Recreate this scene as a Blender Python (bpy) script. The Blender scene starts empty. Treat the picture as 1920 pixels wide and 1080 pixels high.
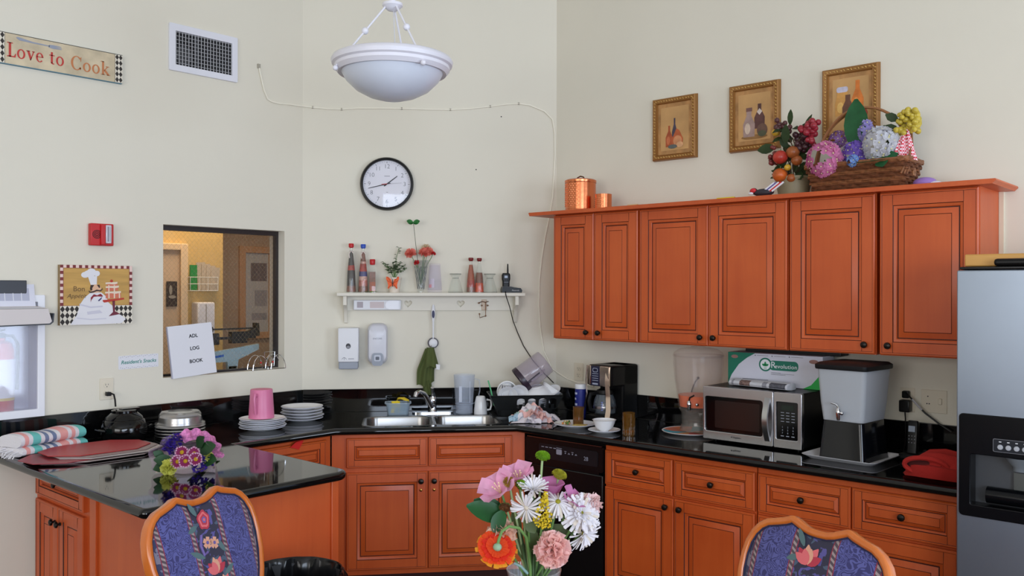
import bpy, bmesh, math, random
from mathutils import Vector, Matrix
R = math.radians
PI = math.pi
SC = bpy.context.scene
COL = SC.collection
rnd = random.Random(7)

# ------------------------------------------------------------------ frames
# the room has a left wall, a short diagonal wall behind the sink and a right wall; every frame is
# x along the wall to the right, y into the wall, z up; n below is the distance out from the wall
EYE = 1.674
YAW = R(41.98)
PA = Vector((-4.5125, 3.1028, 0))
PB = Vector((-3.4889, 4.2968, 0))
LC = (PB - PA).length
CA = math.atan2(PB.y - PA.y, PB.x - PA.x)
FR = {'L': (PA, PI / 2), 'C': (PA, CA), 'R': (PB, 0.0), 'K': (Vector((0, 0, 0)), YAW)}

def fmat(fr, u=0, n=0, z=0, rot=0):
    o, a = FR[fr]
    return Matrix.Translation(o) @ Matrix.Rotation(a, 4, 'Z') @ Matrix.Translation((u, -n, z)) @ Matrix.Rotation(rot, 4, 'Z')

def wp(fr, u, n, z=0):
    return fmat(fr, u, n, z).translation

# ------------------------------------------------------------------ materials
def lin(c):
    c = c / 255.0
    return c / 12.92 if c <= 0.04045 else ((c + 0.055) / 1.055) ** 2.4

def S(r, g, b):
    return (lin(r), lin(g), lin(b), 1)

MC = {}
THIN = ('petal', 'carn', 'gerbera', 'mum_', 'vase_leaf', 'silk', 'fruit_leaf', 'sage')
def mat(name, rgb=(128, 128, 128), rough=0.5, metal=0.0, spec=0.5, noise=None, bump=None, coat=0.0, trans=0.0, ior=1.45, sss=0, emit=None, sheen=0):
    if name in MC:
        return MC[name]
    m = bpy.data.materials.new(name)
    m.use_nodes = True
    nt = m.node_tree
    p = nt.nodes['Principled BSDF']
    c = S(*rgb)
    p.inputs['Base Color'].default_value = c
    p.inputs['Roughness'].default_value = rough
    p.inputs['Metallic'].default_value = metal
    p.inputs['Specular IOR Level'].default_value = spec
    p.inputs['Coat Weight'].default_value = coat
    p.inputs['Coat Roughness'].default_value = 0.12
    p.inputs['Transmission Weight'].default_value = trans
    p.inputs['IOR'].default_value = ior
    if sheen:
        p.inputs['Sheen Weight'].default_value = sheen
    if emit:
        p.inputs['Emission Color'].default_value = S(*emit[0])
        p.inputs['Emission Strength'].default_value = emit[1]
    if noise or bump:
        tc = nt.nodes.new('ShaderNodeTexCoord')
    if noise:                       # (scale, amount, (sx,sy,sz))
        n = nt.nodes.new('ShaderNodeTexNoise')
        n.inputs['Scale'].default_value = noise[0]
        n.inputs['Detail'].default_value = 5
        mp = nt.nodes.new('ShaderNodeMapping')
        if len(noise) > 2:
            mp.inputs['Scale'].default_value = noise[2]
        nt.links.new(tc.outputs['Object'], mp.inputs['Vector'])
        nt.links.new(mp.outputs['Vector'], n.inputs['Vector'])
        cr = nt.nodes.new('ShaderNodeValToRGB')
        a = noise[1]
        cr.color_ramp.elements[0].position = 0.3
        cr.color_ramp.elements[1].position = 0.7
        cr.color_ramp.elements[0].color = tuple(x * (1 - a) for x in c[:3]) + (1,)
        cr.color_ramp.elements[1].color = tuple(min(1, x * (1 + a)) for x in c[:3]) + (1,)
        nt.links.new(n.outputs['Fac'], cr.inputs['Fac'])
        nt.links.new(cr.outputs['Color'], p.inputs['Base Color'])
    if bump:                        # (scale, strength)
        n2 = nt.nodes.new('ShaderNodeTexNoise')
        n2.inputs['Scale'].default_value = bump[0]
        n2.inputs['Detail'].default_value = 4
        nt.links.new(tc.outputs['Object'], n2.inputs['Vector'])
        bm_ = nt.nodes.new('ShaderNodeBump')
        bm_.inputs['Strength'].default_value = bump[1]
        bm_.inputs['Distance'].default_value = 0.01
        nt.links.new(n2.outputs['Fac'], bm_.inputs['Height'])
        nt.links.new(bm_.outputs['Normal'], p.inputs['Normal'])
    if name.startswith(THIN):           # petals and leaves let light through
        tl = nt.nodes.new('ShaderNodeBsdfTranslucent')
        mx = nt.nodes.new('ShaderNodeMixShader')
        mx.inputs[0].default_value = 0.42
        src = p.inputs['Base Color'].links[0].from_socket if p.inputs['Base Color'].links else None
        if src:
            nt.links.new(src, tl.inputs['Color'])
        else:
            tl.inputs['Color'].default_value = c
        nt.links.new(p.outputs[0], mx.inputs[1])
        nt.links.new(tl.outputs[0], mx.inputs[2])
        nt.links.new(mx.outputs[0], nt.nodes['Material Output'].inputs['Surface'])
    MC[name] = m
    return m

def clear(name, rgb, opac=0.15, rough=0.03, ior=1.3, gloss=1.0):
    """thin clear plastic or glass: see-through with a sheen that grows at the rim, plus a little haze"""
    if name in MC:
        return MC[name]
    m = bpy.data.materials.new(name)
    m.use_nodes = True
    nt = m.node_tree
    nt.nodes.clear()
    out = nt.nodes.new('ShaderNodeOutputMaterial')
    tr = nt.nodes.new('ShaderNodeBsdfTransparent')
    c = S(*rgb)
    tr.inputs['Color'].default_value = tuple(0.78 + 0.22 * x for x in c[:3]) + (1,)
    df = nt.nodes.new('ShaderNodeBsdfDiffuse')
    df.inputs['Color'].default_value = c
    gl = nt.nodes.new('ShaderNodeBsdfGlossy')
    gl.inputs['Color'].default_value = (gloss, gloss, gloss, 1)
    gl.inputs['Roughness'].default_value = rough
    m1 = nt.nodes.new('ShaderNodeMixShader')
    m1.inputs[0].default_value = opac
    nt.links.new(tr.outputs[0], m1.inputs[1])
    nt.links.new(df.outputs[0], m1.inputs[2])
    fz = nt.nodes.new('ShaderNodeLayerWeight')
    fz.inputs['Blend'].default_value = 0.5
    pw = nt.nodes.new('ShaderNodeMath')
    pw.operation = 'POWER'
    pw.inputs[1].default_value = 3.5
    nt.links.new(fz.outputs['Facing'], pw.inputs[0])
    ma = nt.nodes.new('ShaderNodeMath')
    ma.operation = 'MULTIPLY_ADD'
    ma.inputs[1].default_value = min(0.8, (ior - 1) * 1.3)
    ma.inputs[2].default_value = ((ior - 1) / (ior + 1)) ** 2
    nt.links.new(pw.outputs[0], ma.inputs[0])
    m2 = nt.nodes.new('ShaderNodeMixShader')
    nt.links.new(ma.outputs[0], m2.inputs[0])
    nt.links.new(m1.outputs[0], m2.inputs[1])
    nt.links.new(gl.outputs[0], m2.inputs[2])
    nt.links.new(m2.outputs[0], out.inputs['Surface'])
    MC[name] = m
    return m

def wood(name, c1, c2, rough=0.38, axis='z', coat=0.15, sc=1.0):
    if name in MC:
        return MC[name]
    m = bpy.data.materials.new(name)
    m.use_nodes = True
    nt = m.node_tree
    p = nt.nodes['Principled BSDF']
    tc = nt.nodes.new('ShaderNodeTexCoord')
    mp = nt.nodes.new('ShaderNodeMapping')
    k = {'x': (1.2, 16, 16), 'y': (16, 1.2, 16), 'z': (16, 16, 1.2)}[axis]
    mp.inputs['Scale'].default_value = tuple(v * sc for v in k)
    nt.links.new(tc.outputs['Object'], mp.inputs['Vector'])
    n = nt.nodes.new('ShaderNodeTexNoise')
    n.inputs['Scale'].default_value = 1.6
    n.inputs['Detail'].default_value = 7
    n.inputs['Roughness'].default_value = 0.6
    n.inputs['Distortion'].default_value = 0.6
    nt.links.new(mp.outputs['Vector'], n.inputs['Vector'])
    n2 = nt.nodes.new('ShaderNodeTexNoise')
    n2.inputs['Scale'].default_value = 3.0
    nt.links.new(tc.outputs['Object'], n2.inputs['Vector'])
    ad = nt.nodes.new('ShaderNodeMath')
    ad.operation = 'MULTIPLY_ADD'
    ad.inputs[1].default_value = 0.65
    nt.links.new(n2.outputs['Fac'], ad.inputs[0])
    mu = nt.nodes.new('ShaderNodeMath')
    mu.operation = 'MULTIPLY'
    mu.inputs[1].default_value = 0.35
    nt.links.new(n.outputs['Fac'], mu.inputs[0])
    nt.links.new(mu.outputs[0], ad.inputs[2])
    cr = nt.nodes.new('ShaderNodeValToRGB')
    cr.color_ramp.elements[0].position = 0.36
    cr.color_ramp.elements[1].position = 0.64
    cr.color_ramp.elements[0].color = S(*c1)
    cr.color_ramp.elements[1].color = S(*c2)
    nt.links.new(ad.outputs[0], cr.inputs['Fac'])
    nt.links.new(cr.outputs['Color'], p.inputs['Base Color'])
    p.inputs['Roughness'].default_value = rough
    p.inputs['Coat Weight'].default_value = coat
    p.inputs['Coat Roughness'].default_value = 0.2
    MC[name] = m
    return m

# ------------------------------------------------------------------ mesh builder
def curve_geo(splines, extrude=0.0, bevel=0.0, res=3, offset=0.0):
    cu = bpy.data.curves.new('tmp', 'CURVE')
    cu.dimensions = '2D'
    cu.fill_mode = 'BOTH'
    cu.extrude = extrude
    cu.bevel_depth = bevel
    cu.bevel_resolution = res
    cu.offset = offset
    for pts in splines:
        sp = cu.splines.new('POLY')
        sp.points.add(len(pts) - 1)
        for p, q in zip(sp.points, pts):
            p.co = (q[0], q[1], 0, 1)
        sp.use_cyclic_u = True
    ob = bpy.data.objects.new('tmp', cu)
    me = ob.to_mesh()
    vs = [v.co.copy() for v in me.vertices]
    fs = [tuple(p.vertices) for p in me.polygons]
    ob.to_mesh_clear()
    bpy.data.objects.remove(ob)
    bpy.data.curves.remove(cu)
    return vs, fs

def text_geo(s, size, extrude=0.0, offset=0.0, space=1.0, shear=0.0):
    cu = bpy.data.curves.new('tmp', 'FONT')
    cu.body = s
    cu.size = size
    cu.align_x = 'CENTER'
    cu.align_y = 'CENTER'
    cu.extrude = extrude
    cu.offset = offset
    cu.space_character = space
    cu.shear = shear
    cu.resolution_u = 3
    ob = bpy.data.objects.new('tmp', cu)
    me = ob.to_mesh()
    vs = [v.co.copy() for v in me.vertices]
    fs = [tuple(p.vertices) for p in me.polygons]
    ob.to_mesh_clear()
    bpy.data.objects.remove(ob)
    bpy.data.curves.remove(cu)
    return vs, fs

def rrect(x0, x1, z0, z1, r, k=5):
    pts = []
    for cx, cz, a0 in ((x1 - r, z0 + r, -90), (x1 - r, z1 - r, 0), (x0 + r, z1 - r, 90), (x0 + r, z0 + r, 180)):
        for i in range(k + 1):
            a = R(a0 + 90 * i / k)
            pts.append((cx + r * math.cos(a), cz + r * math.sin(a)))
    return pts

def ell(cx, cz, rx, rz=None, k=20, a0=0):
    rz = rx if rz is None else rz
    return [(cx + rx * math.cos(2 * PI * i / k + a0), cz + rz * math.sin(2 * PI * i / k + a0)) for i in range(k)]

XZ = Matrix(((1, 0, 0, 0), (0, 0, -1, 0), (0, 1, 0, 0), (0, 0, 0, 1)))   # curve plane (x,y,z) -> (x,-z,y): drawn upright, facing -y

class B:
    def __init__(self, m=None):
        self.v, self.f, self.fm, self.fl, self.mats, self.mi, self.T = [], [], [], [], [], 0, Matrix.Identity(4)
        if m:
            self.use(m)

    def use(self, m):
        if m not in self.mats:
            self.mats.append(m)
        self.mi = self.mats.index(m)
        return self

    def at(self, x=0, y=0, z=0, rx=0, ry=0, rz=0, s=1):
        self.T = Matrix.Translation((x, y, z)) @ Matrix.Rotation(rz, 4, 'Z') @ Matrix.Rotation(ry, 4, 'Y') @ Matrix.Rotation(rx, 4, 'X') @ Matrix.Scale(s, 4)
        return self

    def geo(self, vs, fs, M=None, fl=None):
        o = len(self.v)
        T = self.T @ M if M else self.T
        self.v += [T @ Vector(p) for p in vs]
        self.f += [tuple(i + o for i in f) for f in fs]
        self.fm += [self.mi] * len(fs)
        self.fl += fl if fl else [False] * len(fs)
        return self

    def box(self, x0, x1, y0, y1, z0, z1, bev=0.0):
        if bev <= 0:
            vs = [(x, y, z) for x in (x0, x1) for y in (y0, y1) for z in (z0, z1)]
            return self.geo(vs, [(0, 1, 3, 2), (4, 6, 7, 5), (0, 4, 5, 1), (2, 3, 7, 6), (0, 2, 6, 4), (1, 5, 7, 3)])
        bm = bmesh.new()
        bmesh.ops.create_cube(bm, size=1)
        for v in bm.verts:
            v.co = Vector(((x0 + x1) / 2 + v.co.x * (x1 - x0), (y0 + y1) / 2 + v.co.y * (y1 - y0), (z0 + z1) / 2 + v.co.z * (z1 - z0)))
        bmesh.ops.bevel(bm, geom=bm.edges[:], offset=bev, segments=2, affect='EDGES', profile=0.5)
        bm.verts.index_update()
        bm.normal_update()
        self.geo([v.co.copy() for v in bm.verts], [tuple(v.index for v in f.verts) for f in bm.faces], None, [max(abs(c) for c in f.normal) > .999 for f in bm.faces])
        bm.free()
        return self

    def lathe(self, prof, seg=28, cap=True, a0=0.0, a1=2 * PI, sq=None):
        full = abs(a1 - a0 - 2 * PI) < 1e-6
        n = seg if full else seg + 1
        vs, fs = [], []
        for r, z in prof:
            for i in range(n):
                a = a0 + (a1 - a0) * i / seg
                vs.append((r * math.cos(a), r * math.sin(a), z))
        for j in range(len(prof) - 1):
            for i in range(seg):
                k = (i + 1) % n
                fs.append((j * n + i, j * n + k, (j + 1) * n + k, (j + 1) * n + i))
        if cap and full:
            if prof[0][0] > 1e-6:
                fs.append(tuple(reversed(range(n))))
            if prof[-1][0] > 1e-6:
                fs.append(tuple((len(prof) - 1) * n + i for i in range(n)))
        return self.geo(vs, fs)

    def cyl(self, r, z0, z1, seg=24, r2=None, bev=0.0):
        r2 = r if r2 is None else r2
        if bev:
            return self.lathe([(r - bev, z0), (r, z0 + bev), (r2, z1 - bev), (r2 - bev, z1)], seg)
        return self.lathe([(r, z0), (r2, z1)], seg)

    def loft(self, rings, cap=True, closed=True):
        n = len(rings[0])
        vs = [p for r in rings for p in r]
        fs = []
        for j in range(len(rings) - 1):
            for i in range(n if closed else n - 1):
                k = (i + 1) % n
                fs.append((j * n + i, j * n + k, (j + 1) * n + k, (j + 1) * n + i))
        if cap and closed:
            fs.append(tuple(reversed(range(n))))
            fs.append(tuple((len(rings) - 1) * n + i for i in range(n)))
        return self.geo(vs, fs)

    def tube(self, pts, r, seg=8, cap=True, closed=False, flat=1.0):
        pts = [Vector(p) for p in pts]
        n = len(pts)
        rs = r if isinstance(r, (list, tuple)) else [r] * n
        rings = []
        up = Vector((0, 0, 1))
        prev = None
        for i, p in enumerate(pts):
            a = pts[(i - 1) % n] if (i > 0 or closed) else p
            b = pts[(i + 1) % n] if (i < n - 1 or closed) else p
            t = (b - a)
            t = t.normalized() if t.length > 1e-9 else Vector((0, 0, 1))
            if prev is None:
                h = up if abs(t.z) < 0.9 else Vector((1, 0, 0))
                s = t.cross(h).normalized()
            else:
                s = (prev - t * prev.dot(t))
                s = s.normalized() if s.length > 1e-6 else t.orthogonal().normalized()
            prev = s
            q = t.cross(s)
            rings.append([p + (s * math.cos(2 * PI * k / seg) + q * flat * math.sin(2 * PI * k / seg)) * rs[i] for k in range(seg)])
        if closed:
            rings.append(rings[0])
        return self.loft(rings, cap=cap and not closed)

    def sph(self, c, r, seg=16, rings=10):
        rx, ry, rz = r if isinstance(r, (list, tuple)) else (r, r, r)
        vs, fs = [(c[0], c[1], c[2] - rz)], []
        for j in range(1, rings):
            t = PI * j / rings
            for i in range(seg):
                a = 2 * PI * i / seg
                vs.append((c[0] + rx * math.sin(t) * math.cos(a), c[1] + ry * math.sin(t) * math.sin(a), c[2] - rz * math.cos(t)))
        vs.append((c[0], c[1], c[2] + rz))
        for i in range(seg):
            k = (i + 1) % seg
            fs.append((0, 1 + k, 1 + i))
            for j in range(rings - 2):
                o = 1 + j * seg
                fs.append((o + i, o + k, o + seg + k, o + seg + i))
            fs.append((1 + (rings - 2) * seg + i, 1 + (rings - 2) * seg + k, len(vs) - 1))
        return self.geo(vs, fs)

    def prism(self, pts, y0, y1):
        """upright outline in x,z given thickness along y (y0 is the front)"""
        n = len(pts)
        vs = [(x, y0, z) for x, z in pts] + [(x, y1, z) for x, z in pts]
        fs = [tuple(range(n)), tuple(reversed(range(n, 2 * n)))]
        fs += [(i, i + n, (i + 1) % n + n, (i + 1) % n) for i in range(n)]
        return self.geo(vs, fs)

    def slab(self, pts, z0, z1):
        n = len(pts)
        vs = [(x, y, z0) for x, y in pts] + [(x, y, z1) for x, y in pts]
        fs = [tuple(reversed(range(n))), tuple(range(n, 2 * n))]
        fs += [(i, (i + 1) % n, (i + 1) % n + n, i + n) for i in range(n)]
        return self.geo(vs, fs)

    def cut(self, splines, y, ext=0.0, bevel=0.0, res=2, offset=0.0, flat=False):
        """outline with holes; upright facing -y unless flat (then lying, y is its height)"""
        vs, fs = curve_geo(splines, ext, bevel, res, offset)
        fl = [max(vs[i].z for i in f) - min(vs[i].z for i in f) < 1e-6 for f in fs]
        return self.geo(vs, fs, Matrix.Translation((0, 0, y)) if flat else Matrix.Translation((0, y, 0)) @ XZ, fl)

    def text(self, s, size, x, y, z, ext=0.0, offset=0.0, space=1.0, shear=0.0, flat=False, M=None):
        vs, fs = text_geo(s, size, ext, offset, space, shear)
        return self.geo(vs, fs, M if M else Matrix.Translation((x, y, z)) @ (Matrix.Identity(4) if flat else XZ))

    def grid(self, fn, nu, nv, wrap=False):
        vs = [fn(i / nu, j / nv) for j in range(nv + 1) for i in range(nu + (0 if wrap else 1))]
        n = nu if wrap else nu + 1
        fs = [(j * n + i, j * n + (i + 1) % n, (j + 1) * n + (i + 1) % n, (j + 1) * n + i) for j in range(nv) for i in range(nu)]
        return self.geo(vs, fs)

    def petal(self, base, d, nrm, ln, wd, cup=0.2, curl=0.0, k=3, tip=0.25, wave=0.0):
        """a leaf or petal from base along d, its face towards nrm"""
        d = Vector(d).normalized()
        nrm = Vector(nrm)
        nrm = (nrm - d * nrm.dot(d))
        nrm = nrm.normalized() if nrm.length > 1e-5 else d.orthogonal().normalized()
        s = d.cross(nrm)
        base = Vector(base)
        vs, fs = [], []
        for j in range(k + 1):
            t = j / k
            w = wd * 0.5 * (math.sin(PI * min(1, t * 0.92 + 0.06)) ** 0.75 if tip < 0.5 else (0.25 + 0.75 * math.sin(PI / 2 * min(1, t * 1.3))))
            w = max(w, wd * 0.05)
            c = base + d * (ln * t * (1 - 0.25 * abs(curl) * t)) + nrm * (curl * ln * t * t)
            for i, q in enumerate((-1, 0, 1)):
                off = nrm * (cup * w * abs(q) + wave * wd * (math.sin(7 * t + 3 * q)) * 0.3)
                vs.append(c + s * (w * q) + off)
        for j in range(k):
            for i in range(2):
                fs.append((j * 3 + i, j * 3 + i + 1, j * 3 + i + 4, j * 3 + i + 3))
        return self.geo(vs, fs)

    def build(self, name, parent=None, M=None, sharp=38, flat=False):
        me = bpy.data.meshes.new(name)
        bm = bmesh.new()
        bv = [bm.verts.new(p) for p in self.v]
        for f, mi, fl in zip(self.f, self.fm, self.fl):
            try:
                fc = bm.faces.new([bv[i] for i in f])
                fc.material_index = mi
                fc.smooth = not flat and not fl
            except ValueError:
                pass
        bmesh.ops.recalc_face_normals(bm, faces=bm.faces[:])
        bm.normal_update()
        lim = R(sharp)
        for e in bm.edges:
            if len(e.link_faces) == 2:
                if e.calc_face_angle(0) > lim:
                    e.smooth = False
        bm.to_mesh(me)
        bm.free()
        for m in self.mats:
            me.materials.append(m)
        o = bpy.data.objects.new(name, me)
        COL.objects.link(o)
        if parent:
            o.parent = parent
        elif M is not None:
            o.matrix_world = M
        return o

def T(name, label, cat, fr, u, n, z, rot=0.0, group=None, M=None):
    o = bpy.data.objects.new(name, None)
    o.empty_display_size = 0.05
    COL.objects.link(o)
    o.matrix_world = fmat(fr, u, n, z, rot) if M is None else M
    o['label'] = label
    o['category'] = cat
    if group:
        o['group'] = group
    return o

def tag(o, label, cat, group=None):
    o['label'] = label
    o['category'] = cat
    if group:
        o['group'] = group
    return o

def struct(o):
    o['kind'] = 'structure'
    return o

def dup(root, fr, u, n, z, rot=0.0, label=None, group=None, M=None):
    r = root.copy()
    COL.objects.link(r)
    r.matrix_world = fmat(fr, u, n, z, rot) if M is None else M
    if label:
        r['label'] = label
    if group:
        r['group'] = group
    for ch in list(root.children):
        c = ch.copy()
        COL.objects.link(c)
        c.parent = r
        for g in list(ch.children):
            d = g.copy()
            COL.objects.link(d)
            d.parent = c
    return r

# shared materials
WALL = mat('wall_paint', (226, 220, 204), 0.75, bump=(180, 0.03), noise=(1.3, 0.02))
CHERRY = wood('cherry_wood', (190, 77, 25), (206, 92, 35), rough=.42, coat=.08)
GLAZE = mat('dark_glaze', (62, 19, 9), 0.6)
OAK = wood('chair_wood', (186, 92, 32), (206, 114, 44), rough=0.25, coat=0.4)
GRANITE = mat('black_granite', (9, 9, 10), 0.045, spec=0.62, noise=(260, 0.9))
BLACK = mat('black_plastic', (13, 13, 14), 0.36, spec=.3)
GLOSSB = mat('black_gloss', (8, 8, 9), 0.09)
WHITE = mat('white_plastic', (228, 228, 232), 0.35)
IVORY = mat('ivory_plastic', (222, 212, 192), 0.4)
CERAM = mat('white_ceramic', (236, 236, 238), 0.16)
STEEL = mat('brushed_steel', (190, 190, 192), 0.28, metal=1)
CHROME = mat('chrome', (225, 225, 228), 0.07, metal=1)
BRONZE = mat('dark_bronze', (38, 32, 28), 0.3, metal=0.6)
BRASS = mat('brass', (214, 160, 84), 0.25, metal=1)
RED = mat('red_plastic', (196, 30, 34), 0.4)
GREENL = mat('leaf_green', (44, 92, 42), 0.5, noise=(30, 0.25))
DKGREEN = mat('leaf_dark_green', (26, 66, 30), 0.45, noise=(30, 0.25))
STEMG = mat('stem_green', (92, 128, 68), 0.5)
PAPER = mat('paper_white', (226, 226, 232), 0.7)
INK = mat('ink_black', (38, 38, 44), 0.7)
GLASS = clear('clear_glass', (225, 232, 228), 0.06, 0.02, 1.45)
# ------------------------------------------------------------------ room shell
CEIL = 4.1
XE, YF = 3.0, -4.0                      # the side wall with the big windows, and the wall behind the viewer
def wall_with_hole(name, M, u0, u1, z0, z1, t, holes, m=WALL):
    b = B(m)
    us = sorted({u0, u1, *[h[0] for h in holes], *[h[1] for h in holes]})
    zs = sorted({z0, z1, *[h[2] for h in holes], *[h[3] for h in holes]})
    for i in range(len(us) - 1):
        j0 = None
        for j in range(len(zs) - 1):
            cu, cz = (us[i] + us[i + 1]) / 2, (zs[j] + zs[j + 1]) / 2
            hole = any(h[0] < cu < h[1] and h[2] < cz < h[3] for h in holes)
            if not hole:
                b.box(us[i], us[i + 1], 0, t, zs[j], zs[j + 1])
    o = b.build(name, M=M)
    # weld the pieces so the wall is one continuous surface
    bm = bmesh.new()
    bm.from_mesh(o.data)
    bmesh.ops.remove_doubles(bm, verts=bm.verts[:], dist=1e-5)
    dead = [f for f in bm.faces if sum(1 for e in f.edges if len(e.link_faces) > 2) >= 1 and any(f is not g and {v.index for v in f.verts} == {v.index for v in g.verts} for e in f.edges for g in e.link_faces)]
    bmesh.ops.delete(bm, geom=list(set(dead)), context='FACES')
    bmesh.ops.recalc_face_normals(bm, faces=bm.faces[:])
    bm.to_mesh(o.data)
    bm.free()
    return struct(o)

WIN = (-0.880, -0.127, 1.189, 2.012)    # the pass-through window in the left wall: u0,u1,z0,z1
CAB = (-1.86, -1.497, 1.075, 1.62)      # recess of the extinguisher cabinet
wall_with_hole('wall_left', fmat('L'), -7.1, 0, 0, CEIL, 0.16, [WIN, CAB])
struct(B(WALL).box(0, LC, 0, 0.16, 0, CEIL).build('wall_back', M=fmat('C')))
struct(B(WALL).box(0, XE - PB.x, 0, 0.16, 0, CEIL).build('wall_right', M=fmat('R')))
FLOORM = mat('beige_floor_tile', (84, 73, 67), 0.9, spec=0.0, noise=(6, 0.08))
struct(B(FLOORM).box(-8.5, XE + .2, YF - .2, 7.5, -0.1, 0).build('floor'))
struct(B(mat('ceiling_white', (228, 226, 220), 0.8)).box(-5, XE + .2, YF - .2, 4.6, CEIL, CEIL + 0.1).build('ceiling'))
SIDEW = [(-3.2, 1.9, 0.35, 2.65)]
FRONTW = [(-2.2, 1.6, 0.35, 2.65)]
wall_with_hole('wall_side', Matrix.Translation((XE, 0, 0)) @ Matrix.Rotation(-PI / 2, 4, 'Z'), -4.3, 4.0, 0, CEIL, 0.16, [(-.7, 3.2, 0.95, 2.75), (-4.1, -2.2, 0.30, 2.65)])
wall_with_hole('wall_front', Matrix.Translation((0, YF, 0)) @ Matrix.Rotation(PI, 4, 'Z'), -XE, 4.52, 0, CEIL, 0.16, [(-1.6, 2.2, 0.95, 2.75)])
FRAMEW = mat('window_frame_white', (225, 225, 222), 0.4)
def daylight_window(name, M, u0, u1, z0, z1, panes):
    b = B(FRAMEW)
    for a in range(panes + 1):
        x = u0 + (u1 - u0) * a / panes
        b.box(max(u0, x - .035), min(u1, x + .035), .03, .1, z0, z1)
    b.box(u0, u1, .03, .1, z0, z0 + .06)
    b.box(u0, u1, .03, .1, z1 - .06, z1)
    struct(b.build(name, M=M))
daylight_window('window_2', Matrix.Translation((XE, 0, 0)) @ Matrix.Rotation(-PI / 2, 4, 'Z'), -.7, 3.2, .95, 2.75, 3)
daylight_window('window_4', Matrix.Translation((XE, 0, 0)) @ Matrix.Rotation(-PI / 2, 4, 'Z'), -4.1, -2.2, .30, 2.65, 2)
daylight_window('window_3', Matrix.Translation((0, YF, 0)) @ Matrix.Rotation(PI, 4, 'Z'), -1.6, 2.2, .95, 2.75, 3)
struct(B(mat('added_panel_brown', (58, 42, 34), .9, spec=.1)).box(-XE, 4.5, -.012, 0, 0, .93).build('added_panel_front', M=Matrix.Translation((0, YF, 0)) @ Matrix.Rotation(PI, 4, 'Z')))  # added unseen dark panel, keeps the bright wall out of the backsplash reflection
struct(B(MC['added_panel_brown']).box(-2.15, 4.0, -.012, 0, 0, .93).build('added_panel_side', M=Matrix.Translation((XE, 0, 0)) @ Matrix.Rotation(-PI / 2, 4, 'Z')))  # another added panel out of view, darkens what the backsplash mirrors of this wall
BASEM = mat('baseboard_paint', (214, 208, 194), 0.5)
struct(B(BASEM).box(-7.1, -1.76, -0.015, 0, 0, 0.1).build('baseboard_left', M=fmat('L')))
struct(B(BASEM).box(3.6, XE - PB.x, -0.015, 0, 0, 0.1).build('baseboard_right', M=fmat('R')))

# ------------------------------------------------------------------ the office behind the window
YEL = mat('yellow_wallpaper', (206, 176, 116), 0.7, noise=(40, 0.06))
TAN = mat('tan_wall', (176, 152, 128), 0.75)
struct(B(YEL).box(-1.5, 0.382, 1.6, 1.7, 0, 2.8).build('wall_office', M=fmat('L')))
struct(B(TAN).box(-1.0, 1.9, 2.3, 2.4, 0, 2.8).box(1.9, 2.0, 0.16, 2.4, 0, 2.8).box(-1.6, -1.5, 0.16, 2.4, 0, 2.8).build('wall_office_far', M=fmat('L')))
struct(B(mat('office_ceiling', (220, 210, 190), 0.8)).box(-1.6, 2.0, 0.16, 2.4, 2.8, 2.9).build('ceiling_office', M=fmat('L')))
dr = B(mat('office_door', (206, 180, 150), 0.6)).box(-.62, .02, 1.575, 1.6, 0, 1.95)
dr.use(mat('office_door_trim', (226, 200, 164), 0.5)).box(.02, .075, 1.55, 1.6, 0, 1.995, .006).box(-.62, .02, 1.55, 1.6, 1.945, 1.995, .006)
struct(dr.build('door_1', M=fmat('L')))
t = T('wall_poster', 'small dark photo poster on the office door behind the glass', 'poster', 'L', -.052, -1.57, 1.535)
B(mat('poster_dark', (52, 48, 44), 0.5)).box(-.03, .05, -.004, 0.0, 0, .183).build('sheet', t)
B(mat('poster_grey', (150, 146, 136), 0.6)).prism(ell(.0, .12, .012, .035), -.006, -.004).prism(ell(.012, .07, .028, .012), -.006, -.004).build('photo', t)
# framed picture on the far wall
t = T('picture_frame', 'tall orange wood framed picture on the tan office wall behind the glass', 'picture', 'L', 1.10, -2.3, 1.23)
b = B(wood('frame_orange', (186, 140, 100), (200, 156, 116)))
b.cut([rrect(-.17, .17, 0, .80, .004, 1), rrect(-.12, .12, .05, .75, .003, 1)], -.015, ext=.012, bevel=.003)
b.build('frame', t)
b = B(mat('mat_grey', (186, 186, 184), 0.6)).box(-.125, .125, -.012, -.004, .045, .755)
b.use(mat('print_dark', (110, 104, 106), 0.6)).box(-.06, .10, -.013, -.012, .50, .66)
b.use(mat('print_mid', (150, 150, 154), 0.6)).box(-.05, .10, -.013, -.012, .16, .22).box(-.02, .10, -.013, -.012, .28, .42)
b.build('print', t)
# wire basket of papers
t = T('wire_basket', 'white wire wall basket holding papers and a green folder on the yellow office wall', 'wire basket', 'L', .19, -1.6, 1.65)
WIRE = mat('white_wire', (226, 226, 220), 0.4)
b = B(WIRE)
for z in (0, .05, .1):
    b.tube([(-.12, 0, z), (-.12, -.09, z), (.1, -.09, z), (.1, 0, z)], .003, 6)
for x in (-.12, -.05, .02, .1):
    b.tube([(x, -.0, 0), (x, -.09, 0), (x, -.09, .1)], .0025, 6)
b.build('wire_frame', t)
t2 = tag(B(mat('folder_green', (24, 140, 62), 0.5)).box(-.10, -.045, -.05, -.04, .004, .19).build('green_folder', M=fmat('L', .19, -1.6, 1.65)), 'bright green folder standing in the office wire basket', 'folder')
b = B(mat('paper_cream', (190, 176, 156), 0.7))
for k in range(4):
    b.at(-.03 + .028 * k, -.035 - .006 * k, .004, 0, R(-4 + 3 * k), 0).box(0, .07, 0, .003, 0, .205 - .01 * k)
tag(b.build('paper_sheaf', M=fmat('L', .19, -1.6, 1.65)), 'sheaf of cream papers leaning in the office wire basket', 'papers')
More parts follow.
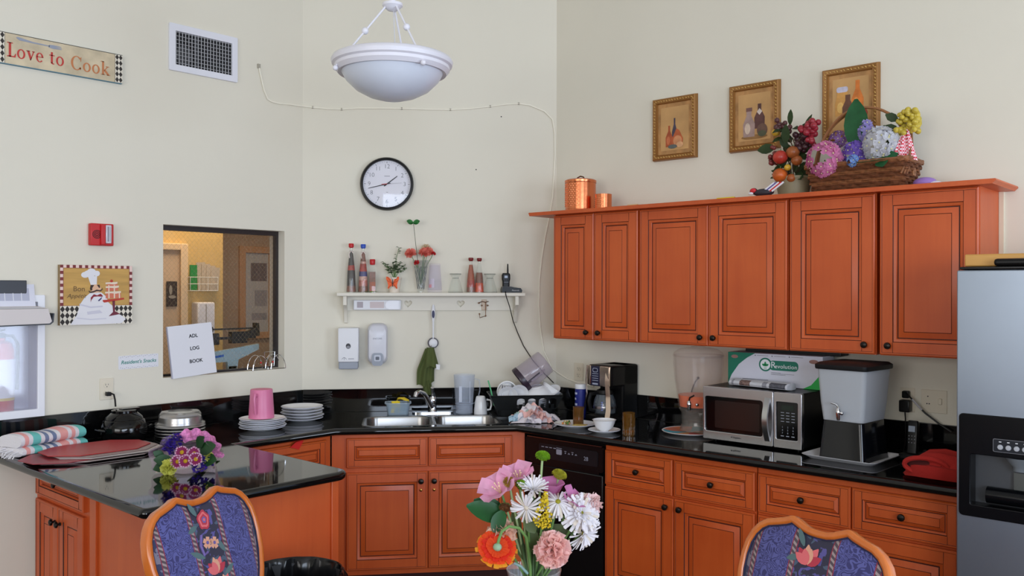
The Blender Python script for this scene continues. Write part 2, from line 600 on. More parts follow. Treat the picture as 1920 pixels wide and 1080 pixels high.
t = T('towel_dispenser', 'white paper towel dispenser on the yellow office wall below the wire basket', 'dispenser', 'L', .193, -1.6, 1.28)
B(WHITE).box(-.07, .07, -.1, 0, 0, .285, .012).build('housing', t)
B(mat('dispenser_seam', (150, 148, 142), 0.5)).box(-.006, .0, -.102, -.098, .01, .27).build('seam', t)
# physician scale
t = T('physician_scale', 'beam weighing scale with pale blue head and black sliding weights behind the glass', 'weighing scale', 'L', -.30, -.3, 0)
PBL = mat('scale_blue', (150, 176, 186), 0.4)
b = B(PBL)
b.prism([(-.16, 1.225), (-.16, 1.285), (.18, 1.325), (.18, 1.29), (.04, 1.235), (.03, 1.18), (-.03, 1.18), (-.035, 1.225)], -.012, .012)
b.build('head', t)
B(PBL).box(-.03, .03, -.012, .012, .05, 1.2, .003).build('column', t)
B(PBL).box(-.2, .2, -.08, .34, .0, .06, .01).build('platform', t)
b = B(mat('scale_black', (34, 36, 38), 0.4))
b.box(-.17, .16, -.008, .004, 1.418, 1.428).box(-.17, .16, -.01, .006, 1.36, 1.376).build('beam', t)
B(MC['scale_black']).prism([(-.01, 1.335), (-.01, 1.405), (.10, 1.405), (.155, 1.425), (.155, 1.455), (.175, 1.455), (.18, 1.375), (.10, 1.37), (.09, 1.335)], -.022, .022).build('poise', t)
B(MC['scale_black']).box(-.15, -.09, -.02, .02, 1.33, 1.40, .006).box(-.18, -.13, -.018, .018, 1.405, 1.44, .005).build('weight', t)
b = B(mat('scale_label_blue', (40, 96, 180), 0.5)).at(0, 0, 0).prism([(-.15, 1.247), (-.15, 1.26), (-.06, 1.271), (-.06, 1.258)], -.0135, -.012)
b.build('label', t)

# ------------------------------------------------------------------ pass-through window
wf = B(mat('dark_frame', (44, 38, 38), 0.35))
u0, u1, z0, z1 = WIN
wf.cut([rrect(u0, u1, z0, z1, .001, 1), rrect(u0 + .014, u1 - .016, z0 + .012, z1 - .026, .001, 1)], .082, ext=.017)
wf = struct(wf.build('window_1', M=fmat('L')))
# wired glass: a fine diamond mesh in the pane
wg = bpy.data.materials.new('wired_glass')
wg.use_nodes = True
nt = wg.node_tree
nt.nodes.clear()
N = nt.nodes.new
out, tc, sp = N('ShaderNodeOutputMaterial'), N('ShaderNodeTexCoord'), N('ShaderNodeSeparateXYZ')
nt.links.new(tc.outputs['Object'], sp.inputs[0])
def mth(op, a, b_=None):
    n = nt.nodes.new('ShaderNodeMath')
    n.operation = op
    for i, q in enumerate((a, b_)):
        if q is None:
            continue
        if isinstance(q, (int, float)):
            n.inputs[i].default_value = q
        else:
            nt.links.new(q, n.inputs[i])
    return n.outputs[0]
s1 = mth('ADD', mth('MULTIPLY', sp.outputs['X'], 38), mth('MULTIPLY', sp.outputs['Z'], 34))
s2 = mth('SUBTRACT', mth('MULTIPLY', sp.outputs['X'], 38), mth('MULTIPLY', sp.outputs['Z'], 34))
ln = mth('MAXIMUM', mth('LESS_THAN', mth('FRACT', s1), 0.07), mth('LESS_THAN', mth('FRACT', s2), 0.07))
tr, gl, df = N('ShaderNodeBsdfTransparent'), N('ShaderNodeBsdfGlossy'), N('ShaderNodeBsdfDiffuse')
gl.inputs['Roughness'].default_value = 0.02
df.inputs['Color'].default_value = S(170, 150, 110)
fz = N('ShaderNodeFresnel')
fz.inputs['IOR'].default_value = 1.3
m1, m2 = N('ShaderNodeMixShader'), N('ShaderNodeMixShader')
nt.links.new(mth('MULTIPLY', ln, 0.22), m1.inputs[0])
nt.links.new(tr.outputs[0], m1.inputs[1])
nt.links.new(df.outputs[0], m1.inputs[2])
nt.links.new(fz.outputs[0], m2.inputs[0])
nt.links.new(m1.outputs[0], m2.inputs[1])
nt.links.new(gl.outputs[0], m2.inputs[2])
nt.links.new(m2.outputs[0], out.inputs['Surface'])
MC['wired_glass'] = wg
B(wg).box(u0 + .012, u1 - .014, .084, .088, z0 + .01, z1 - .024).build('pane', wf)

# ------------------------------------------------------------------ countertop, backsplash
def isect(f1, n1, f2, n2):
    p, a = wp(f1, 0, n1), FR[f1][1]
    q, c = wp(f2, 0, n2), FR[f2][1]
    d1, d2 = Vector((math.cos(a), math.sin(a))), Vector((math.cos(c), math.sin(c)))
    w = Vector((q.x - p.x, q.y - p.y))
    t = (w.x * d2.y - w.y * d2.x) / (d1.x * d2.y - d1.y * d2.x)
    return Vector((p.x + d1.x * t, p.y + d1.y * t, 0))
TOP = 0.914
NL, NC, NR = 0.672, 0.672, 0.70
def arc(c, r, a0, a1, fr, k=6):
    return [wp(fr, c[0] + r * math.cos(R(a0 + (a1 - a0) * i / k)), c[1] + r * math.sin(R(a0 + (a1 - a0) * i / k))) for i in range(k + 1)]
outl = [wp('L', -1.735, 0.004)]
outl += arc((-1.735 + .03, 1.59 - .03), .03, 180, 90, 'L')
outl += arc((-.842 - .07, 1.59 - .07), .07, 90, 0, 'L')
outl += [wp('L', -.842, NL), isect('L', NL, 'C', NC), isect('C', NC, 'R', NR), wp('R', 2.535, NR), wp('R', 2.535, .004), isect('C', .004, 'R', .004), isect('L', .004, 'C', .004)]
def basin(u0_, u1_, n0_, n1_, r=.07):
    return [wp('C', u, n) for u, n in rrect(u0_, u1_, n0_, n1_, r, 6)]
BAS = [(.40, .765, .255, .60), (.79, 1.145, .255, .60)]
cb = B(GRANITE)
cb.cut([[(p.x, p.y) for p in outl]] + [[(p.x, p.y) for p in basin(*q)] for q in BAS], TOP - .0185, ext=.0005, bevel=.018, res=4, offset=-.018, flat=True)
ct = cb.build('countertop', sharp=50)
tag(ct, 'polished black granite worktop running along three walls and out into the peninsula', 'countertop')
for nm, fr, a, c in (('backsplash', 'L', -1.735, -.006), ('backsplash', 'C', .006, LC - .008), ('backsplash', 'R', .008, 2.55)):
    bs = B(GRANITE).box(a, c, -.02, -.002, TOP, 1.053, .002)
    o = bs.build(nm, ct)
    o.matrix_parent_inverse = Matrix.Identity(4)
    o.matrix_local = fmat(fr)

# sink
t = T('sink', 'double bowl stainless steel sink set into the black worktop', 'sink', 'C', 0, 0, 0)
for q in BAS:
    b = B(mat('sink_steel', (150, 148, 146), 0.26, metal=1))
    rings = []
    for ins, z in ((-.020, TOP + .0003), (-.004, TOP + .0016), (.002, TOP - .001), (.005, TOP - .012), (.012, TOP - .17), (.03, TOP - .19), (.10, TOP - .195)):
        rings.append([(u, -n, z) for u, n in rrect(q[0] + ins, q[1] - ins, q[2] + ins, q[3] - ins, max(.02, .07 - ins * .5), 6)])
    b.loft(rings, cap=False)
    b.geo(rings[-1], [tuple(range(len(rings[-1])))])
    b.build('basin', t)
    d = B(CHROME).at((q[0] + q[1]) / 2, -(q[2] + q[3]) / 2, 0).lathe([(.0, TOP - .192), (.03, TOP - .192), (.04, TOP - .1945)], 20)
    d.build('drain', t)
# ------------------------------------------------------------------ cabinets
def panel_mesh(x0, x1, z0, z1, f=.055, y=0.0, t=.02):
    """raised-panel front: frame, moulded step, bevelled field; its glazed grooves are dark"""
    b = B(CHERRY)
    w, h = x1 - x0, z1 - z0
    k = min(1.0, (min(w, h) / 2 - f) / .075)
    prof = [(0, 0, 0), (0, -t + .004, 0), (.004, -t, 0), (.009, -t, 1), (.0105, -t + .0012, 0), (f, -t, 1), (f + .0028, -t + .004, 0), (f + .014 * k, -t + .008, 0), (f + .017 * k, -t + .013, 1), (f + .0215 * k, -t + .013, 0), (f + .046 * k, -t + .004, 1), (f + .047 * k, -t + .0055, 1), (f + .0485 * k, -t + .004, 0)]
    rings = []
    for ins, yy, g in prof:
        rings.append([(x0 + ins, y + yy, z0 + ins), (x1 - ins, y + yy, z0 + ins), (x1 - ins, y + yy, z1 - ins), (x0 + ins, y + yy, z1 - ins)])
    for i in range(len(rings) - 1):
        b.use(GLAZE if prof[i][2] else CHERRY)
        b.loft([rings[i], rings[i + 1]], cap=False)
    b.use(CHERRY)
    b.geo(rings[-1], [(0, 1, 2, 3)])
    b.geo(rings[0], [(3, 2, 1, 0)])
    b.use(GLAZE)
    for x in (x0 + f, x1 - f):                    # joints between stiles and rails
        b.box(x - .0008, x + .0008, y - t - .0003, y - t + .001, z0 + .011, z0 + f)
        b.box(x - .0008, x + .0008, y - t - .0003, y - t + .001, z1 - f, z1 - .011)
    return b

def knob(parent, x, z, y=-.02, m=BRONZE, r=.0155):
    b = B(m).at(x, y, z, R(90))
    b.lathe([(0, 0), (.008, 0), (.0055, .008), (.0065, .013), (r * .93, .016), (r, .020), (r * .85, .0255), (r * .4, .0285), (0, .029)], 18)
    return b.build('knob', parent)

def cabinet(name, label, fr, u0, u1, z0, z1, n, depth, fronts, group=None, toe=False, rot=0.0, org=None, side=CHERRY, low=None):
    """fronts: (kind, x0, x1, z0, z1, knob x or None, knob z); x measured like u"""
    t = T(name, label, 'cabinet', fr, u0, n, 0, rot, group) if org is None else T(name, label, 'cabinet', fr, org[0], org[1], 0, rot, group)
    w = u1 - u0
    b = B(side)
    if toe:
        b.box(0, w, .012, depth, .1, low or z1)
        if low:
            b.box(0, .02, .012, depth, low, z1).box(w - .02, w, .012, depth, low, z1)
        b.use(GLAZE).box(0.01, w - .01, .075, depth, 0, .1)
        b.use(side)
    else:
        b.box(0, w, .012, depth, z0, z1)
    b.build('carcass', t)
    fb = B(CHERRY)
    fz0 = .1 if toe else z0
    xs = sorted([(q[1] - u0, q[2] - u0, q[3], q[4]) for q in fronts])
    holes = [rrect(a + .012, c - .012, d + .012, e - .012, .001, 1) for a, c, d, e in xs]
    fb.cut([rrect(0, w, fz0, z1, .001, 1)] + holes, .006, ext=.006)
    fb.build('face_frame', t)
    for kind, a, c, d, e, kx, kz in fronts:
        fo = panel_mesh(a - u0, c - u0, d, e, .042 if kind == 'drawer' else .056).build(kind, t)
        if kx is not None:
            knob(fo, kx - u0, kz)
    return t

# wall cabinets on the right wall
UZ0, UZ1 = 1.378, 2.100
UN = .31
def updoor(a, c, kx):
    return ('door', a, c, UZ0 + .004, UZ1 - .004, kx, UZ0 + .045)
cabinet('wall_cabinet', 'cherry wall cabinet with two narrow doors nearest the sink wall', 'R', .244, .835, UZ0, UZ1, UN, UN - .005, [updoor(.246, .535, .495), updoor(.539, .832, .578)], 'cherry wall cabinets')
cabinet('wall_cabinet', 'cherry two-door wall cabinet above the round drink dispenser and microwave', 'R', .842, 1.682, UZ0, UZ1, UN, UN - .005, [updoor(.845, 1.258, 1.222), updoor(1.262, 1.680, 1.297)], 'cherry wall cabinets')
cabinet('wall_cabinet', 'cherry single-door wall cabinet right of the two-door one, above the frosted dispenser', 'R', 1.690, 2.092, UZ0, UZ1, UN, UN - .005, [updoor(1.694, 2.090, 2.050)], 'cherry wall cabinets')
cabinet('wall_cabinet', 'cherry single-door wall cabinet at the end of the row beside the fridge', 'R', 2.110, 2.512, UZ0, UZ1, UN, UN - .005, [updoor(2.112, 2.510, 2.152)], 'cherry wall cabinets')
struct(B(mat('trim_cream', (226, 214, 190), .6)).box(2.513, 2.532, -.012, 0, 1.35, 2.10).build('trim_1', M=fmat('R')))
b = B(CHERRY)
b.prism([(.105, 2.100), (.105, 2.106), (.098, 2.116), (.104, 2.120), (2.585, 2.120), (2.588, 2.113), (2.575, 2.102), (2.575, 2.100)], -.385, -.003)
tag(b.build('cornice_board', M=fmat('R')), 'long thin cherry top board capping the row of wall cabinets', 'board')
b = B(mat('under_light_black', (24, 24, 26), 0.5)).box(1.36, 1.86, -.12, -.02, 1.345, 1.376, .006)
tag(b.build('cabinet_light_strip', M=fmat('R')), 'black strip light fixed under the wall cabinets above the white box', 'light')

# base cabinets
BN = .60
cabinet('base_cabinet', 'cherry sink base cabinet with two false drawers and two doors', 'C', .222, 1.285, 0, .877, BN, .56, [
    ('drawer', .302, .742, .690, .852, None, 0), ('drawer', .748, 1.212, .690, .852, None, 0),
    ('door', .302, .742, .130, .664, .706, .612), ('door', .748, 1.212, .130, .664, .778, .612)], toe=True, low=.66)
sinkcab = [o for o in bpy.data.objects if o.get('label', '').startswith('cherry sink base')][0]
for d, x in zip([o for o in sinkcab.children if o.name.startswith('door')], (.484, .556)):
    b = B(BRASS).at(x, -.02, .562, R(90)).lathe([(0, 0), (.008, 0), (.008, .006), (.004, .009), (0, .009)], 12)
    b.build('latch_screw', d)
cabinet('base_cabinet', 'cherry base cabinet with drawer, mostly hidden behind the peninsula', 'L', -.80, -.232, 0, .877, BN, .56, [
    ('drawer', -.70, -.269, .690, .852, None, 0), ('door', -.70, -.269, .130, .664, -.31, .612)], toe=True)
cabinet('base_cabinet', 'cherry base cabinet with two drawers and two doors beside the dishwasher', 'R', .822, 1.664, 0, .877, BN, .56, [
    ('drawer', .828, 1.228, .662, .838, 1.028, .752), ('drawer', 1.240, 1.660, .662, .838, 1.446, .752),
    ('door', .828, 1.236, .130, .650, 1.198, .606), ('door', 1.240, 1.660, .130, .650, 1.276, .606)], toe=True)
cabinet('base_cabinet', 'cherry base cabinet with two wide drawers beside the fridge', 'R', 1.670, 2.52, 0, .877, BN, .56, [
    ('drawer', 1.676, 2.094, .662, .838, 1.885, .752), ('drawer', 2.100, 2.515, .662, .838, 2.305, .752),
    ('door', 1.676, 2.094, .130, .650, 2.055, .606), ('door', 2.100, 2.515, .130, .650, 2.140, .606)], toe=True)
# peninsula: a cabinet against the left wall, then a plain panelled end
cabinet('base_cabinet', 'brown cherry cabinet under the peninsula with drawer and two slim doors against the left wall', 'L', 0, .60, 0, .877, 0, .60, [
    ('drawer', .03, .575, .690, .852, .30, .775), ('door', .03, .300, .110, .670, .272, .60), ('door', .305, .575, .110, .670, .333, .60)], toe=False, rot=-PI / 2, org=(-1.51, .012))
t = T('peninsula_end', 'plain cherry panelled end of the peninsula behind the patterned chair', 'cabinet', 'L', 0, 0, 0)
b = B(CHERRY)
b.box(-1.49, -.90, -1.485, -.665, .0, .877)
b.build('carcass', t)
b = B(CHERRY).box(-1.51, -1.49, -1.50, -.625, 0, .877).build('side_panel', t)
b = B(CHERRY).box(-1.51, -.875, -1.502, -1.485, 0, .877).build('end_panel', t)
b = B(CHERRY).box(-1.522, -1.51, -.70, -.64, 0, .877, .002).build('trim_strip', t)
b = B(CHERRY).box(-.893, -.857, -1.512, -1.44, 0, .877, .003).build('trim_strip', t)
b = B(CHERRY).box(-.872, -.850, -1.50, -1.47, 0, .60, .003).build('trim_strip', t)

# dishwasher
t = T('dishwasher', 'black dishwasher under the worktop corner between the sink and right cabinets', 'dishwasher', 'R', .285, .60, 0)
b = B(BLACK).box(0, .53, .03, .56, .10, .872).build('body', t)
b = B(mat('dishwasher_black', (16, 16, 17), 0.22)).box(.0, .53, -.02, .03, .10, .700, .006)
b.build('door', t)
b = B(MC['dishwasher_black']).prism(rrect(0, .53, .715, .846, .008, 3), -.022, .03).box(.03, .50, -.012, .03, .698, .718)
b.use(mat('dishwasher_panel', (26, 26, 30), 0.3)).prism(rrect(.10, .50, .742, .822, .01, 3), -.0245, -.021)
pan = b.build('control_panel', t)
b = B(mat('panel_print', (150, 150, 165), 0.5))
for k in range(4):
    b.box(.12 + .028 * k, .138 + .028 * k, -.0255, -.0245, .803, .807)
b.box(.225, .262, -.0255, -.0245, .808, .811)
b.prism(rrect(.225, .262, .775, .803, .004, 2), -.0255, -.0245)
for k in range(4):
    b.box(.28 + .024 * k, .294 + .024 * k, -.0255, -.0245, .796 - .012 * (k % 2), .799 - .012 * (k % 2)).prism(ell(.287 + .024 * k, .788, .004, k=8), -.0255, -.0245)
b.text('28', .03, .425, -.0252, .775, .0004)
b.build('display_print', pan)
B(mat('steel_strip', (150, 150, 155), 0.25, metal=1)).box(.01, .52, -.02, -.01, .8475, .852).build('top_trim', t)
B(BLACK).box(.0, .53, .06, .08, 0, .1).build('kick_plate', t)

# ------------------------------------------------------------------ refrigerator
FS = mat('fridge_steel', (150, 161, 176), 0.34, metal=0.85, noise=(3, 0.03))
t = T('refrigerator', 'stainless side by side refrigerator with black ice dispenser at the right wall', 'refrigerator', 'R', 2.555, .80, 0)
B(mat('fridge_side', (70, 72, 76), 0.4)).box(.005, .915, .07, .78, .03, 1.745).build('body', t)
XD = .42
db = B(FS)
dz0, dz1 = .850, 1.212                      # dispenser opening
db.cut([rrect(0, XD, .06, 1.742, .006, 3), rrect(.015, .36, dz0, dz1, .01, 3)], .03, ext=.03, bevel=.004, offset=-.004)
door = db.build('door', t)
B(FS).cut([rrect(XD + .006, .92, .06, 1.742, .006, 3)], .03, ext=.03, bevel=.004, offset=-.004).build('door', t)
for x in (.385, .455):
    hb = B(STEEL).tube([(x, 0, .55), (x, -.045, .58), (x, -.05, .7), (x, -.05, 1.4), (x, -.045, 1.52), (x, 0, 1.55)], .012, 10)
    hb.build('handle', door if x < XD else [o for o in t.children if o.name.startswith('door')][1])
DB = mat('dispenser_black', (10, 11, 14), 0.22, spec=.3)
dp = B(DB)
dp.cut([rrect(.012, .363, dz0 - .003, dz1 + .003, .012, 4), rrect(.045, .345, dz0 + .035, 1.075, .01, 3)], -.002, ext=.006, bevel=.003)
dp.box(.04, .35, .095, .105, dz0, dz1)
dp.box(.04, .35, .0, .10, dz0 + .0, dz0 + .034).box(.04, .35, .0, .10, 1.075, dz1).box(.040, .046, .0, .10, dz0, dz1).box(.345, .35, .0, .10, dz0, dz1)
disp = dp.build('dispenser', door)
b = B(mat('button_plate', (26, 30, 38), 0.3)).prism(rrect(.125, .34, 1.092, 1.135, .004, 2), -.0125, -.0105)
b.use(mat('plate_edge', (120, 120, 126), 0.4)).cut([rrect(.123, .342, 1.090, 1.137, .004, 2), rrect(.1245, .3405, 1.0915, 1.1355, .004, 2)], -.012, ext=.001)
b.build('button_panel', disp)
for k in range(8):
    b = B(mat('button_grey', (178, 180, 186), 0.35)).at(.146 + .026 * k, -.0125, 1.108, R(90)).lathe([(0, .004), (.008, .0035), (.0095, 0)], 16)
    b.at().use(WHITE).box(.142 + .026 * k, .15 + .026 * k, -.0128, -.0124, 1.1255, 1.1285)
    b.build('button', disp)
b = B(mat('logo_grey', (120, 122, 128), 0.4))
b.tube([(.185, -.0085, 1.195), (.195, -.0085, 1.18), (.2, -.0085, 1.165), (.215, -.0085, 1.16)], .0018, 6).tube([(.182, -.0085, 1.185), (.19, -.0085, 1.165)], .0015, 6).tube([(.205, -.0085, 1.188), (.193, -.0085, 1.176)], .0012, 6)
b.tube([(.176, -.0085, 1.087), (.170, -.0085, 1.085), (.170, -.0085, 1.081), (.176, -.0085, 1.079), (.172, -.0085, 1.074)], .0013, 6)
b.build('emblem', disp)
b = B(mat('funnel_clear', (120, 126, 132), 0.2)).at(.20, .05, 1.02).lathe([(.055, .05), (.05, .04), (.028, .015), (.026, 0)], 20)
b.use(mat('paddle_dark', (44, 50, 48), 0.25)).at(.20, .055, .95, R(-8)).prism([(-.022, -.04), (.022, -.04), (.026, .06), (-.026, .06)], -.005, .005)
b.build('funnel', disp)
b = B(DB).at(.09, .05, .92, 0, R(90)).lathe([(.0, 0), (.03, 0), (.03, .25), (0, .25)], 24)
b.build('drip_tray', disp)
hc = B(mat('hinge_black', (20, 20, 22), 0.25)).box(.008, .40, .0, .36, 1.744, 1.755, .004).build('hinge_cover', t)
B(BLACK).box(.01, .91, .06, .08, .0, .06).build('kick_plate', t)
b = B(wood('board_pine', (206, 150, 74), (220, 168, 92), axis='x', rough=.45, coat=0))
b.box(.012, .70, .05, .36, 1.757, 1.802, .005)
tag(b.build('wooden_board', M=fmat('R', 2.555, .80, 0)), 'pale pine board lying on top of the fridge', 'board')
b = B(BLACK).box(.12, .8, .0, .047, 1.7565, 1.783, .010)
tag(b.build('black_tray', M=fmat('R', 2.555, .80, 0)), 'black flat tray lying before the pine board on the fridge', 'tray')

# ------------------------------------------------------------------ camera and light
cam = bpy.data.cameras.new('camera')
cam.sensor_width = 36
cam.lens = 1636 / 1920 * 36
co = bpy.data.objects.new('camera', cam)
COL.objects.link(co)
co.location = (0, 0, EYE)
co.rotation_euler = (R(90), R(-0.1), YAW)
SC.camera = co
def area(name, loc, rot, sx, sy, e, rgb):
    l = bpy.data.lights.new(name, 'AREA')
    l.shape = 'RECTANGLE'
    l.size, l.size_y = sx, sy
    l.energy = e
    l.color = S(*rgb)[:3]
    o = bpy.data.objects.new(name, l)
    COL.objects.link(o)
    o.location = loc
    o.rotation_euler = rot
    return o
# daylight entering through the two big windows
area('daylight_side', (XE - .02, -1.25, 1.85), (R(90), 0, R(90)), 3.8, 1.75, 210, (222, 236, 255))
area('daylight_door', (XE - .02, 3.15, 1.475), (R(90), 0, R(90)), 1.85, 2.3, 106, (222, 236, 255))
area('daylight_front', (-.3, YF + .02, 1.85), (R(90), 0, 0), 3.7, 1.75, 110, (250, 246, 240))
area('office_lamp', wp('L', .1, -1.2, 2.75), (0, 0, 0), .6, .6, 17, (255, 226, 186))
w = bpy.data.worlds.new('sky')
w.use_nodes = True
w.node_tree.nodes['Background'].inputs['Color'].default_value = S(200, 220, 250)
w.node_tree.nodes['Background'].inputs['Strength'].default_value = 1.0
SC.world = w
SC.view_settings.view_transform = 'Standard'
SC.view_settings.look = 'None'
SC.view_settings.gamma = 1
SC.view_settings.exposure = 0.0
# ------------------------------------------------------------------ on the left wall
# serif capitals and small letters drawn as outlines, 1 = cap height
def ring(cx, cz, rx, rz, tx, tz, a0=0, a1=360, k=24):
    o = [(cx + rx * math.cos(R(a0 + (a1 - a0) * i / k)), cz + rz * math.sin(R(a0 + (a1 - a0) * i / k))) for i in range(k + 1)]
    n = [(cx + tx * math.cos(R(a0 + (a1 - a0) * i / k)), cz + tz * math.sin(R(a0 + (a1 - a0) * i / k))) for i in range(k, -1, -1)]
    return o + n
def bar(x0, z0, x1, z1, w):
    dx, dz = x1 - x0, z1 - z0
    l = math.hypot(dx, dz)
    px, pz = -dz / l * w / 2, dx / l * w / 2
    return [(x0 + px, z0 + pz), (x0 - px, z0 - pz), (x1 - px, z1 - pz), (x1 + px, z1 + pz)]
def rc(x0, x1, z0, z1):
    return [(x0, z0), (x1, z0), (x1, z1), (x0, z1)]
GL = {
    'L': (.62, [rc(.13, .29, 0, 1), rc(.02, .40, .94, 1), [(.02, 0), (.58, 0), (.62, .27), (.57, .27), (.48, .09), (.02, .07)]]),
    'o': (.60, [ring(.29, .32, .28, .34, .15, .27)]),
    'v': (.58, [[(.03, .66), (.19, .66), (.36, .16), (.30, 0), (.25, 0)], [(.46, .66), (.54, .66), (.30, 0), (.25, .0)], rc(-.01, .25, .61, .66), rc(.37, .58, .61, .66)]),
    'e': (.55, [ring(.28, .32, .26, .34, .13, .28, 5, 320), rc(.06, .53, .33, .38)]),
    't': (.42, [rc(.11, .25, .08, .86), rc(.0, .38, .60, .66), ring(.26, .13, .15, .13, .02, .06, 180, 320, 10)]),
    'C': (.80, [ring(.42, .5, .40, .52, .25, .46, 40, 322), [(.68, .66), (.73, .66), (.75, .98), (.70, .98)], [(.70, .02), (.73, .20), (.69, .26), (.62, .16)]]),
    'k': (.66, [rc(.09, .23, 0, 1), rc(-.01, .23, .95, 1), rc(.0, .32, 0, .05), bar(.22, .30, .50, .63, .06), bar(.28, .36, .56, .02, .15), rc(.36, .60, .61, .66), rc(.42, .68, 0, .05)]),
    ' ': (.30, [])}
def serif(b, s, x, z, h, y, sx=1.0):
    for ch in s:
        w, polys = GL[ch]
        for p in polys:
            b.prism([(x + q[0] * h * sx, z + q[1] * h) for q in p], y, y + .0006)
        x += (w + .05) * h * sx
    return x

def checker(b, m1, m2, u0, u1, z0, z1, nx, nz, y, diamond=False):
    w, h = (u1 - u0) / nx, (z1 - z0) / nz
    b.use(m2).box(u0, u1, y + .0003, y + .0008, z0, z1)
    b.use(m1)
    for i in range(nx):
        for j in range(nz):
            cx, cz = u0 + (i + .5) * w, z0 + (j + .5) * h
            if diamond:
                b.prism([(cx, cz - h / 2), (cx + w / 2, cz), (cx, cz + h / 2), (cx - w / 2, cz)], y, y + .0004)
            elif (i + j) % 2 == 0:
                b.prism(rc(cx - w / 2, cx + w / 2, cz - h / 2, cz + h / 2), y, y + .0004)

t = T('wall_sign', 'long cream wooden wall sign reading Love to Cook with checkered ends', 'sign', 'L', -1.695, 0, 2.720)
b = B(mat('sign_blue_edge', (84, 130, 150), 0.5)).box(0, .587, -.016, 0, 0, .148)
b.build('board', t)
b = B(mat('sign_cream', (206, 190, 160), 0.6, noise=(14, .16))).box(.0, .587, -.018, -.016, .003, .148)
INKB = mat('checker_black', (48, 42, 38), 0.6)
CREAM = mat('checker_cream', (230, 222, 206), 0.6)
checker(b, INKB, CREAM, .0, .036, .004, .147, 2, 5, -.0192, True)
checker(b, INKB, CREAM, .551, .587, .004, .147, 2, 5, -.0192, True)
b.use(INKB).box(0, .587, -.0195, -.018, .1455, .148).box(.037, .038, -.019, -.018, .004, .147).box(.549, .55, -.019, -.018, .004, .147)
b.build('face', t)
b = B(mat('letter_red', (192, 58, 52), 0.5))
x = serif(b, 'Love to ', .046, .036, .068, -.0192, .95)
b.use(mat('letter_orange', (196, 122, 76), 0.5))
serif(b, 'Cook', x + .004, .030, .068, -.0192, 1.0)
b.build('lettering', t)
b = B(mat('fork_grey', (150, 156, 172), 0.5))
b.prism([(.085, .131), (.10, .121), (.16, .119), (.235, .1185), (.235, .124), (.16, .126), (.11, .134), (.092, .136)], -.0194, -.0186)
b.prism([(.23, .114), (.25, .112), (.29, .114), (.29, .117), (.255, .118), (.29, .120), (.29, .1225), (.255, .1235), (.288, .126), (.288, .1285), (.25, .130), (.232, .128)], -.0194, -.0186)
b.build('fork_motif', t)

t = T('air_vent', 'white metal return air grille high on the left wall', 'vent', 'L', -.851, 0, 2.846)
VW = mat('vent_white', (226, 226, 234), 0.4)
b = B(VW).cut([rrect(0, .402, 0, .251, .004, 2), rrect(.031, .371, .031, .216, .002, 1)], -.006, ext=.006, bevel=.002)
b.build('vent_frame', t)
b = B(mat('vent_grey', (176, 176, 180), 0.4))
for k in range(19):
    x = .038 + .0183 * k
    b.at(x, -.005, 0, 0, 0, R(-16)).box(-.0016, .0016, -.006, .006, .031, .216)
b.at()
for k in range(9):
    b.box(.031, .371, -.0125, -.011, .043 + .0205 * k, .0452 + .0205 * k)
b.build('louvre', t)
b = B(mat('vent_dark', (26, 26, 28), 0.8)).box(.031, .371, -.001, -.0005, .031, .216)
b.use(mat('vent_duct', (70, 70, 72), .6)).prism(ell(.085, .09, .045, .055), -.0014, -.001).box(.15, .17, -.0015, -.001, .03, .216)
b.build('duct', t)
b = B(BRONZE)
for x in (.014, .388):
    b.at(x, -.0085, .125, R(90)).lathe([(0, .001), (.004, 0)], 10)
b.build('screw', t)

t = T('alarm_wall_mount', 'red fire alarm horn strobe on the left wall', 'alarm', 'L', -1.271, 0, 1.884)
b = B(RED).box(0, .114, -.035, 0, 0, .111, .005).box(.045, .068, -.05, -.03, .004, .107, .004)
b.build('housing', t)
b = B(mat('strobe_lens', (206, 206, 214), 0.12)).box(.068, .096, -.052, -.03, .012, .104, .004)
b.use(mat('strobe_dark', (90, 90, 100), .3)).box(.076, .080, -.0525, -.052, .02, .096).box(.086, .088, -.0525, -.052, .02, .096)
b.build('strobe', t)
b = B(mat('horn_dark', (60, 12, 16), .6))
for r in (.008, .015, .022):
    b.cut([ell(.03, .056, r, k=20), ell(.03, .056, r - .0035, k=20)], -.0355, ext=.0004)
b.build('horn', t)

# canvas with a round chef and a layer cake
t = T('canvas_picture', 'canvas print of a chef with a layer cake reading Bon Appetit', 'picture', 'L', -1.414, 0, 1.487)
CW, CH = .354, .297
b = B(mat('canvas_edge', (150, 126, 90), .7)).box(0, CW, -.028, 0, 0, CH)
b.build('canvas', t)
b = B(mat('canvas_ochre', (196, 154, 84), .6, noise=(5, .14, (1, 1, 9)))).box(0, CW, -.0285, -.028, 0, CH)
b.use(mat('canvas_cream', (222, 212, 196), .6)).box(0, CW, -.029, -.0284, 0, .095)
checker(b, INKB, CREAM, 0, .09, .0, .095, 4, 3, -.0294, True)
checker(b, INKB, CREAM, .264, CW, .0, .095, 4, 3, -.0294, True)
MAR = mat('maroon', (126, 50, 52), .6)
PK = mat('canvas_pink', (236, 206, 196), .6)
checker(b, MAR, PK, 0, CW, .283, CH, 24, 1, -.0292)
checker(b, MAR, PK, 0, .014, .095, .283, 1, 12, -.0292)
checker(b, MAR, PK, .34, CW, .095, .283, 1, 12, -.0292)
b.use(MAR).box(.014, .34, -.0296, -.029, .2815, .283).box(.014, .0155, -.0296, -.029, .095, .283).box(.3385, .34, -.0296, -.029, .095, .283).box(.0, CW, -.0296, -.029, .095, .0965)
b.build('border', t)
def px(X, Y):                    # drawing measured on the canvas, 0..1000 wide
    return ((X - 85) / 965 * CW, (935 - Y) / 800 * CH)
def blob(b, pts, y):
    b.prism([px(*p) for p in pts], y, y + .0005)
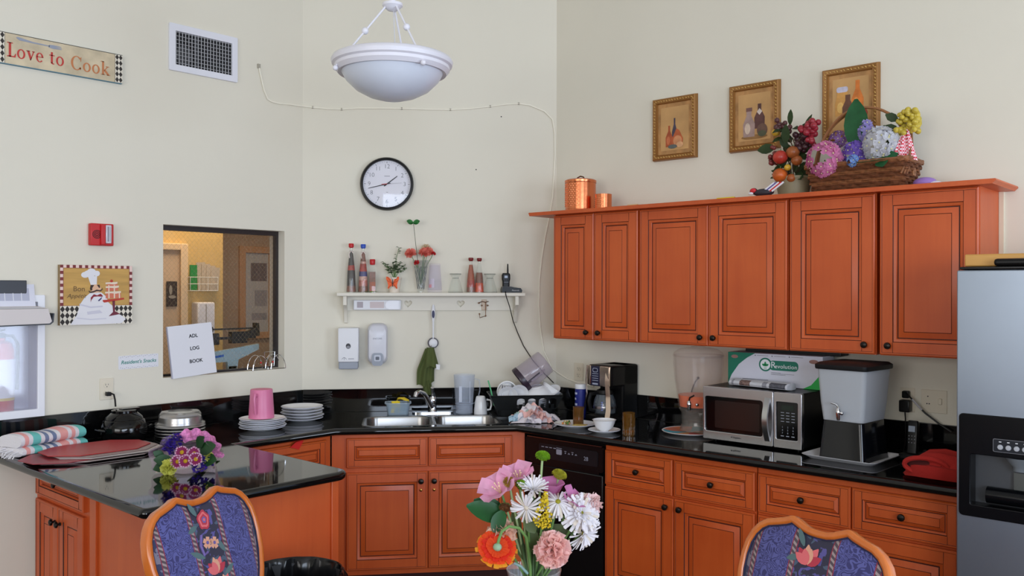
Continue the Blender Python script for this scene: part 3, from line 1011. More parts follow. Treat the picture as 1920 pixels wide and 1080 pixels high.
CWH = mat('canvas_white', (228, 226, 230), .6)
CSH = mat('canvas_shade', (206, 204, 216), .6)
b = B(CWH)
blob(b, [(215, 930), (300, 800), (340, 660), (400, 570), (470, 510), (620, 500), (690, 560), (720, 640), (770, 680), (790, 760), (900, 820), (960, 870), (900, 925), (560, 935)], -.0300)
b.use(CSH)
blob(b, [(330, 650), (480, 690), (640, 680), (640, 700), (480, 712), (335, 672)], -.0304)
blob(b, [(300, 835), (480, 858), (690, 850), (690, 862), (480, 872), (300, 848)], -.0304)
blob(b, [(430, 760), (600, 740), (640, 780), (440, 800)], -.0304)
b.use(CWH)
for q_, c in enumerate(((405, 265, 52, 40), (490, 232, 62, 56), (560, 245, 42, 38), (450, 250, 60, 46))):
    b.prism([px(c[0] + c[2] * math.cos(2 * PI * k / 18), c[1] + c[3] * math.sin(2 * PI * k / 18)) for k in range(18)], -.0304 - .0002 * q_, -.0298 - .00001 * q_)
blob(b, [(440, 280), (565, 280), (560, 395), (480, 400)], -.0304)
b.build('chef_figure', t)
b = B(mat('canvas_skin', (226, 182, 150), .6))
b.prism([px(545 + 72 * math.cos(2 * PI * k / 18), 450 + 58 * math.sin(2 * PI * k / 18)) for k in range(18)], -.0308, -.0302)
b.use(mat('canvas_brown', (62, 44, 40), .6))
blob(b, [(468, 450), (480, 400), (525, 402), (500, 440), (500, 470), (480, 478)], -.0312)
blob(b, [(560, 400), (595, 396), (606, 436), (590, 440)], -.0312)
blob(b, [(455, 470), (470, 492), (520, 480), (560, 462), (600, 470), (632, 455), (632, 435), (640, 460), (610, 486), (560, 484), (520, 500), (475, 508), (455, 495)], -.0314)
b.use(mat('canvas_red', (140, 38, 50), .6))
blob(b, [(478, 630), (480, 570), (520, 525), (565, 540), (610, 518), (640, 545), (635, 560), (570, 555), (520, 560), (490, 600)], -.0314)
b.use(mat('canvas_navy', (66, 60, 110), .6))
blob(b, [(575, 610), (615, 575), (632, 560), (622, 590), (590, 622)], -.0314)
b.build('face_motif', t)
b = B(mat('cake_orange', (212, 118, 92), .6))
blob(b, [(680, 585), (680, 515), (885, 505), (890, 575)], -.0304)
blob(b, [(690, 485), (690, 440), (850, 432), (855, 475)], -.0304)
blob(b, [(700, 418), (700, 388), (840, 380), (842, 408)], -.0304)
b.use(mat('cake_cream', (232, 212, 190), .6))
for y, x0, x1 in ((505, 672, 890), (430, 680, 862), (378, 678, 842)):
    blob(b, [(x0, y + 12), (x0, y - 12), (x1, y - 22), (x1, y + 2), ((x0 + x1) / 2 + 40, y + 14), ((x0 + x1) / 2 - 30, y + 8)], -.0308)
for x in (725, 800, 870):
    blob(b, [(x - 9, 585), (x - 9, 400 if x < 850 else 505), (x + 5, 400 if x < 850 else 505), (x + 9, 580)], -.0306)
b.use(mat('cake_stand', (188, 58, 46), .6))
blob(b, [(640, 622), (640, 605), (930, 575), (935, 598), (790, 620), (660, 640)], -.0312)
b.prism([px(760 + 20 * math.cos(2 * PI * k / 12), 345 + 20 * math.sin(2 * PI * k / 12)) for k in range(12)], -.0312, -.0306)
b.use(mat('cake_stem', (112, 40, 58), .6))
blob(b, [(772, 618), (806, 614), (808, 760), (880, 800), (722, 826), (780, 770)], -.0312)
b.build('cake_motif', t)
b = B(mat('canvas_text', (112, 84, 50), .6))
b.text('Bon', .036, px(328, 455)[0], -.0298, px(328, 455)[1], .0002)
b.text('Appétit', .030, px(292, 545)[0], -.0298, px(292, 550)[1], .0002, shear=.35)
b.build('lettering', t)

t = T('paper_sign', 'small white taped paper label reading Residents Snacks in green', 'label', 'L', -1.012, 0.0006, 1.286, M=fmat('L', -1.012, 0.0006, 1.286) @ Matrix.Rotation(R(-1), 4, 'Y'))
b = B(PAPER).prism(rrect(-.106, .106, -.035, .035, .004, 2), -.0012, 0)
b.use(mat('label_trim', (150, 140, 150), .6))
for k in range(20):
    for s in (-1, 1):
        b.prism(ell(-.095 + .01 * k, s * (.026 + .003 * (k % 3)), .0022, .0014, 8), -.0016, -.0012)
b.build('sheet', t)
B(mat('label_green', (28, 130, 118), .6)).text("Resident's Snacks", .0265, 0, -.0014, 0.0, .0002, offset=.0004, shear=.2).build('lettering', t)

def outlet(name, label, fr, u, z, w=.068, h=.108, plates=1, m=IVORY):
    t = T(name, label, 'outlet', fr, u, 0, z)
    B(m).box(-w / 2, w / 2, -.006, 0, -h / 2, h / 2, .002).build('cover_plate', t)
    for s in (-1, 1):
        b = B(m).prism(ell(0, s * .0195, .0165, .0155, 20), -.0085, -.005)
        b.use(INK).box(-.0075, -.0055, -.0089, -.008, s * .0195 - .001, s * .0195 + .008).box(.0055, .0075, -.0089, -.008, s * .0195, s * .0195 + .007).prism(ell(0, s * .0195 - .0075, .0025, k=10), -.0089, -.008)
        b.build('socket', t)
    return t
outlet('wall_outlet', 'ivory duplex outlet on the left wall with a black plug in its lower socket', 'L', -1.179, 1.156)
b = B(BLACK).box(-1.190, -1.166, -.035, -.0092, 1.122, 1.142, .004)
b.tube([(-1.168, -.03, 1.134), (-1.155, -.034, 1.128), (-1.150, -.036, 1.10), (-1.149, -.04, 1.066)], .0042, 8)
tag(b.build('power_plug', M=fmat('L')), 'black power plug and cord in the left wall outlet above the black cooker', 'plug')

# extinguisher cabinet in the left wall, its frame ending at the picture edge
t = T('extinguisher_cabinet', 'white framed recessed fire extinguisher cabinet with clear door', 'cabinet', 'L', -1.86, 0, 1.075)
b = B(mat('cabinet_white', (232, 232, 238), .35)).cut([rrect(-.03, .381, -.022, .56, .004, 2), rrect(.0, .352, .012, .53, .003, 1)], -.007, ext=.007, bevel=.002)
b.build('door_frame', t)
b = B(mat('cabinet_inside', (196, 196, 214), .35)).box(.002, .361, .128, .132, .002, .543).box(.002, .006, .0, .13, .002, .543).box(.357, .361, .0, .13, .002, .543).box(.002, .361, 0, .13, .002, .006).box(.002, .361, 0, .13, .539, .543)
b.build('liner', t)
b = B(clear('door_clear', (236, 238, 250), .16, .05, 1.5)).box(.0, .352, -.006, -.003, .012, .53)
b.build('door_pane', t)
t = T('fire_extinguisher', 'red fire extinguisher with white label inside the wall cabinet', 'fire extinguisher', 'L', -1.645, -.065, 1.082)
b = B(mat('extinguisher_red', (206, 22, 30), .25)).lathe([(.052, 0), (.056, .006), (.056, .29), (.045, .325), (.018, .34), (.018, .35), (0, .35)], 32)
b.build('cylinder', t)
B(mat('extinguisher_label', (238, 238, 240), .4)).lathe([(.0567, .06), (.0567, .25)], 24, False, R(190), R(340)).use(mat('extinguisher_yellow', (220, 190, 60), .4)).lathe([(.0568, .055), (.0568, .068)], 24, False, R(190), R(340)).build('label', t)
b = B(BLACK).box(-.014, .014, -.014, .014, .345, .375, .004).at(0, 0, .385, 0, R(-14)).box(-.06, .02, -.008, .008, -.004, .004, .002).at(0, 0, .37, 0, R(8)).box(-.06, .02, -.008, .008, -.003, .003, .002)
b.build('valve', t)
b = B(BLACK).tube([(.01, -.01, .36), (.045, -.02, .36), (.068, -.015, .32), (.07, -.01, .2), (.066, -.01, .1)], .008, 8)
b.build('hose', t)

# binder tray of papers over the cabinet
t = T('document_holder', 'cream and dark wall file holder with an open front lip above the extinguisher cabinet', 'document holder', 'L', -1.95, 0, 1.49)
b = B(mat('holder_dark', (46, 48, 56), .4)).box(0, .39, -.018, 0, .0, .216, .003)
b.build('back_plate', t)
b = B(mat('holder_cream', (214, 206, 204), .55)).prism([(0, .004), (.462, .012), (.470, .02), (.452, .082), (0, .082)], -.11, -.10)
b.at(0, 0, 0).geo([(0, -.11, .082), (.452, -.11, .082), (.43, -.02, .095), (0, -.02, .095)], [(0, 1, 2, 3)])
b.build('front_lip', t)
b = B(MC['holder_dark']).prism([(0, -.002), (.462, .006), (.476, .018), (.480, .06), (.474, .06), (.468, .02), (.458, .011), (0, .004)], -.112, -.02)
b.build('cover_edge', t)
b = B(mat('paper_print', (214, 214, 226), .7)).at(0, -.03, .085, R(-12)).box(.02, .425, -.002, 0, 0, .115)
b.use(mat('print_grey', (176, 178, 196), .7)).box(.03, .40, -.0026, -.002, .035, .095)
for k in range(10):
    b.use(PAPER).box(.04 + .036 * k, .043 + .036 * k, -.003, -.0026, .035, .095)
b.at().use(PAPER).geo([(0.01, -.108, .0835), (.44, -.108, .0835), (.42, -.03, .093), (.01, -.03, .093)], [(0, 1, 2, 3)])
tag(b.build('printed_sheet', M=fmat('L', -1.95, 0, 1.49)), 'printed white sheets standing in the wall file holder', 'papers')

# on the window sill
t = T('log_book', 'white binder reading ADL LOG BOOK leaning in the window opening', 'binder', 'L', -.722, 0, 1.1895, M=fmat('L', -.705, .022, 1.1905) @ Matrix.Rotation(R(-5), 4, 'X') @ Matrix.Rotation(R(-4.2), 4, 'Y'))
B(PAPER).box(-.128, .128, 0, .022, 0, .283, .002).build('cover', t)
b = B(INK)
for s, z in (('ADL', .218), ('LOG', .150), ('BOOK', .080)):
    b.text(s, .027, .012, -.0006, z, .0003, offset=.0006)
b.build('lettering', t)
b = B(mat('card_edge', (190, 190, 206), .6)).box(-.131, -.126, .002, .018, .002, .281)
b.build('spine', t)
t = T('wire_holder', 'chrome wire rack with red beads on the right end of the window sill', 'wire rack', 'L', -.228, -.03, 1.1895)
b = B(CHROME)
for x in (-.06, .06):
    for y in (-.03, .03):
        b.tube([(x + .05 * math.cos(R(a)), y, max(.002, .085 * math.sin(R(a)))) for a in range(0, 181, 15)], .0022, 6)
b.tube([(-.11, -.03, .003), (.11, -.03, .003)], .0022, 6).tube([(-.11, .03, .003), (.11, .03, .003)], .0022, 6)
b.tube([(-.035, -.03, .105), (.035, -.03, .105), (.03, -.03, .02), (-.03, -.03, .02)], .002, 6, closed=True)
b.tube([(0, -.03, .04), (-.02, -.03, .07), (0, -.03, .09), (.02, -.03, .07)], .002, 6, closed=True)
for x in (-.11, .11):
    b.tube([(x, -.03, .003), (x, .03, .003)], .0022, 6)
b.build('wire_frame', t)
b = B(RED)
for x in (-.06, .02):
    b.sph((x, -.033, .045), .006, 10, 6)
b.build('bead', t)

# white cable stapled across the walls
pl = [wp('L', u, .008, z) for u, z in ((-.307, 2.965), (-.300, 2.93), (-.273, 2.832), (-.248, 2.783), (-.220, 2.772), (-.17, 2.769), (-.10, 2.776), (-.02, 2.778))]
pl += [wp('C', u, .006, z) for u, z in ((.06, 2.775), (.15, 2.768), (.234, 2.768), (.33, 2.777), (.428, 2.780), (.6, 2.783), (.755, 2.782), (.9, 2.784), (1.021, 2.793), (1.15, 2.812), (1.256, 2.828), (1.33, 2.834), (1.40, 2.826), (1.494, 2.79), (1.545, 2.74), (1.560, 2.654), (1.562, 2.519), (1.548, 2.248), (1.525, 2.12), (1.50, 2.0), (1.478, 1.86), (1.465, 1.74), (1.460, 1.56), (1.470, 1.42), (1.492, 1.28), (1.545, 1.165))]
pl += [wp('R', u, .008, z) for u, z in ((.03, 1.135), (.10, 1.105), (.20, 1.085), (.3, 1.075))]
CABM = mat('cable_white', (244, 238, 222), .5)
b = B(CABM).tube(pl, .0042, 6)
cab_ = tag(b.build('white_cable'), 'thin white cable stapled across the walls and looping down beside the wall cabinets', 'cable')
b = B(mat('staple_grey', (170, 164, 150), .4))
for u, z in ((.06, 2.775), (.234, 2.768), (.6, 2.783), (.9, 2.784), (1.15, 2.812), (1.33, 2.834)):
    p = wp('C', u, .006, z)
    b.box(p.x - .004, p.x + .004, p.y - .004, p.y + .004, p.z - .007, p.z + .007)
p = wp('L', -.307, .004, 2.967)
b.box(p.x - .006, p.x + .008, p.y - .008, p.y + .008, p.z - .012, p.z + .012)
b.build('staple', cab_)

# ------------------------------------------------------------------ clock
t = T('wall_clock', 'round wall clock with black rim and white face', 'clock', 'C', .510, 0, 2.313)
b = B(BLACK).at(0, 0, 0, R(90)).lathe([(.14, 0), (.158, 0), (.163, .01), (.163, .03), (.157, .042), (.148, .044), (.145, .038), (.145, .012)], 56, False)
b.build('rim', t)
B(mat('clock_face', (232, 230, 236), .4)).prism(ell(0, 0, .146, k=56), -.016, -.004).build('dial', t)
b = B(mat('clock_numeral', (70, 70, 76), .5))
for k in range(1, 13):
    a = R(90 - 30 * k)
    b.text(str(k), .037, .108 * math.cos(a), -.0163, .108 * math.sin(a), .0002, offset=-.0006)
b.build('numerals', t)
b = B(INK)
for k in range(60):
    a = R(6 * k)
    r0, w_ = (.128, .0012) if k % 5 == 0 else (.134, .0005)
    b.prism([(r0 * math.cos(a) - w_ * math.sin(a), r0 * math.sin(a) + w_ * math.cos(a)), (r0 * math.cos(a) + w_ * math.sin(a), r0 * math.sin(a) - w_ * math.cos(a)), (.139 * math.cos(a) + w_ * math.sin(a), .139 * math.sin(a) - w_ * math.cos(a)), (.139 * math.cos(a) - w_ * math.sin(a), .139 * math.sin(a) + w_ * math.cos(a))], -.0165, -.0155)
b.use(mat('clock_small_print', (150, 148, 156), .5)).box(-.016, .018, -.0164, -.016, .047, .0505).box(-.004, .006, -.0164, -.016, -.052, -.049)
b.build('minute_marks', t)
def hand(nm, ang, l, tail, w_, y, m):
    a = R(90 - ang)
    c, s = math.cos(a), math.sin(a)
    b = B(m).prism([(-tail * c - w_ * s, -tail * s + w_ * c), (-tail * c + w_ * s, -tail * s - w_ * c), (l * c + w_ * .6 * s, l * s - w_ * .6 * c), (l * c - w_ * .6 * s, l * s + w_ * .6 * c)], y, y + .001)
    b.build(nm, t)
hand('hour_hand', 52, .080, .022, .0032, -.021, INK)
hand('minute_hand', 256, .117, .022, .0028, -.023, INK)
hand('second_hand', 85, .09, .0, .0007, -.0255, mat('second_grey', (120, 112, 116), .5))
hand('second_hand', 265, .034, .0, .0025, -.0255, mat('second_red', (190, 50, 56), .5))
B(clear('clock_glass', (240, 240, 245), .0, .04, 1.4)).at(0, -.034, 0, R(90)).lathe([(.146, 0), (.1, .003), (0, .004)], 40, False).build('crystal', t)

# ------------------------------------------------------------------ soap dispensers
t = T('soap_dispenser', 'tall white soap dispenser with oval dark window and grey base', 'soap dispenser', 'C', .282, 0, 1.182)
b = B(WHITE).box(-.062, .062, -.105, 0, .042, .25, .009)
b.build('housing', t)
B(mat('dispenser_grey', (150, 156, 168), .4)).box(-.058, .058, -.1, 0, 0, .043, .006).build('push_bar', t)
B(mat('oval_dark', (60, 60, 64), .2)).prism(ell(.0, .14, .0145, .0165, 24), -.1062, -.104).use(mat('oval_light', (140, 140, 146), .2)).prism(ell(.0, .134, .011, .008, 20), -.1066, -.106).build('sight_window', t)
b = B(mat('print_soft', (140, 140, 150), .5)).tube([(-.038, -.1055, .06), (-.03, -.1055, .07), (-.024, -.1055, .072), (-.018, -.1055, .07), (-.01, -.1055, .06)], .0014, 6).tube([(-.024, -.1055, .072), (-.024, -.1055, .056)], .0014, 6).box(.0, .034, -.1056, -.105, .061, .065)
b.build('logo', t)
t = T('soap_dispenser', 'rounded white soap dispenser with grey push button beside the tall one', 'soap dispenser', 'C', .456, 0, 1.208)
b = B(mat('dispenser_white', (214, 214, 222), .3))
rings = []
for y, k in ((0, 1.0), (-.05, 1.0), (-.085, .95), (-.10, .84), (-.106, .6)):
    rings.append([(x * k, y, .125 + (z - .125) * k) for x, z in rrect(-.061, .061, .0, .249, .04, 6)])
b.loft(rings)
b.build('housing', t)
b = B(mat('dispenser_grey', (150, 156, 168), .4)).prism(rrect(-.033, .033, -.006, .072, .018, 5), -.113, -.03)
b.use(mat('button_light', (196, 200, 212), .25)).prism(rrect(-.02, .02, .022, .06, .008, 4), -.117, -.11)
b.use(mat('button_dark', (90, 94, 106), .3)).prism(rrect(-.011, .011, .03, .05, .004, 3), -.1185, -.116)
b.build('push_button', t)
B(mat('print_soft', (140, 140, 150), .5)).text('ENCORE', .014, 0, -.1068, .158, .0003).build('lettering', t)
# ------------------------------------------------------------------ shelf
SHW = mat('shelf_paint', (226, 220, 206), .5)
SZ = 1.645
t = T('wall_shelf', 'cream painted wall shelf with heart cutouts and brackets above the sink', 'shelf', 'C', 0, 0, 0)
B(SHW).box(.214, 1.358, -.135, -.001, SZ - .022, SZ, .005).build('shelf_board', t)
def heart(cx, cz, s):
    return [(cx + s * .5 * (math.sin(R(a)) ** 3), cz + s * .5 * (13 * math.cos(R(a)) - 5 * math.cos(R(2 * a)) - 2 * math.cos(R(3 * a)) - math.cos(R(4 * a))) / 16) for a in range(360, 0, -12)]
B(SHW).cut([rrect(.262, 1.312, 1.535, SZ - .022, .003, 1), heart(.640, 1.577, .05), heart(.965, 1.577, .05)], -.010, ext=.008, bevel=.001).build('back_rail', t)
for x in (.262, 1.306):
    b = B(SHW)
    pr = [(-.118, SZ - .022), (-.118, SZ - .075), (-.10, SZ - .085), (-.06, SZ - .10), (-.035, SZ - .14), (-.018, SZ - .185), (-.001, SZ - .19), (-.001, SZ - .022)]
    b.geo([(x - .01, y, z) for y, z in pr] + [(x + .01, y, z) for y, z in pr], [tuple(range(8)), tuple(range(15, 7, -1))] + [(i, (i + 1) % 8, (i + 1) % 8 + 8, i + 8) for i in range(8)])
    b.build('bracket', t)
t = T('wrap_dispenser', 'white plastic can opener style wall unit fixed under the shelf left end', 'dispenser', 'C', .309, .021, 1.538)
b = B(WHITE).box(0, .288, -.028, 0, 0, .062, .006)
b.build('housing', t)
B(mat('unit_pinkgrey', (206, 190, 190), .4)).box(.10, .185, -.0295, -.027, .012, .05).use(mat('unit_grey', (170, 160, 166), .4)).box(.022, .058, -.0295, -.027, .014, .05).build('label_panel', t)
B(mat('lever_white', (240, 240, 246), .3)).prism([(.19, .03), (.198, .048), (.215, .058), (.275, .058), (.275, .004), (.215, .004), (.198, .012)], -.036, -.027).build('lever', t)
t = T('key_hook', 'small brass key hook with dangling wire hooks on the shelf rail', 'hook', 'C', 1.108, .0195, 1.48)
b = B(mat('hook_plate', (210, 190, 168), .5)).box(-.012, .020, -.004, 0, .055, .122, .004)
b.build('backplate', t)
b = B(mat('hook_wire', (150, 116, 92), .35, metal=.8))
b.tube([(-.03, -.014, .10), (-.01, -.016, .11), (.01, -.016, .105), (.03, -.014, .11)], .0028, 6).tube([(.012, -.014, .105), (.012, -.018, .02), (-.025, -.02, .008), (-.026, -.02, .03)], .0026, 6)
for x, z in ((-.03, .1), (-.026, .032), (.012, .02), (-.012, .085), (.025, .085)):
    b.sph((x, -.016, z), .0055, 8, 6)
b.build('wire_hooks', t)

# bottles
def tall_bottle(label, u, n, h, rb, rt, capm, layers, sq=False, group=None, capr=1.6, ribbon=False):
    """slender bottle of layered filling: glass, filling, cap, tie"""
    t = T('decorative_bottle', label, 'bottle', 'C', u, n, SZ, group=group)
    prof = [(rb, .0), (rb, .012), (rb * .72 + rt * .28, h * .45), (rt * 1.25, h * .80), (rt, h * .86), (rt, h * .93)]
    seg = 4 if sq else 8
    a0 = PI / 4
    k = 1.18 if sq else 1.0
    if sq:
        prof = [(rb, 0), (rb, h * .66), (rb * .8, h * .70), (rt, h * .74), (rt, h * .86)]
    g = B(GLASS).at(0, 0, 0, rz=a0).lathe([(r * k, z) for r, z in prof], seg if sq else 20, False)
    g.build('glass', t)
    zs = 0.004
    f = B()
    def rad(z):
        for (r0, z0_), (r1, z1_) in zip(prof, prof[1:]):
            if z <= z1_:
                return r0 + (r1 - r0) * (z - z0_) / (z1_ - z0_ + 1e-9)
        return prof[-1][0]
    f.at(0, 0, 0, rz=a0)
    for m_, frac in layers:
        z1_ = min(zs + h * frac, prof[-1][1])
        f.use(m_)
        steps = 3
        f.lathe([(rad(zs + (z1_ - zs) * i / steps) * k * .93, zs + (z1_ - zs) * i / steps) for i in range(steps + 1)], seg if sq else 20, True)
        zs = z1_
    f.build('filling', t)
    ch = h * (.86 if sq else .93)
    c = B(capm).lathe([(rt * 1.05, ch - .006), (rt * capr, ch), (rt * capr * 1.05, h - .004), (rt * capr * .9, h), (0, h)], 18)
    c.build('cap', t)
    if ribbon:
        r = B(mat('ribbon_white', (230, 214, 206), .6)).tube([(rt * 1.25 * math.cos(R(a)), rt * 1.25 * math.sin(R(a)), h * .84) for a in range(0, 360, 45)], .002, 6, closed=True)
        r.tube([(-.004, -rt * 1.3, h * .84), (-.012, -rt * 1.5, h * .78), (-.008, -rt * 2, h * .70)], .0025, 6).tube([(.004, -rt * 1.3, h * .84), (.012, -rt * 1.5, h * .80)], .0025, 6)
        r.build('ribbon', t)
    return t
def lay(name, rgb):
    return mat('filling_' + name, rgb, .45, noise=(70, .35))
F1 = lay('dark', (70, 60, 56)); F2 = lay('red', (170, 56, 44)); F3 = lay('brown', (128, 76, 58)); F4 = lay('rose', (190, 110, 96)); F5 = lay('navy', (70, 66, 120)); F6 = lay('rust', (166, 76, 40)); F7 = lay('orange', (206, 72, 30)); F8 = lay('pink', (206, 160, 146))
CAPR = mat('cap_red', (190, 26, 34), .35); CAPB = mat('cap_blue', (46, 80, 180), .35); CAPD = mat('cap_dark_red', (120, 26, 28), .4)
tall_bottle('tall slim bottle of dark filling with red cap, leftmost on the shelf', .296, .055, .298, .030, .0095, CAPR, [(F3, .12), (F1, .32), (F2, .1), (F1, .3)], ribbon=True)
tall_bottle('tall slim bottle of layered filling with blue cap on the shelf', .368, .055, .294, .031, .0095, CAPB, [(F3, .12), (F4, .12), (F8, .08), (F5, .1), (F2, .16), (F8, .05), (F3, .2)], ribbon=True)
tall_bottle('short square bottle of brown filling with red cap on the shelf', .424, .055, .203, .0225, .0135, CAPR, [(F6, .30), (F3, .30)], sq=True, capr=1.2)
tall_bottle('slim bottle of red filling with dark cap beside the flared glass on the shelf', 1.026, .055, .216, .029, .0095, CAPD, [(F3, .14), (F2, .2), (F6, .44)])
tall_bottle('slim bottle of orange and brown filling, rightmost bottle on the shelf', 1.078, .06, .214, .029, .0095, CAPD, [(F7, .26), (F3, .30)])

# fake green butterfly lying on the shelf
b = B(mat('leaf_lime', (110, 180, 40), .5))
for sx in (-1, 1):
    b.petal((0, 0, .006), (sx, .25, 0), (0, 0, 1), .05, .03, .1, .05)
    b.petal((0, 0, .005), (sx, -.5, 0), (0, 0, 1), .035, .026, .1, .05)
b.tube([(0, -.02, .005), (0, .02, .005)], .003, 6)
tag(b.build('butterfly_ornament', M=fmat('C', .42, .112, SZ, R(10))), 'lime green butterfly ornament lying flat on the shelf before the bottles', 'ornament')

# plant pot with an orange butterfly
t = T('potted_plant', 'small leafy plant in a cream pot with an orange butterfly on the shelf', 'potted plant', 'C', .556, .065, SZ)
b = B(mat('pot_cream', (226, 214, 198), .5)).lathe([(.031, 0), (.043, .082), (.046, .084), (.046, .092), (.042, .092), (.04, .08)], 24)
b.build('pot', t)
SAGE = mat('sage_leaf', (92, 112, 84), .6, noise=(40, .2))
b = B(STEMG)
rr = random.Random(3)
lf = []
for k in range(13):
    a = rr.uniform(0, 2 * PI)
    sp = rr.uniform(.03, .085)
    h = rr.uniform(.05, .11)
    if k == 0:
        a, sp, h = .3, .03, .19
    e = Vector((sp * math.cos(a), sp * math.sin(a) * .4 - .008, .085 + h))
    m_ = Vector((e.x * .35, e.y * .35, .085 + h * .6))
    b.tube([(0, 0, .08), m_, e], .0016, 5)
    lf.append((m_, e))
b.build('stems', t)
b = B(SAGE)
for m_, e in lf:
    for q in range(11):
        f = q / 10
        p = m_.lerp(e, f)
        a = rr.uniform(0, 2 * PI)
        b.petal(p, (math.cos(a), math.sin(a), rr.uniform(-.1, .5)), (0, -.4, 1), .022, .016, .25, -.2, k=2)
b.build('leaves', t)
b = B(mat('butterfly_orange', (232, 92, 30), .5))
W1 = [(.002, .0), (.012, .03), (.03, .046), (.044, .048), (.044, .03), (.034, .006), (.03, -.014), (.034, -.034), (.026, -.038), (.018, -.024), (.004, -.016)]
for s in (-1, 1):
    b.prism([(s * x, z) for x, z in W1], -.002, 0)
b.use(mat('butterfly_dark', (60, 26, 16), .5)).box(-.0025, .0025, -.004, 0, -.022, .026, .001)
for s in (-1, 1):
    for x, z in ((.036, .046), (.040, .022), (.030, -.034)):
        b.tube([(s * .002, -.0026, 0), (s * x, -.0026, z)], .0009, 5)
    b.tube([(s * .001, -.003, .026), (s * .012, -.003, .045)], .0007, 5)
b.v = [Matrix.Translation((-.010, -.046, .055)) @ Matrix.Rotation(R(-8), 4, 'X') @ Matrix.Scale(.88, 4) @ v for v in b.v]
b.build('butterfly', t)

# vase of carnations
t = T('flower_vase', 'cut glass trumpet vase on the shelf', 'vase', 'C', .717, .07, SZ)
cutg = clear('cut_glass', (214, 220, 216), .10, .04, 1.5)
b = B(cutg).lathe([(.021, .0), (.022, .012), (.019, .02), (.022, .06), (.032, .12), (.054, .198), (.050, .198), (.028, .12), (.017, .06), (.012, .03)], 16, False)
b.build('body', t)
b = B(clear('glass_facet', (150, 156, 160), .35, .1, 1.4))
for k in range(10):
    for s in (-1, 1):
        b.tube([((.0195 + (.040 - .0195) * f) * math.cos(R(36 * k + s * 60 * f)), (.0195 + (.040 - .0195) * f) * math.sin(R(36 * k + s * 60 * f)), .02 + .14 * f) for f in (0, .33, .66, 1)], .0013, 4)
b.build('facets', t)
CORAL = mat('carnation_coral', (252, 142, 126), .6, noise=(90, .2))
def ruffle(b, c, r, n, rs, squash=.8, axis=(0, 0, 1), pw=.55):
    """a carnation head: many short frilled petals around a dome"""
    q = Vector(axis).normalized().to_track_quat('Z', 'Y').to_matrix()
    for k in range(n):
        ph = math.acos(1 - 1.25 * (k + .5) / n)
        th = k * 2.39996
        d = q @ Vector((math.sin(ph) * math.cos(th), math.sin(ph) * math.sin(th), math.cos(ph) * squash))
        s = Vector((rs.uniform(-1, 1), rs.uniform(-1, 1), rs.uniform(-1, 1)))
        b.petal(Vector(c) + d * r * .15, d, s, r * rs.uniform(.75, 1.02), r * pw * rs.uniform(.8, 1.2), rs.uniform(-.4, .4), rs.uniform(-.25, .25), 3, tip=.8, wave=.35)
rc_ = random.Random(5)
for lb, (x, y, z), r in (('coral carnation leaning left out of the shelf vase', (-.062, -.02, .245), .034), ('coral carnation in the middle of the shelf vase', (.018, -.01, .25), .034), ('coral carnation behind the middle one in the shelf vase', (.045, .01, .258), .030), ('small red carnation drooping over the rim of the shelf vase', (-.026, -.05, .185), .019), ('small red carnation at the right of the shelf vase', (.075, 0, .243), .016)):
    f = T('carnation', lb, 'flower', 'C', .717, .07, SZ)
    B(STEMG).tube([(0, 0, .05), (x * .35, y * .35, .15), (x * .85, y * .85, z - .03), (x, y, z)], .0022, 6).build('stem', f)
    b = B(CORAL if r > .02 else mat('carnation_red', (214, 44, 52), .6))
    ruffle(b, (x, y, z - r * .3), r, 46 if r > .02 else 26, rc_, axis=(x * 4, -.6, 1))
    b.build('bloom', f)
f = T('carnation', 'pale cream carnation at the back of the shelf vase', 'flower', 'C', .717, .07, SZ)
B(STEMG).tube([(0, 0, .05), (.012, .012, .15), (.03, .025, .25)], .0022, 6).build('stem', f)
b = B(mat('carnation_cream', (230, 210, 178), .6))
ruffle(b, (.032, .03, .27), .03, 34, rc_)
b.build('bloom', f)
f = T('butterfly_pick', 'dark green butterfly on a tall wire pick above the shelf vase', 'ornament', 'C', .717, .07, SZ)
B(mat('pick_wire', (50, 70, 50), .5)).tube([(0, 0, .05), (-.02, 0, .2), (-.035, 0, .33), (-.045, -.01, .425)], .0016, 6).build('wire', f)
b = B(mat('butterfly_green', (40, 110, 50), .5, noise=(90, .4)))
for s in (-1, 1):
    b.petal((-.047, -.01, .425), (s, -.2, .25), (0, -1, .5), .044, .036, .1, .1, k=4)
    b.petal((-.047, -.01, .424), (s, -.9, -.1), (0, -.6, 1), .028, .024, .1, .1, k=3)
b.tube([(-.047, -.03, .422), (-.047, .012, .43)], .003, 6)
b.build('wings', f)

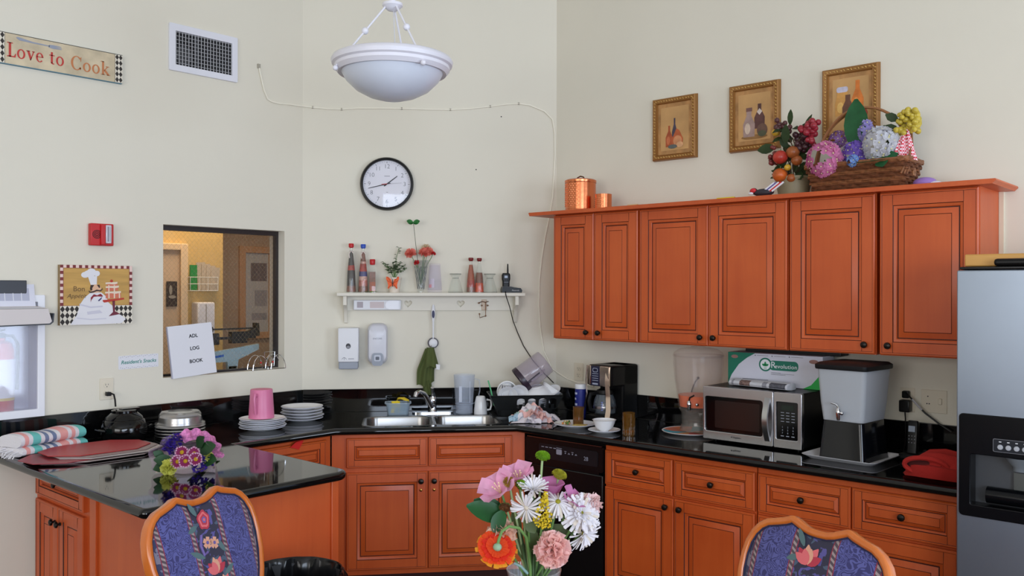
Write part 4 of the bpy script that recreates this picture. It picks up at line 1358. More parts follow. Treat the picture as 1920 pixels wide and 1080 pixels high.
# stack of clear plastic cups upside down
t = T('cup_stack', 'upside-down stack of clear plastic cups with a printed label on the shelf', 'cups', 'C', .803, .07, SZ)
CUP = clear('cup_plastic', (240, 236, 248), .08, .12, 1.12)
b = B(CUP)
for k in range(2):
    b.lathe([(.043, .004 + .014 * k), (.0445, .002 + .014 * k), (.033, .165 + .011 * k), (.03, .168 + .011 * k), (0, .168 + .011 * k)], 28, False)
b.build('cups', t)
B(mat('cup_label', (200, 190, 206), .5)).lathe([(.0435, .03), (.0405, .085)], 10, False, R(210), R(262)).use(mat('cup_label_pink', (216, 150, 160), .5)).lathe([(.0437, .03), (.0425, .05)], 6, False, R(210), R(240)).build('label', t)
def flared(label, u):
    t = T('dessert_glass', label, 'glass', 'C', u, .065, SZ)
    B(GLASS).lathe([(.046, .0), (.040, .03), (.030, .066), (.022, .085), (.020, .092), (.035, .112), (.036, .116), (0, .116)], 28, False).build('bowl', t)
    B(clear('glass_rim', (140, 148, 140), .45, .05, 1.5)).tube([(.046 * math.cos(R(a)), .046 * math.sin(R(a)), .002) for a in range(0, 360, 15)], .0016, 6, closed=True).tube([(.036 * math.cos(R(a)), .036 * math.sin(R(a)), .115) for a in range(0, 360, 15)], .0018, 6, closed=True).tube([(.021 * math.cos(R(a)), .021 * math.sin(R(a)), .089) for a in range(0, 360, 20)], .0015, 6, closed=True).build('rim', t)
flared('upside-down flared dessert glass between the cup stack and the red bottles', .930)
flared('upside-down flared dessert glass beside the two-way radio', 1.143)

# two-way radio in its charger
t = T('charging_cradle', 'black charging cradle on the right end of the shelf', 'charger', 'C', 1.275, .07, SZ)
b = B(BLACK).prism([(-.06, 0), (.062, 0), (.064, .015), (.055, .028), (.01, .034), (-.005, .038), (-.055, .038), (-.062, .02)], -.045, .045)
b.build('base', t)
B(mat('print_pale', (190, 190, 194), .5)).text('Motorola', .012, .022, -.0455, .014, .0003).build('lettering', t)
t = T('two_way_radio', 'black two-way radio standing in the shelf charger', 'radio', 'C', 1.243, .07, SZ + .0385)
b = B(BLACK)
rings = []
for z, w_, d in ((0, .022, .014), (.03, .022, .015), (.045, .026, .016), (.07, .026, .016), (.08, .022, .015), (.083, .018, .012)):
    rings.append([(x, y, z) for x, y in rrect(-w_, w_, -d, d, .008, 4)])
b.loft(rings)
b.build('body', t)
B(BLACK).at(.011, 0, 0).lathe([(.006, .08), (.0055, .10), (.004, .135), (.003, .14), (0, .141)], 12).build('antenna', t)
B(mat('radio_screen', (120, 130, 150), .2)).box(-.011, .008, -.0175, -.0155, .052, .067).build('screen', t)
b = B(mat('radio_button', (90, 92, 100), .4))
for x in (-.012, 0, .012):
    b.sph((x, -.0165, .04), .0028, 8, 5)
b.box(-.014, .014, -.0162, -.0152, .024, .0285)
b.build('buttons', t)
cpts = [wp('C', 1.235, .12, SZ + .006), wp('C', 1.232, .142, SZ - .005), wp('C', 1.238, .142, SZ - .03), wp('C', 1.262, .10, 1.56), wp('C', 1.290, .05, 1.47), wp('C', 1.325, .02, 1.39), wp('C', 1.362, .012, 1.31), wp('C', 1.42, .012, 1.22), wp('C', 1.50, .012, 1.13), wp('C', 1.555, .012, 1.075)]
tag(B(BLACK).tube(cpts, .0028, 6).build('black_cable'), 'thin black cord hanging from the radio charger down behind the dish rack', 'cord')

# brush and towel hanging on the wall
t = T('dish_brush', 'white and navy dish brush hanging below the shelf', 'brush', 'C', .795, .022, 1.299)
b = B(WHITE)
rings = []
for z, w_ in ((.062, .0045), (.16, .0055), (.185, .009), (.215, .0135), (.24, .011), (.262, .008), (.272, .004)):
    rings.append([(w_ * math.cos(2 * PI * k / 12), -.006 + .6 * w_ * math.sin(2 * PI * k / 12), z) for k in range(12)])
b.loft(rings)
b.at(0, -.008, .034, R(90)).lathe([(0, .012), (.018, .012), (.026, .006), (.027, 0), (.024, -.006), (0, -.006)], 24)
b.build('handle', t)
NAVY = mat('navy_rubber', (48, 48, 84), .5)
B(NAVY).prism(ell(0, .212, .0085, .024, 20), -.0165, -.008).build('grip', t)
b = B(NAVY)
for k in range(36):
    a = 2 * PI * k / 36
    b.tube([(.022 * math.cos(a), -.002, .034 + .022 * math.sin(a)), (.033 * math.cos(a), .004, .034 + .033 * math.sin(a))], .0022, 5)
b.build('bristles', t)
B(CHROME).tube([(.795, 0, 1.565), (.795, -.035, 1.562), (.795, -.035, 1.574)], .002, 6)

t = T('hanging_towel', 'olive green cloth hanging from a wall hook above the tap', 'cloth', 'C', .772, .012, 1.0)
OLIVE = mat('olive_cloth', (82, 92, 48), .9, bump=(60, .15), noise=(8, .12))
b = B(OLIVE)
def tow(s, v):
    z = .30 - .225 * v
    w_ = .020 + .034 * min(1, v * 1.8)
    x = (s - .5) * 2 * w_ - .006 - .018 * min(1, v * 1.5)
    y = -.018 - .020 * math.sin(s * PI) - .009 * math.sin(s * 15 + 2 * v) * min(1, v * 3) - .005 * math.sin(s * 6 + 5 * v)
    return (x, y, z + .010 * math.sin(s * 7 + 1) * v + .02 * (s - .5) * v)
b.grid(tow, 26, 22)
def tow2(s, v):
    x = .004 + (s - .5) * (.045 + .040 * v) + .016 * v
    z = .308 - .115 * v - .035 * abs(s - .35) * v
    y = -.044 - .022 * math.sin(s * PI) - .007 * math.sin(9 * s + 3 * v)
    return (x, y, z)
b.grid(tow2, 16, 10)
def tow3(s, v):
    return (-.045 + .055 * s + .012 * v, -.026 - .018 * math.sin(s * PI) - .006 * math.sin(12 * s), .10 - .085 * v)
b.grid(tow3, 12, 8)
b.build('cloth', t)
B(mat('tag_white', (232, 232, 236), .7)).at(.050, -.056, .188, 0, R(8)).box(-.013, .013, -.002, .002, -.016, .016, .001).build('care_tag', t)
B(CHROME).tube([(.01, .011, .31), (.01, -.03, .306), (.01, -.045, .318)], .003, 8).build('hook', t)

# marks on the wall: two tiny nail holes
b = B(INK)
for x, z in ((1.062, 2.415), (1.22, 2.75)):
    b.prism(ell(x, z, .004, k=8), -.0008, 0)
tag(b.build('wall_nail', M=fmat('C')), 'small dark nail marks on the wall right of the clock', 'nail')
# ------------------------------------------------------------------ at the sink
t = T('faucet', 'chrome single lever faucet behind the double sink', 'faucet', 'C', .79, .125, TOP)
b = B(CHROME)
b.slab([(x, y) for x, y in rrect(-.125, .125, -.028, .028, .027, 6)], 0, .008)
b.build('base_plate', t)
b = B(CHROME).lathe([(.027, .006), (.023, .012), (.021, .06), (.023, .064), (.023, .085), (.018, .098), (0, .102)], 24)
b.build('body', t)
b = B(CHROME).tube([(-.004, -.01, .035), (-.03, -.03, .085), (-.055, -.06, .125), (-.085, -.10, .142), (-.103, -.125, .135), (-.108, -.13, .115)], [.015, .0145, .014, .013, .0135, .013], 12)
b.use(BLACK).tube([(-.108, -.13, .116), (-.109, -.131, .110)], .011, 12)
b.build('spout', t)
b = B(CHROME).tube([(0, 0, .095), (-.002, -.008, .125), (-.004, -.03, .158)], [.012, .009, .011], 10)
b.build('lever', t)

def rtub(b, w, d, h, r, k, t_=.003, z=0):
    """open tapered rectangular tub"""
    R0 = [(x, y, z) for x, y in rrect(-w / 2 * k, w / 2 * k, -d / 2 * k, d / 2 * k, r * k, 5)]
    R1 = [(x, y, z + h) for x, y in rrect(-w / 2, w / 2, -d / 2, d / 2, r, 5)]
    R2 = [(x, y, z + h) for x, y in rrect(-w / 2 + t_, w / 2 - t_, -d / 2 + t_, d / 2 - t_, r * .9, 5)]
    R3 = [(x, y, z + t_) for x, y in rrect(-w / 2 * k + t_, w / 2 * k - t_, -d / 2 * k + t_, d / 2 * k - t_, r * k * .9, 5)]
    b.loft([R0, R1, R2, R3])
    return b
t = T('plastic_tub', 'small clear plastic tub of bluish water left of the tap', 'tub', 'C', .580, .155, TOP)
b = B(clear('tub_plastic', (190, 208, 222), .35, .15, 1.4))
rtub(b, .145, .11, .07, .025, .86)
b.build('container', t)
b = B(MC['tub_plastic'])
b.cut([rrect(-.078, .078, -.060, .060, .028, 5), rrect(-.071, .071, -.053, .053, .024, 5)], .07, ext=.0025, bevel=.001, flat=True)
b.build('rim', t)
b = B(mat('tub_liquid', (86, 134, 152), .15)).slab(rrect(-.060, .060, -.044, .044, .02, 5), .006, .048)
b.build('liquid', t)
YELC = mat('yellow_cloth', (226, 196, 44), .85, bump=(40, .3))
b = B(YELC)
b.grid(lambda s, v: (-.035 + .09 * s, -.03 + .06 * v + .01 * math.sin(s * 6), .078 + .018 * math.sin(s * 3.1) + .006 * math.sin(v * 9 + s * 7) - (.05 * (0.25 - s) / .25 if s < .25 else 0)), 16, 10)
b.grid(lambda s, v: (-.05 + .05 * s + .004 * math.sin(v * 5), -.045 - .004 * math.sin(s * 7), .085 - .07 * v), 8, 8)
tag(b.build('yellow_cloth', M=fmat('C', .590, .155, TOP)), 'folded yellow cloth draped into the plastic tub by the tap', 'cloth')

t = T('clear_pitcher', 'tall frosted clear measuring pitcher on the worktop behind the sink', 'pitcher', 'C', .978, .165, TOP)
PCH = clear('pitcher_plastic', (224, 232, 246), .16, .2, 1.2)
b = B(PCH).lathe([(.048, .0), (.052, .003), (.053, .058), (.054, .062), (.065, .235), (.063, .235), (.052, .06), (.05, .004), (0, .004)], 36, False)
b.build('body', t)
b = B(clear('pitcher_mark', (226, 232, 246), .6, .2, 1.4)).box(-.036, -.018, -.0565, -.054, .075, .17).box(.028, .031, -.058, -.0555, .07, .2)
b.use(clear('pitcher_ring', (190, 200, 220), .6, .2, 1.4)).lathe([(.0535, .057), (.0555, .0595), (.0535, .062)], 36, False)
b.build('graduation', t)
B(PCH).tube([(.062, 0, .21), (.092, 0, .20), (.095, 0, .14), (.078, 0, .07), (.056, 0, .06)], .006, 8, flat=.7).build('handle', t)

t = T('coffee_mug', 'white coffee mug standing upside down beside the dish rack', 'mug', 'C', 1.075, .19, TOP)
b = B(CERAM).lathe([(.040, .0), (.0405, .003), (.039, .03), (.034, .075), (.028, .102), (.024, .106), (.021, .104), (0, .104)], 28, False)
b.build('cup', t)
B(CERAM).tube([(.036, 0, .085), (.062, 0, .08), (.066, 0, .05), (.058, 0, .025), (.038, 0, .022)], .006, 8).build('handle', t)

# dish rack
RX, RN = 1.333, .235
t = T('dish_rack', 'black plastic dish drying rack with arched slots full of white dishes', 'dish rack', 'C', RX, RN, TOP)
RB = mat('rack_black', (24, 26, 27), .38)
b = B(RB)
def rk(w, d, z, r=.03):
    return [(x, y, z) for x, y in rrect(-w / 2, w / 2, -d / 2, d / 2, r, 5)]
b.loft([rk(.33, .19, .004), rk(.345, .20, .03), rk(.352, .205, .045)], cap=False)
b.geo(rk(.33, .19, .006), [tuple(range(24))])
b.loft([rk(.428, .255, .118), rk(.436, .262, .126), rk(.43, .256, .128), rk(.42, .246, .122)], cap=False)
b.build('tray', t)
# front and back walls with arched slots, solid ends
b = B(RB)
def rackwall(s):
    hs = []
    for cx in (-.035, .030, .095, .155):
        a = [(cx - .023, .010)] + [(cx - .023 * math.cos(R(q)), .058 + .021 * math.sin(R(q)) * .7) for q in range(0, 181, 20)] + [(cx + .023, .010), (cx + .009, .010), (cx + .009, .034), (cx - .009, .034), (cx - .009, .010)]
        hs.append(a[::-1])
    vs, fs = curve_geo([[(-.176, 0), (.176, 0), (.214, .083), (-.214, .083)]] + hs, .0022)
    M = Matrix.Translation((0, -s * .1025, .040)) @ Matrix.Rotation(s * R(17), 4, 'X') @ XZ
    b.geo(vs, fs, M)
rackwall(1)
rackwall(-1)
for s in (-1, 1):
    b.geo([(s * .176, -.1, .04), (s * .176, .1, .04), (s * .214, .126, .122), (s * .214, -.126, .122)], [(0, 1, 2, 3)])
b.build('basket', t)
b = B(RB).cut([rrect(-.205, .20, -.16, .14, .03, 5), rrect(-.199, .194, -.154, .134, .027, 5)], .004, ext=.004, flat=True)
b.slab(rrect(-.2, .195, -.155, .135, .028, 5), .0005, .0025)
b.build('drip_tray', t)
def plate(name, label, M, r=.09, m=CERAM, group=None, deep=.02, proto=None):
    if proto:
        return dup(proto, 'K', 0, 0, 0, 0, label, group, M=M)
    t = T(name, label, 'plate', 'K', 0, 0, 0, 0, group, M=M)
    B(m).lathe([(r * .55, 0), (r * .6, .001), (r * .66, deep * .35), (r * .97, deep * .9), (r, deep), (r * .985, deep + .0025), (r * .93, deep + .001), (r * .64, deep * .5), (r * .55, .006), (0, .006)], 36, False).build('dish', t)
    B(mat('plate_rim_grey', (206, 208, 224), .25)).lathe([(r * .995, deep), (r * 1.002, deep + .0012), (r * .985, deep + .0028)], 36, False).build('rim', t)
    return t
base = fmat('C', RX, RN, TOP)
def up(x, y, z, lean, turn=0, roll=0):
    return base @ Matrix.Translation((x, y, z)) @ Matrix.Rotation(R(turn), 4, 'Z') @ Matrix.Rotation(R(90 + lean), 4, 'X')
p0 = plate('saucer', 'white saucer standing at the front left of the dish rack', up(-.105, -.062, .118, 8, -6), .062)
plate('saucer', 'white saucer standing second from left at the front of the dish rack', up(-.045, -.052, .128, 10, 8), .066, proto=p0)
for k in range(4):
    plate('saucer', 'white saucers stacked on edge at the left end of the dish rack', up(-.155 + .014 * k, -.01 + .004 * k, .118, 0, 78), .062, proto=p0, group='saucers on edge in the dish rack')
def bowl(label, M, r=.07, h=.05, cat='bowl'):
    t = T('white_bowl', label, cat, 'K', 0, 0, 0, M=M)
    B(CERAM).lathe([(r * .42, 0), (r * .44, .004), (r * .75, h * .3), (r * .93, h * .75), (r, h), (r * 1.06, h + .002), (r * .95, h + .003), (r * .86, h * .7), (r * .65, h * .25), (r * .3, .008), (0, .008)], 36, False).build('bowl_body', t)
    return t
bowl('white bowl turned over at the right of the dish rack beneath the clear jug', base @ Matrix.Translation((.07, -.03, .172)) @ Matrix.Rotation(R(188), 4, 'X') @ Matrix.Rotation(R(10), 4, 'Y'), .088, .06)
bowl('white bowl on edge behind the saucers in the dish rack', base @ Matrix.Translation((-.085, .05, .13)) @ Matrix.Rotation(R(82), 4, 'X') @ Matrix.Rotation(R(-20), 4, 'Y'), .06, .05)
bowl('white bowl tilted against the right rim of the dish rack', base @ Matrix.Translation((.15, .01, .115)) @ Matrix.Rotation(R(35), 4, 'Y'), .07, .05)
plate('dinner_plate', 'white plate leaning at the right end of the dish rack', base @ Matrix.Translation((.165, -.03, .125)) @ Matrix.Rotation(R(-24), 4, 'Y') @ Matrix.Rotation(R(20), 4, 'X'), .062)
p1 = plate('dinner_plate', 'white plates stacked flat inside the dish rack behind its slots', base @ Matrix.Translation((.045, -.005, .020)), .09, group='plates lying in the dish rack')
for k in range(1, 5):
    plate('dinner_plate', 'white plates stacked flat inside the dish rack behind its slots', base @ Matrix.Translation((.045 + .003 * k, -.005, .020 + .0125 * k)), group='plates lying in the dish rack', proto=p1)
t = T('cup', 'white cup upside down among the dishes at the rack left', 'cup', 'K', 0, 0, 0, M=base @ Matrix.Translation((-.10, .03, .125)))
B(CERAM).lathe([(.034, 0), (.033, .04), (.026, .058), (0, .06)], 24, False).build('cup_body', t)
B(CERAM).tube([(.03, 0, .048), (.05, 0, .04), (.048, 0, .015), (.032, 0, .01)], .005, 8).build('handle', t)
t = T('drinking_straw', 'green plastic straw sticking up from the left corner of the dish rack', 'straw', 'K', 0, 0, 0, M=base)
B(mat('straw_green', (96, 190, 130), .4)).tube([(-.185, -.04, .06), (-.205, -.045, .15), (-.222, -.05, .21)], .0042, 8).build('tube', t)
t = T('clear_jug', 'smoky clear plastic jug with dark rim lying tilted on the dishes', 'jug', 'K', 0, 0, 0, M=base @ Matrix.Translation((-.020, .01, .195)) @ Matrix.Rotation(R(52), 4, 'Y'))
JUG = clear('jug_plastic', (196, 182, 200), .26, .1, 1.4)
B(JUG).lathe([(.080, .012), (.084, .02), (.080, .12), (.076, .19), (.072, .196), (0, .196)], 36, False).build('body', t)
b = B(mat('jug_rim', (52, 38, 52), .3)).lathe([(.078, .0), (.086, .0), (.088, .01), (.086, .03), (.079, .03), (.078, .0)], 36, False)
b.build('rim', t)
B(JUG).tube([(.02, -.082, .04), (.02, -.118, .05), (.02, -.12, .12), (.02, -.078, .15)], .007, 8).use(mat('jug_clip', (50, 44, 58), .3)).box(.012, .028, -.0855, -.081, .03, .12, .001).build('handle', t)
# crumpled checked cloth
t = T('dish_cloth', 'crumpled pink and blue checked dish cloth before the drying rack', 'cloth', 'C', 1.335, .535, TOP)
rg = random.Random(11)
RAGS = [mat('rag_white', (224, 216, 222), .9), mat('rag_pink', (232, 184, 178), .9), mat('rag_blue', (160, 186, 202), .9), mat('rag_mint', (178, 206, 196), .9)]
b = B(RAGS[0])
for k in range(30):
    a = rg.uniform(0, 2 * PI)
    rr_ = rg.uniform(.0, 1) ** .6
    cx, cy = rr_ * .115 * math.cos(a), rr_ * .065 * math.sin(a)
    hz = .012 + .085 * (1 - rr_) * rg.uniform(.5, 1.0)
    b.use(RAGS[2 if cx < -.045 and k % 3 else (1 if k % 2 else (3 if k % 5 == 0 else 0))])
    ph, q = rg.uniform(0, 6), rg.uniform(0, PI)
    sx, sy = rg.uniform(.04, .065), rg.uniform(.018, .03)
    def fold(s, v, cx=cx, cy=cy, hz=hz, ph=ph, q=q, sx=sx, sy=sy):
        u_, w_ = (s - .5) * 2, (v - .5) * 2
        x, y = u_ * sx, w_ * sy
        X = cx + x * math.cos(q) - y * math.sin(q)
        Y = cy + x * math.sin(q) + y * math.cos(q)
        Z = hz + .016 * math.cos(w_ * 2.2) - .014 * u_ * u_ + .007 * math.sin(5 * u_ + ph) + .004 * math.sin(9 * w_ + ph)
        return (X, Y, max(.003, Z))
    b.grid(fold, 10, 8)
b.use(RAGS[0])
b.grid(lambda s, v: ((s - .5) * .26 * (1 - .15 * math.sin(v * 3)), (v - .5) * .14, .004 + .055 * math.sin(PI * s) * math.sin(PI * v) + .006 * math.sin(s * 23 + v * 9) * math.sin(PI * v)), 28, 18)
b.build('cloth', t)

# ------------------------------------------------------------------ at the corner and right worktop
def GF(fr, u, n, z=TOP, rot=0):
    return fmat(fr, u, n, z, rot)
plate('dinner_plate', 'white dinner plate with food scraps and a glass at the worktop corner', GF('R', .545, .505), .118, deep=.018)
b = B(mat('food_yellow', (196, 170, 96), .7, noise=(60, .2)))
b.slab([(.02, -.05), (.085, -.03), (.07, .02), (.01, .0)], .014, .0175)
tag(b.build('food_slice', M=GF('R', .545, .505)), 'flat pale yellow slice of food on the dinner plate', 'food')
b = B()
fr_ = random.Random(4)
FC = [mat('food_orange', (206, 130, 60), .6), mat('food_green', (88, 120, 50), .6), mat('food_cream', (222, 206, 160), .6)]
for k in range(40):
    b.use(FC[k % 3])
    a, q = fr_.uniform(0, 2 * PI), fr_.uniform(0, .03)
    b.sph((-.045 + q * math.cos(a), -.02 + q * math.sin(a), .013 + fr_.uniform(0, .014)), fr_.uniform(.003, .007), 7, 5)
o = b.build('salad_scraps', M=GF('R', .545, .505))
tag(o, 'small heap of salad scraps beside the brown glass on the plate', 'food')
o['kind'] = 'stuff'
AMB = clear('amber_plastic', (122, 82, 30), .42, .08, 1.45)
AMBL = mat('amber_liquid', (150, 70, 22), .15)
def tumbler(label, M, liquid, r=.030, h=.1):
    t = T('amber_tumbler', label, 'glass', 'K', 0, 0, 0, M=M)
    prof = []
    B(AMB).lathe([(r * .92, 0), (r * .93, .004), (r, h), (r - .002, h), (r * .9, .006), (0, .006)], 24, False).build('tumbler_body', t)
    b = B(clear('amber_ridge', (100, 70, 30), .6, .1, 1.4))
    for k in range(14):
        a = 2 * PI * k / 14
        b.tube([(r * .935 * math.cos(a), r * .935 * math.sin(a), .006), (r * 1.0 * math.cos(a), r * 1.0 * math.sin(a), h * .8)], .0012, 4)
    b.build('ridges', t)
    if liquid:
        B(AMBL).lathe([(0, .007), (r * .89, .007), (r * .92, liquid), (0, liquid)], 24, False).build('liquid', t)
    return t
tumbler('amber tumbler of tea standing on the dinner plate', GF('R', .555, .49, TOP + .008), .045)
tumbler('amber tumbler standing alone right of the white bowl', GF('R', .925, .545), .03, .033, .118)
plate('saucer', 'white saucer under the soup bowl beside the dinner plate', GF('R', .772, .548), .086, deep=.014)
bowl('white soup bowl on a saucer beside the dinner plate', GF('R', .772, .548, TOP + .007), .060, .058)

# blue bottle and coffee maker
t = T('canister', 'slim blue canister with white cap and lettering left of the coffee maker', 'canister', 'R', .352, .205, TOP)
B(mat('canister_blue', (36, 44, 124), .35)).lathe([(.032, 0), (.033, .004), (.033, .165), (.03, .168), (0, .168)], 24, False).build('body', t)
B(WHITE).lathe([(.033, .168), (.034, .172), (.033, .192), (.03, .196), (0, .196)], 24).build('cap', t)
b = B(mat('canister_print', (190, 196, 226), .4))
for k in range(4):
    for q in range(2 + k % 2):
        a = R(236 + 14 * q)
        b.at(.0332 * math.cos(a), .0332 * math.sin(a), .04 + .032 * k, rz=a + PI / 2).box(-.004, .004, -.0006, .0006, 0, .012)
b.build('print', t)
t = T('coffee_maker', 'black and chrome drip coffee maker under the first wall cabinet', 'coffee maker', 'R', .515, .24, TOP, R(-6))
CW_ = .092
b = B(BLACK)
b.box(-CW_, CW_, .10, .235, 0, .318, .012).box(-CW_, CW_, -.0, .235, .195, .318, .012).box(-CW_, CW_, -.02, .235, 0, .03, .008)
b.build('body', t)
b = B(mat('maker_chrome', (206, 186, 172), .14, metal=1))
def arcs(x, w_):
    return [(x - w_, -.004, .315), (x - w_, -.012, .22), (x - w_ - .004, -.008, .12), (x - w_ - .012, -.03, .03), (x - w_ - .018, -.05, .004)]
for s in (-1, 1):
    pts = [(-.01, .315), (-.02, .23), (-.012, .15), (-.022, .07), (-.048, .006)]
    x0, x1 = s * CW_, s * (CW_ - (.028 if s > 0 else .016))
    vs = [(x0 + s * (.012 if i > 2 else 0) * (i - 2), y, z) for i, (y, z) in enumerate(pts)] + [(x1 + s * (.010 if i > 2 else 0) * (i - 2), y - .006, z) for i, (y, z) in enumerate(pts)]
    b.geo(vs, [(i, i + 1, i + 6, i + 5) for i in range(4)])
b.box(-CW_ + .012, -.05, -.018, -.004, .205, .315, .004).box(.018, .088, -.02, -.004, .2, .315, .004)
b.build('chrome_trim', t)
b = B(mat('maker_panel', (34, 34, 60), .25)).box(-.052, .018, -.018, -.004, .2, .314, .003)
b.use(mat('maker_print', (170, 176, 196), .4)).cut([rrect(-.036, .002, .278, .302, .008, 4), rrect(-.033, -.001, .281, .299, .006, 4)], -.0185, ext=.0004)
for k in range(4):
    b.box(-.04, .006, -.0186, -.0178, .268 - .013 * k, .271 - .013 * k)
b.box(-.038, .004, -.019, -.0178, .207, .216)
b.build('control_panel', t)
b = B(clear('carafe_glass', (150, 160, 170), .25, .03, 1.5)).at(.0, .045, .034).lathe([(.048, 0), (.062, .01), (.066, .05), (.060, .085), (.046, .115), (.044, .122)], 32, False)
b.use(BLACK).lathe([(.047, .115), (.05, .12), (.046, .14), (.02, .15), (0, .15)], 28)
b.use(STEEL).lathe([(.0665, .035), (.0672, .042), (.0665, .05)], 32, False)
car = b.build('carafe', t)
B(BLACK).at(.0, .045, .034).tube([(-.02, -.045, .125), (-.03, -.085, .12), (-.034, -.095, .08), (-.03, -.088, .03), (-.02, -.062, .02)], .009, 8, flat=1.4).build('handle', car)
b = B(mat('carafe_print', (130, 140, 210), .4))
for k in range(5):
    a = R(300)
    b.at(.0675 * math.cos(a), .045 + .0675 * math.sin(a), .062 + .011 * k, rz=a + PI / 2).box(-.007, .004, -.0008, .0008, 0, .005)
b.build('print', car)
outlet('wall_outlet', 'ivory duplex outlet on the wall behind the coffee maker', 'R', .183, 1.156)

# round platter and drink dispenser
t = T('round_platter', 'round colourful patterned platter under the clear drink dispenser', 'platter', 'R', 1.120, .265, TOP)
b = B(mat('platter_edge', (226, 222, 224), .3)).lathe([(.09, 0), (.14, .009), (.146, .014), (.143, .0155), (.136, .013), (.09, .006), (0, .006)], 44, False)
b.build('dish', t)
b = B()
for k, c in enumerate(((206, 110, 84), (60, 170, 196), (226, 150, 90), (214, 90, 80), (196, 140, 110), (230, 160, 110), (90, 176, 190), (222, 120, 70))):
    b.use(mat('platter_%s' % ('coral teal orange red tan peach aqua amber'.split()[k]), c, .35))
    a0, a1 = R(45 * k + 160), R(45 * k + 205)
    n = 8
    pts_in = [(.02 * math.cos(a0 + (a1 - a0) * i / n), .02 * math.sin(a0 + (a1 - a0) * i / n), .0066) for i in range(n + 1)]
    pts_m = [(.09 * math.cos(a0 + (a1 - a0) * i / n), .09 * math.sin(a0 + (a1 - a0) * i / n), .0066) for i in range(n + 1)]
    pts_o = [(.137 * math.cos(a0 + (a1 - a0) * i / n), .137 * math.sin(a0 + (a1 - a0) * i / n), .0138) for i in range(n + 1)]
    b.loft([pts_in, pts_m, pts_o], cap=False, closed=False)
b.build('pattern', t)
t = T('drink_dispenser', 'round clear drink dispenser with a little orange juice on a clear stand', 'drink dispenser', 'R', 1.146, .225, TOP + .016)
DSP = clear('dispenser_plastic', (236, 224, 220), .075, .08, 1.15)
b = B(DSP).lathe([(.096, .112), (.102, .12), (.112, .19), (.124, .27), (.131, .35), (.131, .385), (.128, .395), (.125, .385), (.118, .27), (.106, .19), (.097, .124), (0, .12)], 48, False)
b.build('vessel', t)
b = B(DSP).lathe([(.133, .385), (.133, .395), (.126, .408), (.10, .425), (.06, .432), (.04, .433), (.038, .438), (.02, .441), (0, .442)], 40, False)
b.build('lid', t)
b = B(mat('orange_juice', (250, 112, 30), .3)).lathe([(0, .124), (.095, .124), (.104, .184), (0, .184)], 40, False)
b.build('juice', t)
b = B(clear('stand_plastic', (176, 168, 160), .16, .1, 1.4)).lathe([(.098, 0), (.096, .004), (.085, .04), (.088, .09), (.10, .112), (.098, .114), (.084, .09), (.081, .04), (.092, .004)], 40, False)
b.build('stand', t)
TAPX = .015
b = B(CHROME)
b.at(TAPX, -.085, .145).tube([(0, .01, 0), (0, -.028, .0)], .008, 10).at(TAPX, -.118, .145).lathe([(.007, -.03), (.010, -.02), (.012, 0), (.010, .016), (.006, .02), (0, .022)], 16)
b.use(mat('lever_dark', (70, 62, 60), .3, metal=.8)).tube([(0, 0, .02), (.006, -.004, .036), (.034, -.012, .05)], .0045, 8)
b.at(TAPX + .035, -.100, .145).use(CHROME).sph((0, 0, 0), .009, 12, 8)
b.build('tap', t)

# microwave
t = T('microwave', 'stainless microwave oven on the right worktop under the white box', 'microwave', 'R', 1.277, .398, TOP)
MW, MH, MD = .513, .272, .355
b = B(BLACK).box(0.002, MW - .002, .012, MD, .012, MH, .006)
for x in (.04, MW - .04):
    for y in (.05, MD - .04):
        b.at(x, y, 0).cyl(.012, 0, .013, 12)
b.at()
b.build('body', t)
b = B(mat('microwave_steel', (196, 196, 200), .25, metal=1))
b.cut([rrect(0, .372, .010, MH, .006, 3), rrect(.012, .318, .052, .222, .012, 4)], .004, ext=.010, bevel=.003, offset=-.003)
door = b.build('door', t)
b = B(GLOSSB).box(.008, .325, .0, .010, .046, .228)
b.use(mat('window_brown', (40, 30, 28), .12)).prism(rrect(.062, .30, .07, .205, .006, 3), -.0006, .002)
b.build('window', door)
b = B(STEEL)
rings = []
for f in range(9):
    a = f / 8
    z = .035 + .205 * a
    y = -.012 - .034 * math.sin(PI * a)
    w_ = .013
    rings.append([(.345 - w_, y, z), (.345 + w_, y, z), (.345 + w_, y + .012, z), (.345 - w_, y + .012, z)])
b.loft(rings)
b.build('handle', door)
B(INK).tube([(.156, -.0105, .031), (.160, -.0105, .035)], .002, 6).text('Frigidaire', .011, .186, -.0108, .032, .0002).build('brand_mark', door)
b = B(mat('microwave_steel', (196, 196, 200), .25, metal=1))
b.cut([rrect(.374, MW, .010, MH, .006, 3), rrect(.388, .492, .052, .226, .006, 4)], .004, ext=.010, bevel=.003, offset=-.003)
b.build('side_panel', t)
b = B(GLOSSB).box(.384, .496, -.002, .010, .048, .23)
kp = b.build('control_panel', t)
b = B(mat('display_green', (20, 34, 26), .15)).prism(rrect(.41, .47, .19, .212, .003, 2), -.003, -.0015)
b.build('display', kp)
b = B(mat('keypad_grey', (150, 154, 164), .4))
for r_ in range(9):
    for c in range(3):
        if r_ == 4:
            continue
        x, z = .408 + .026 * c, .176 - .0138 * r_
        if r_ < 4:
            b.box(x, x + .016, -.0026, -.0018, z, z + .0028)
        elif r_ < 8:
            b.text(str((r_ - 5) * 3 + c + 1), .011, x + .008, -.0024, z + .002, .0003)
        else:
            b.box(x, x + .015, -.0026, -.0018, z, z + .004)
b.build('keypad', kp)

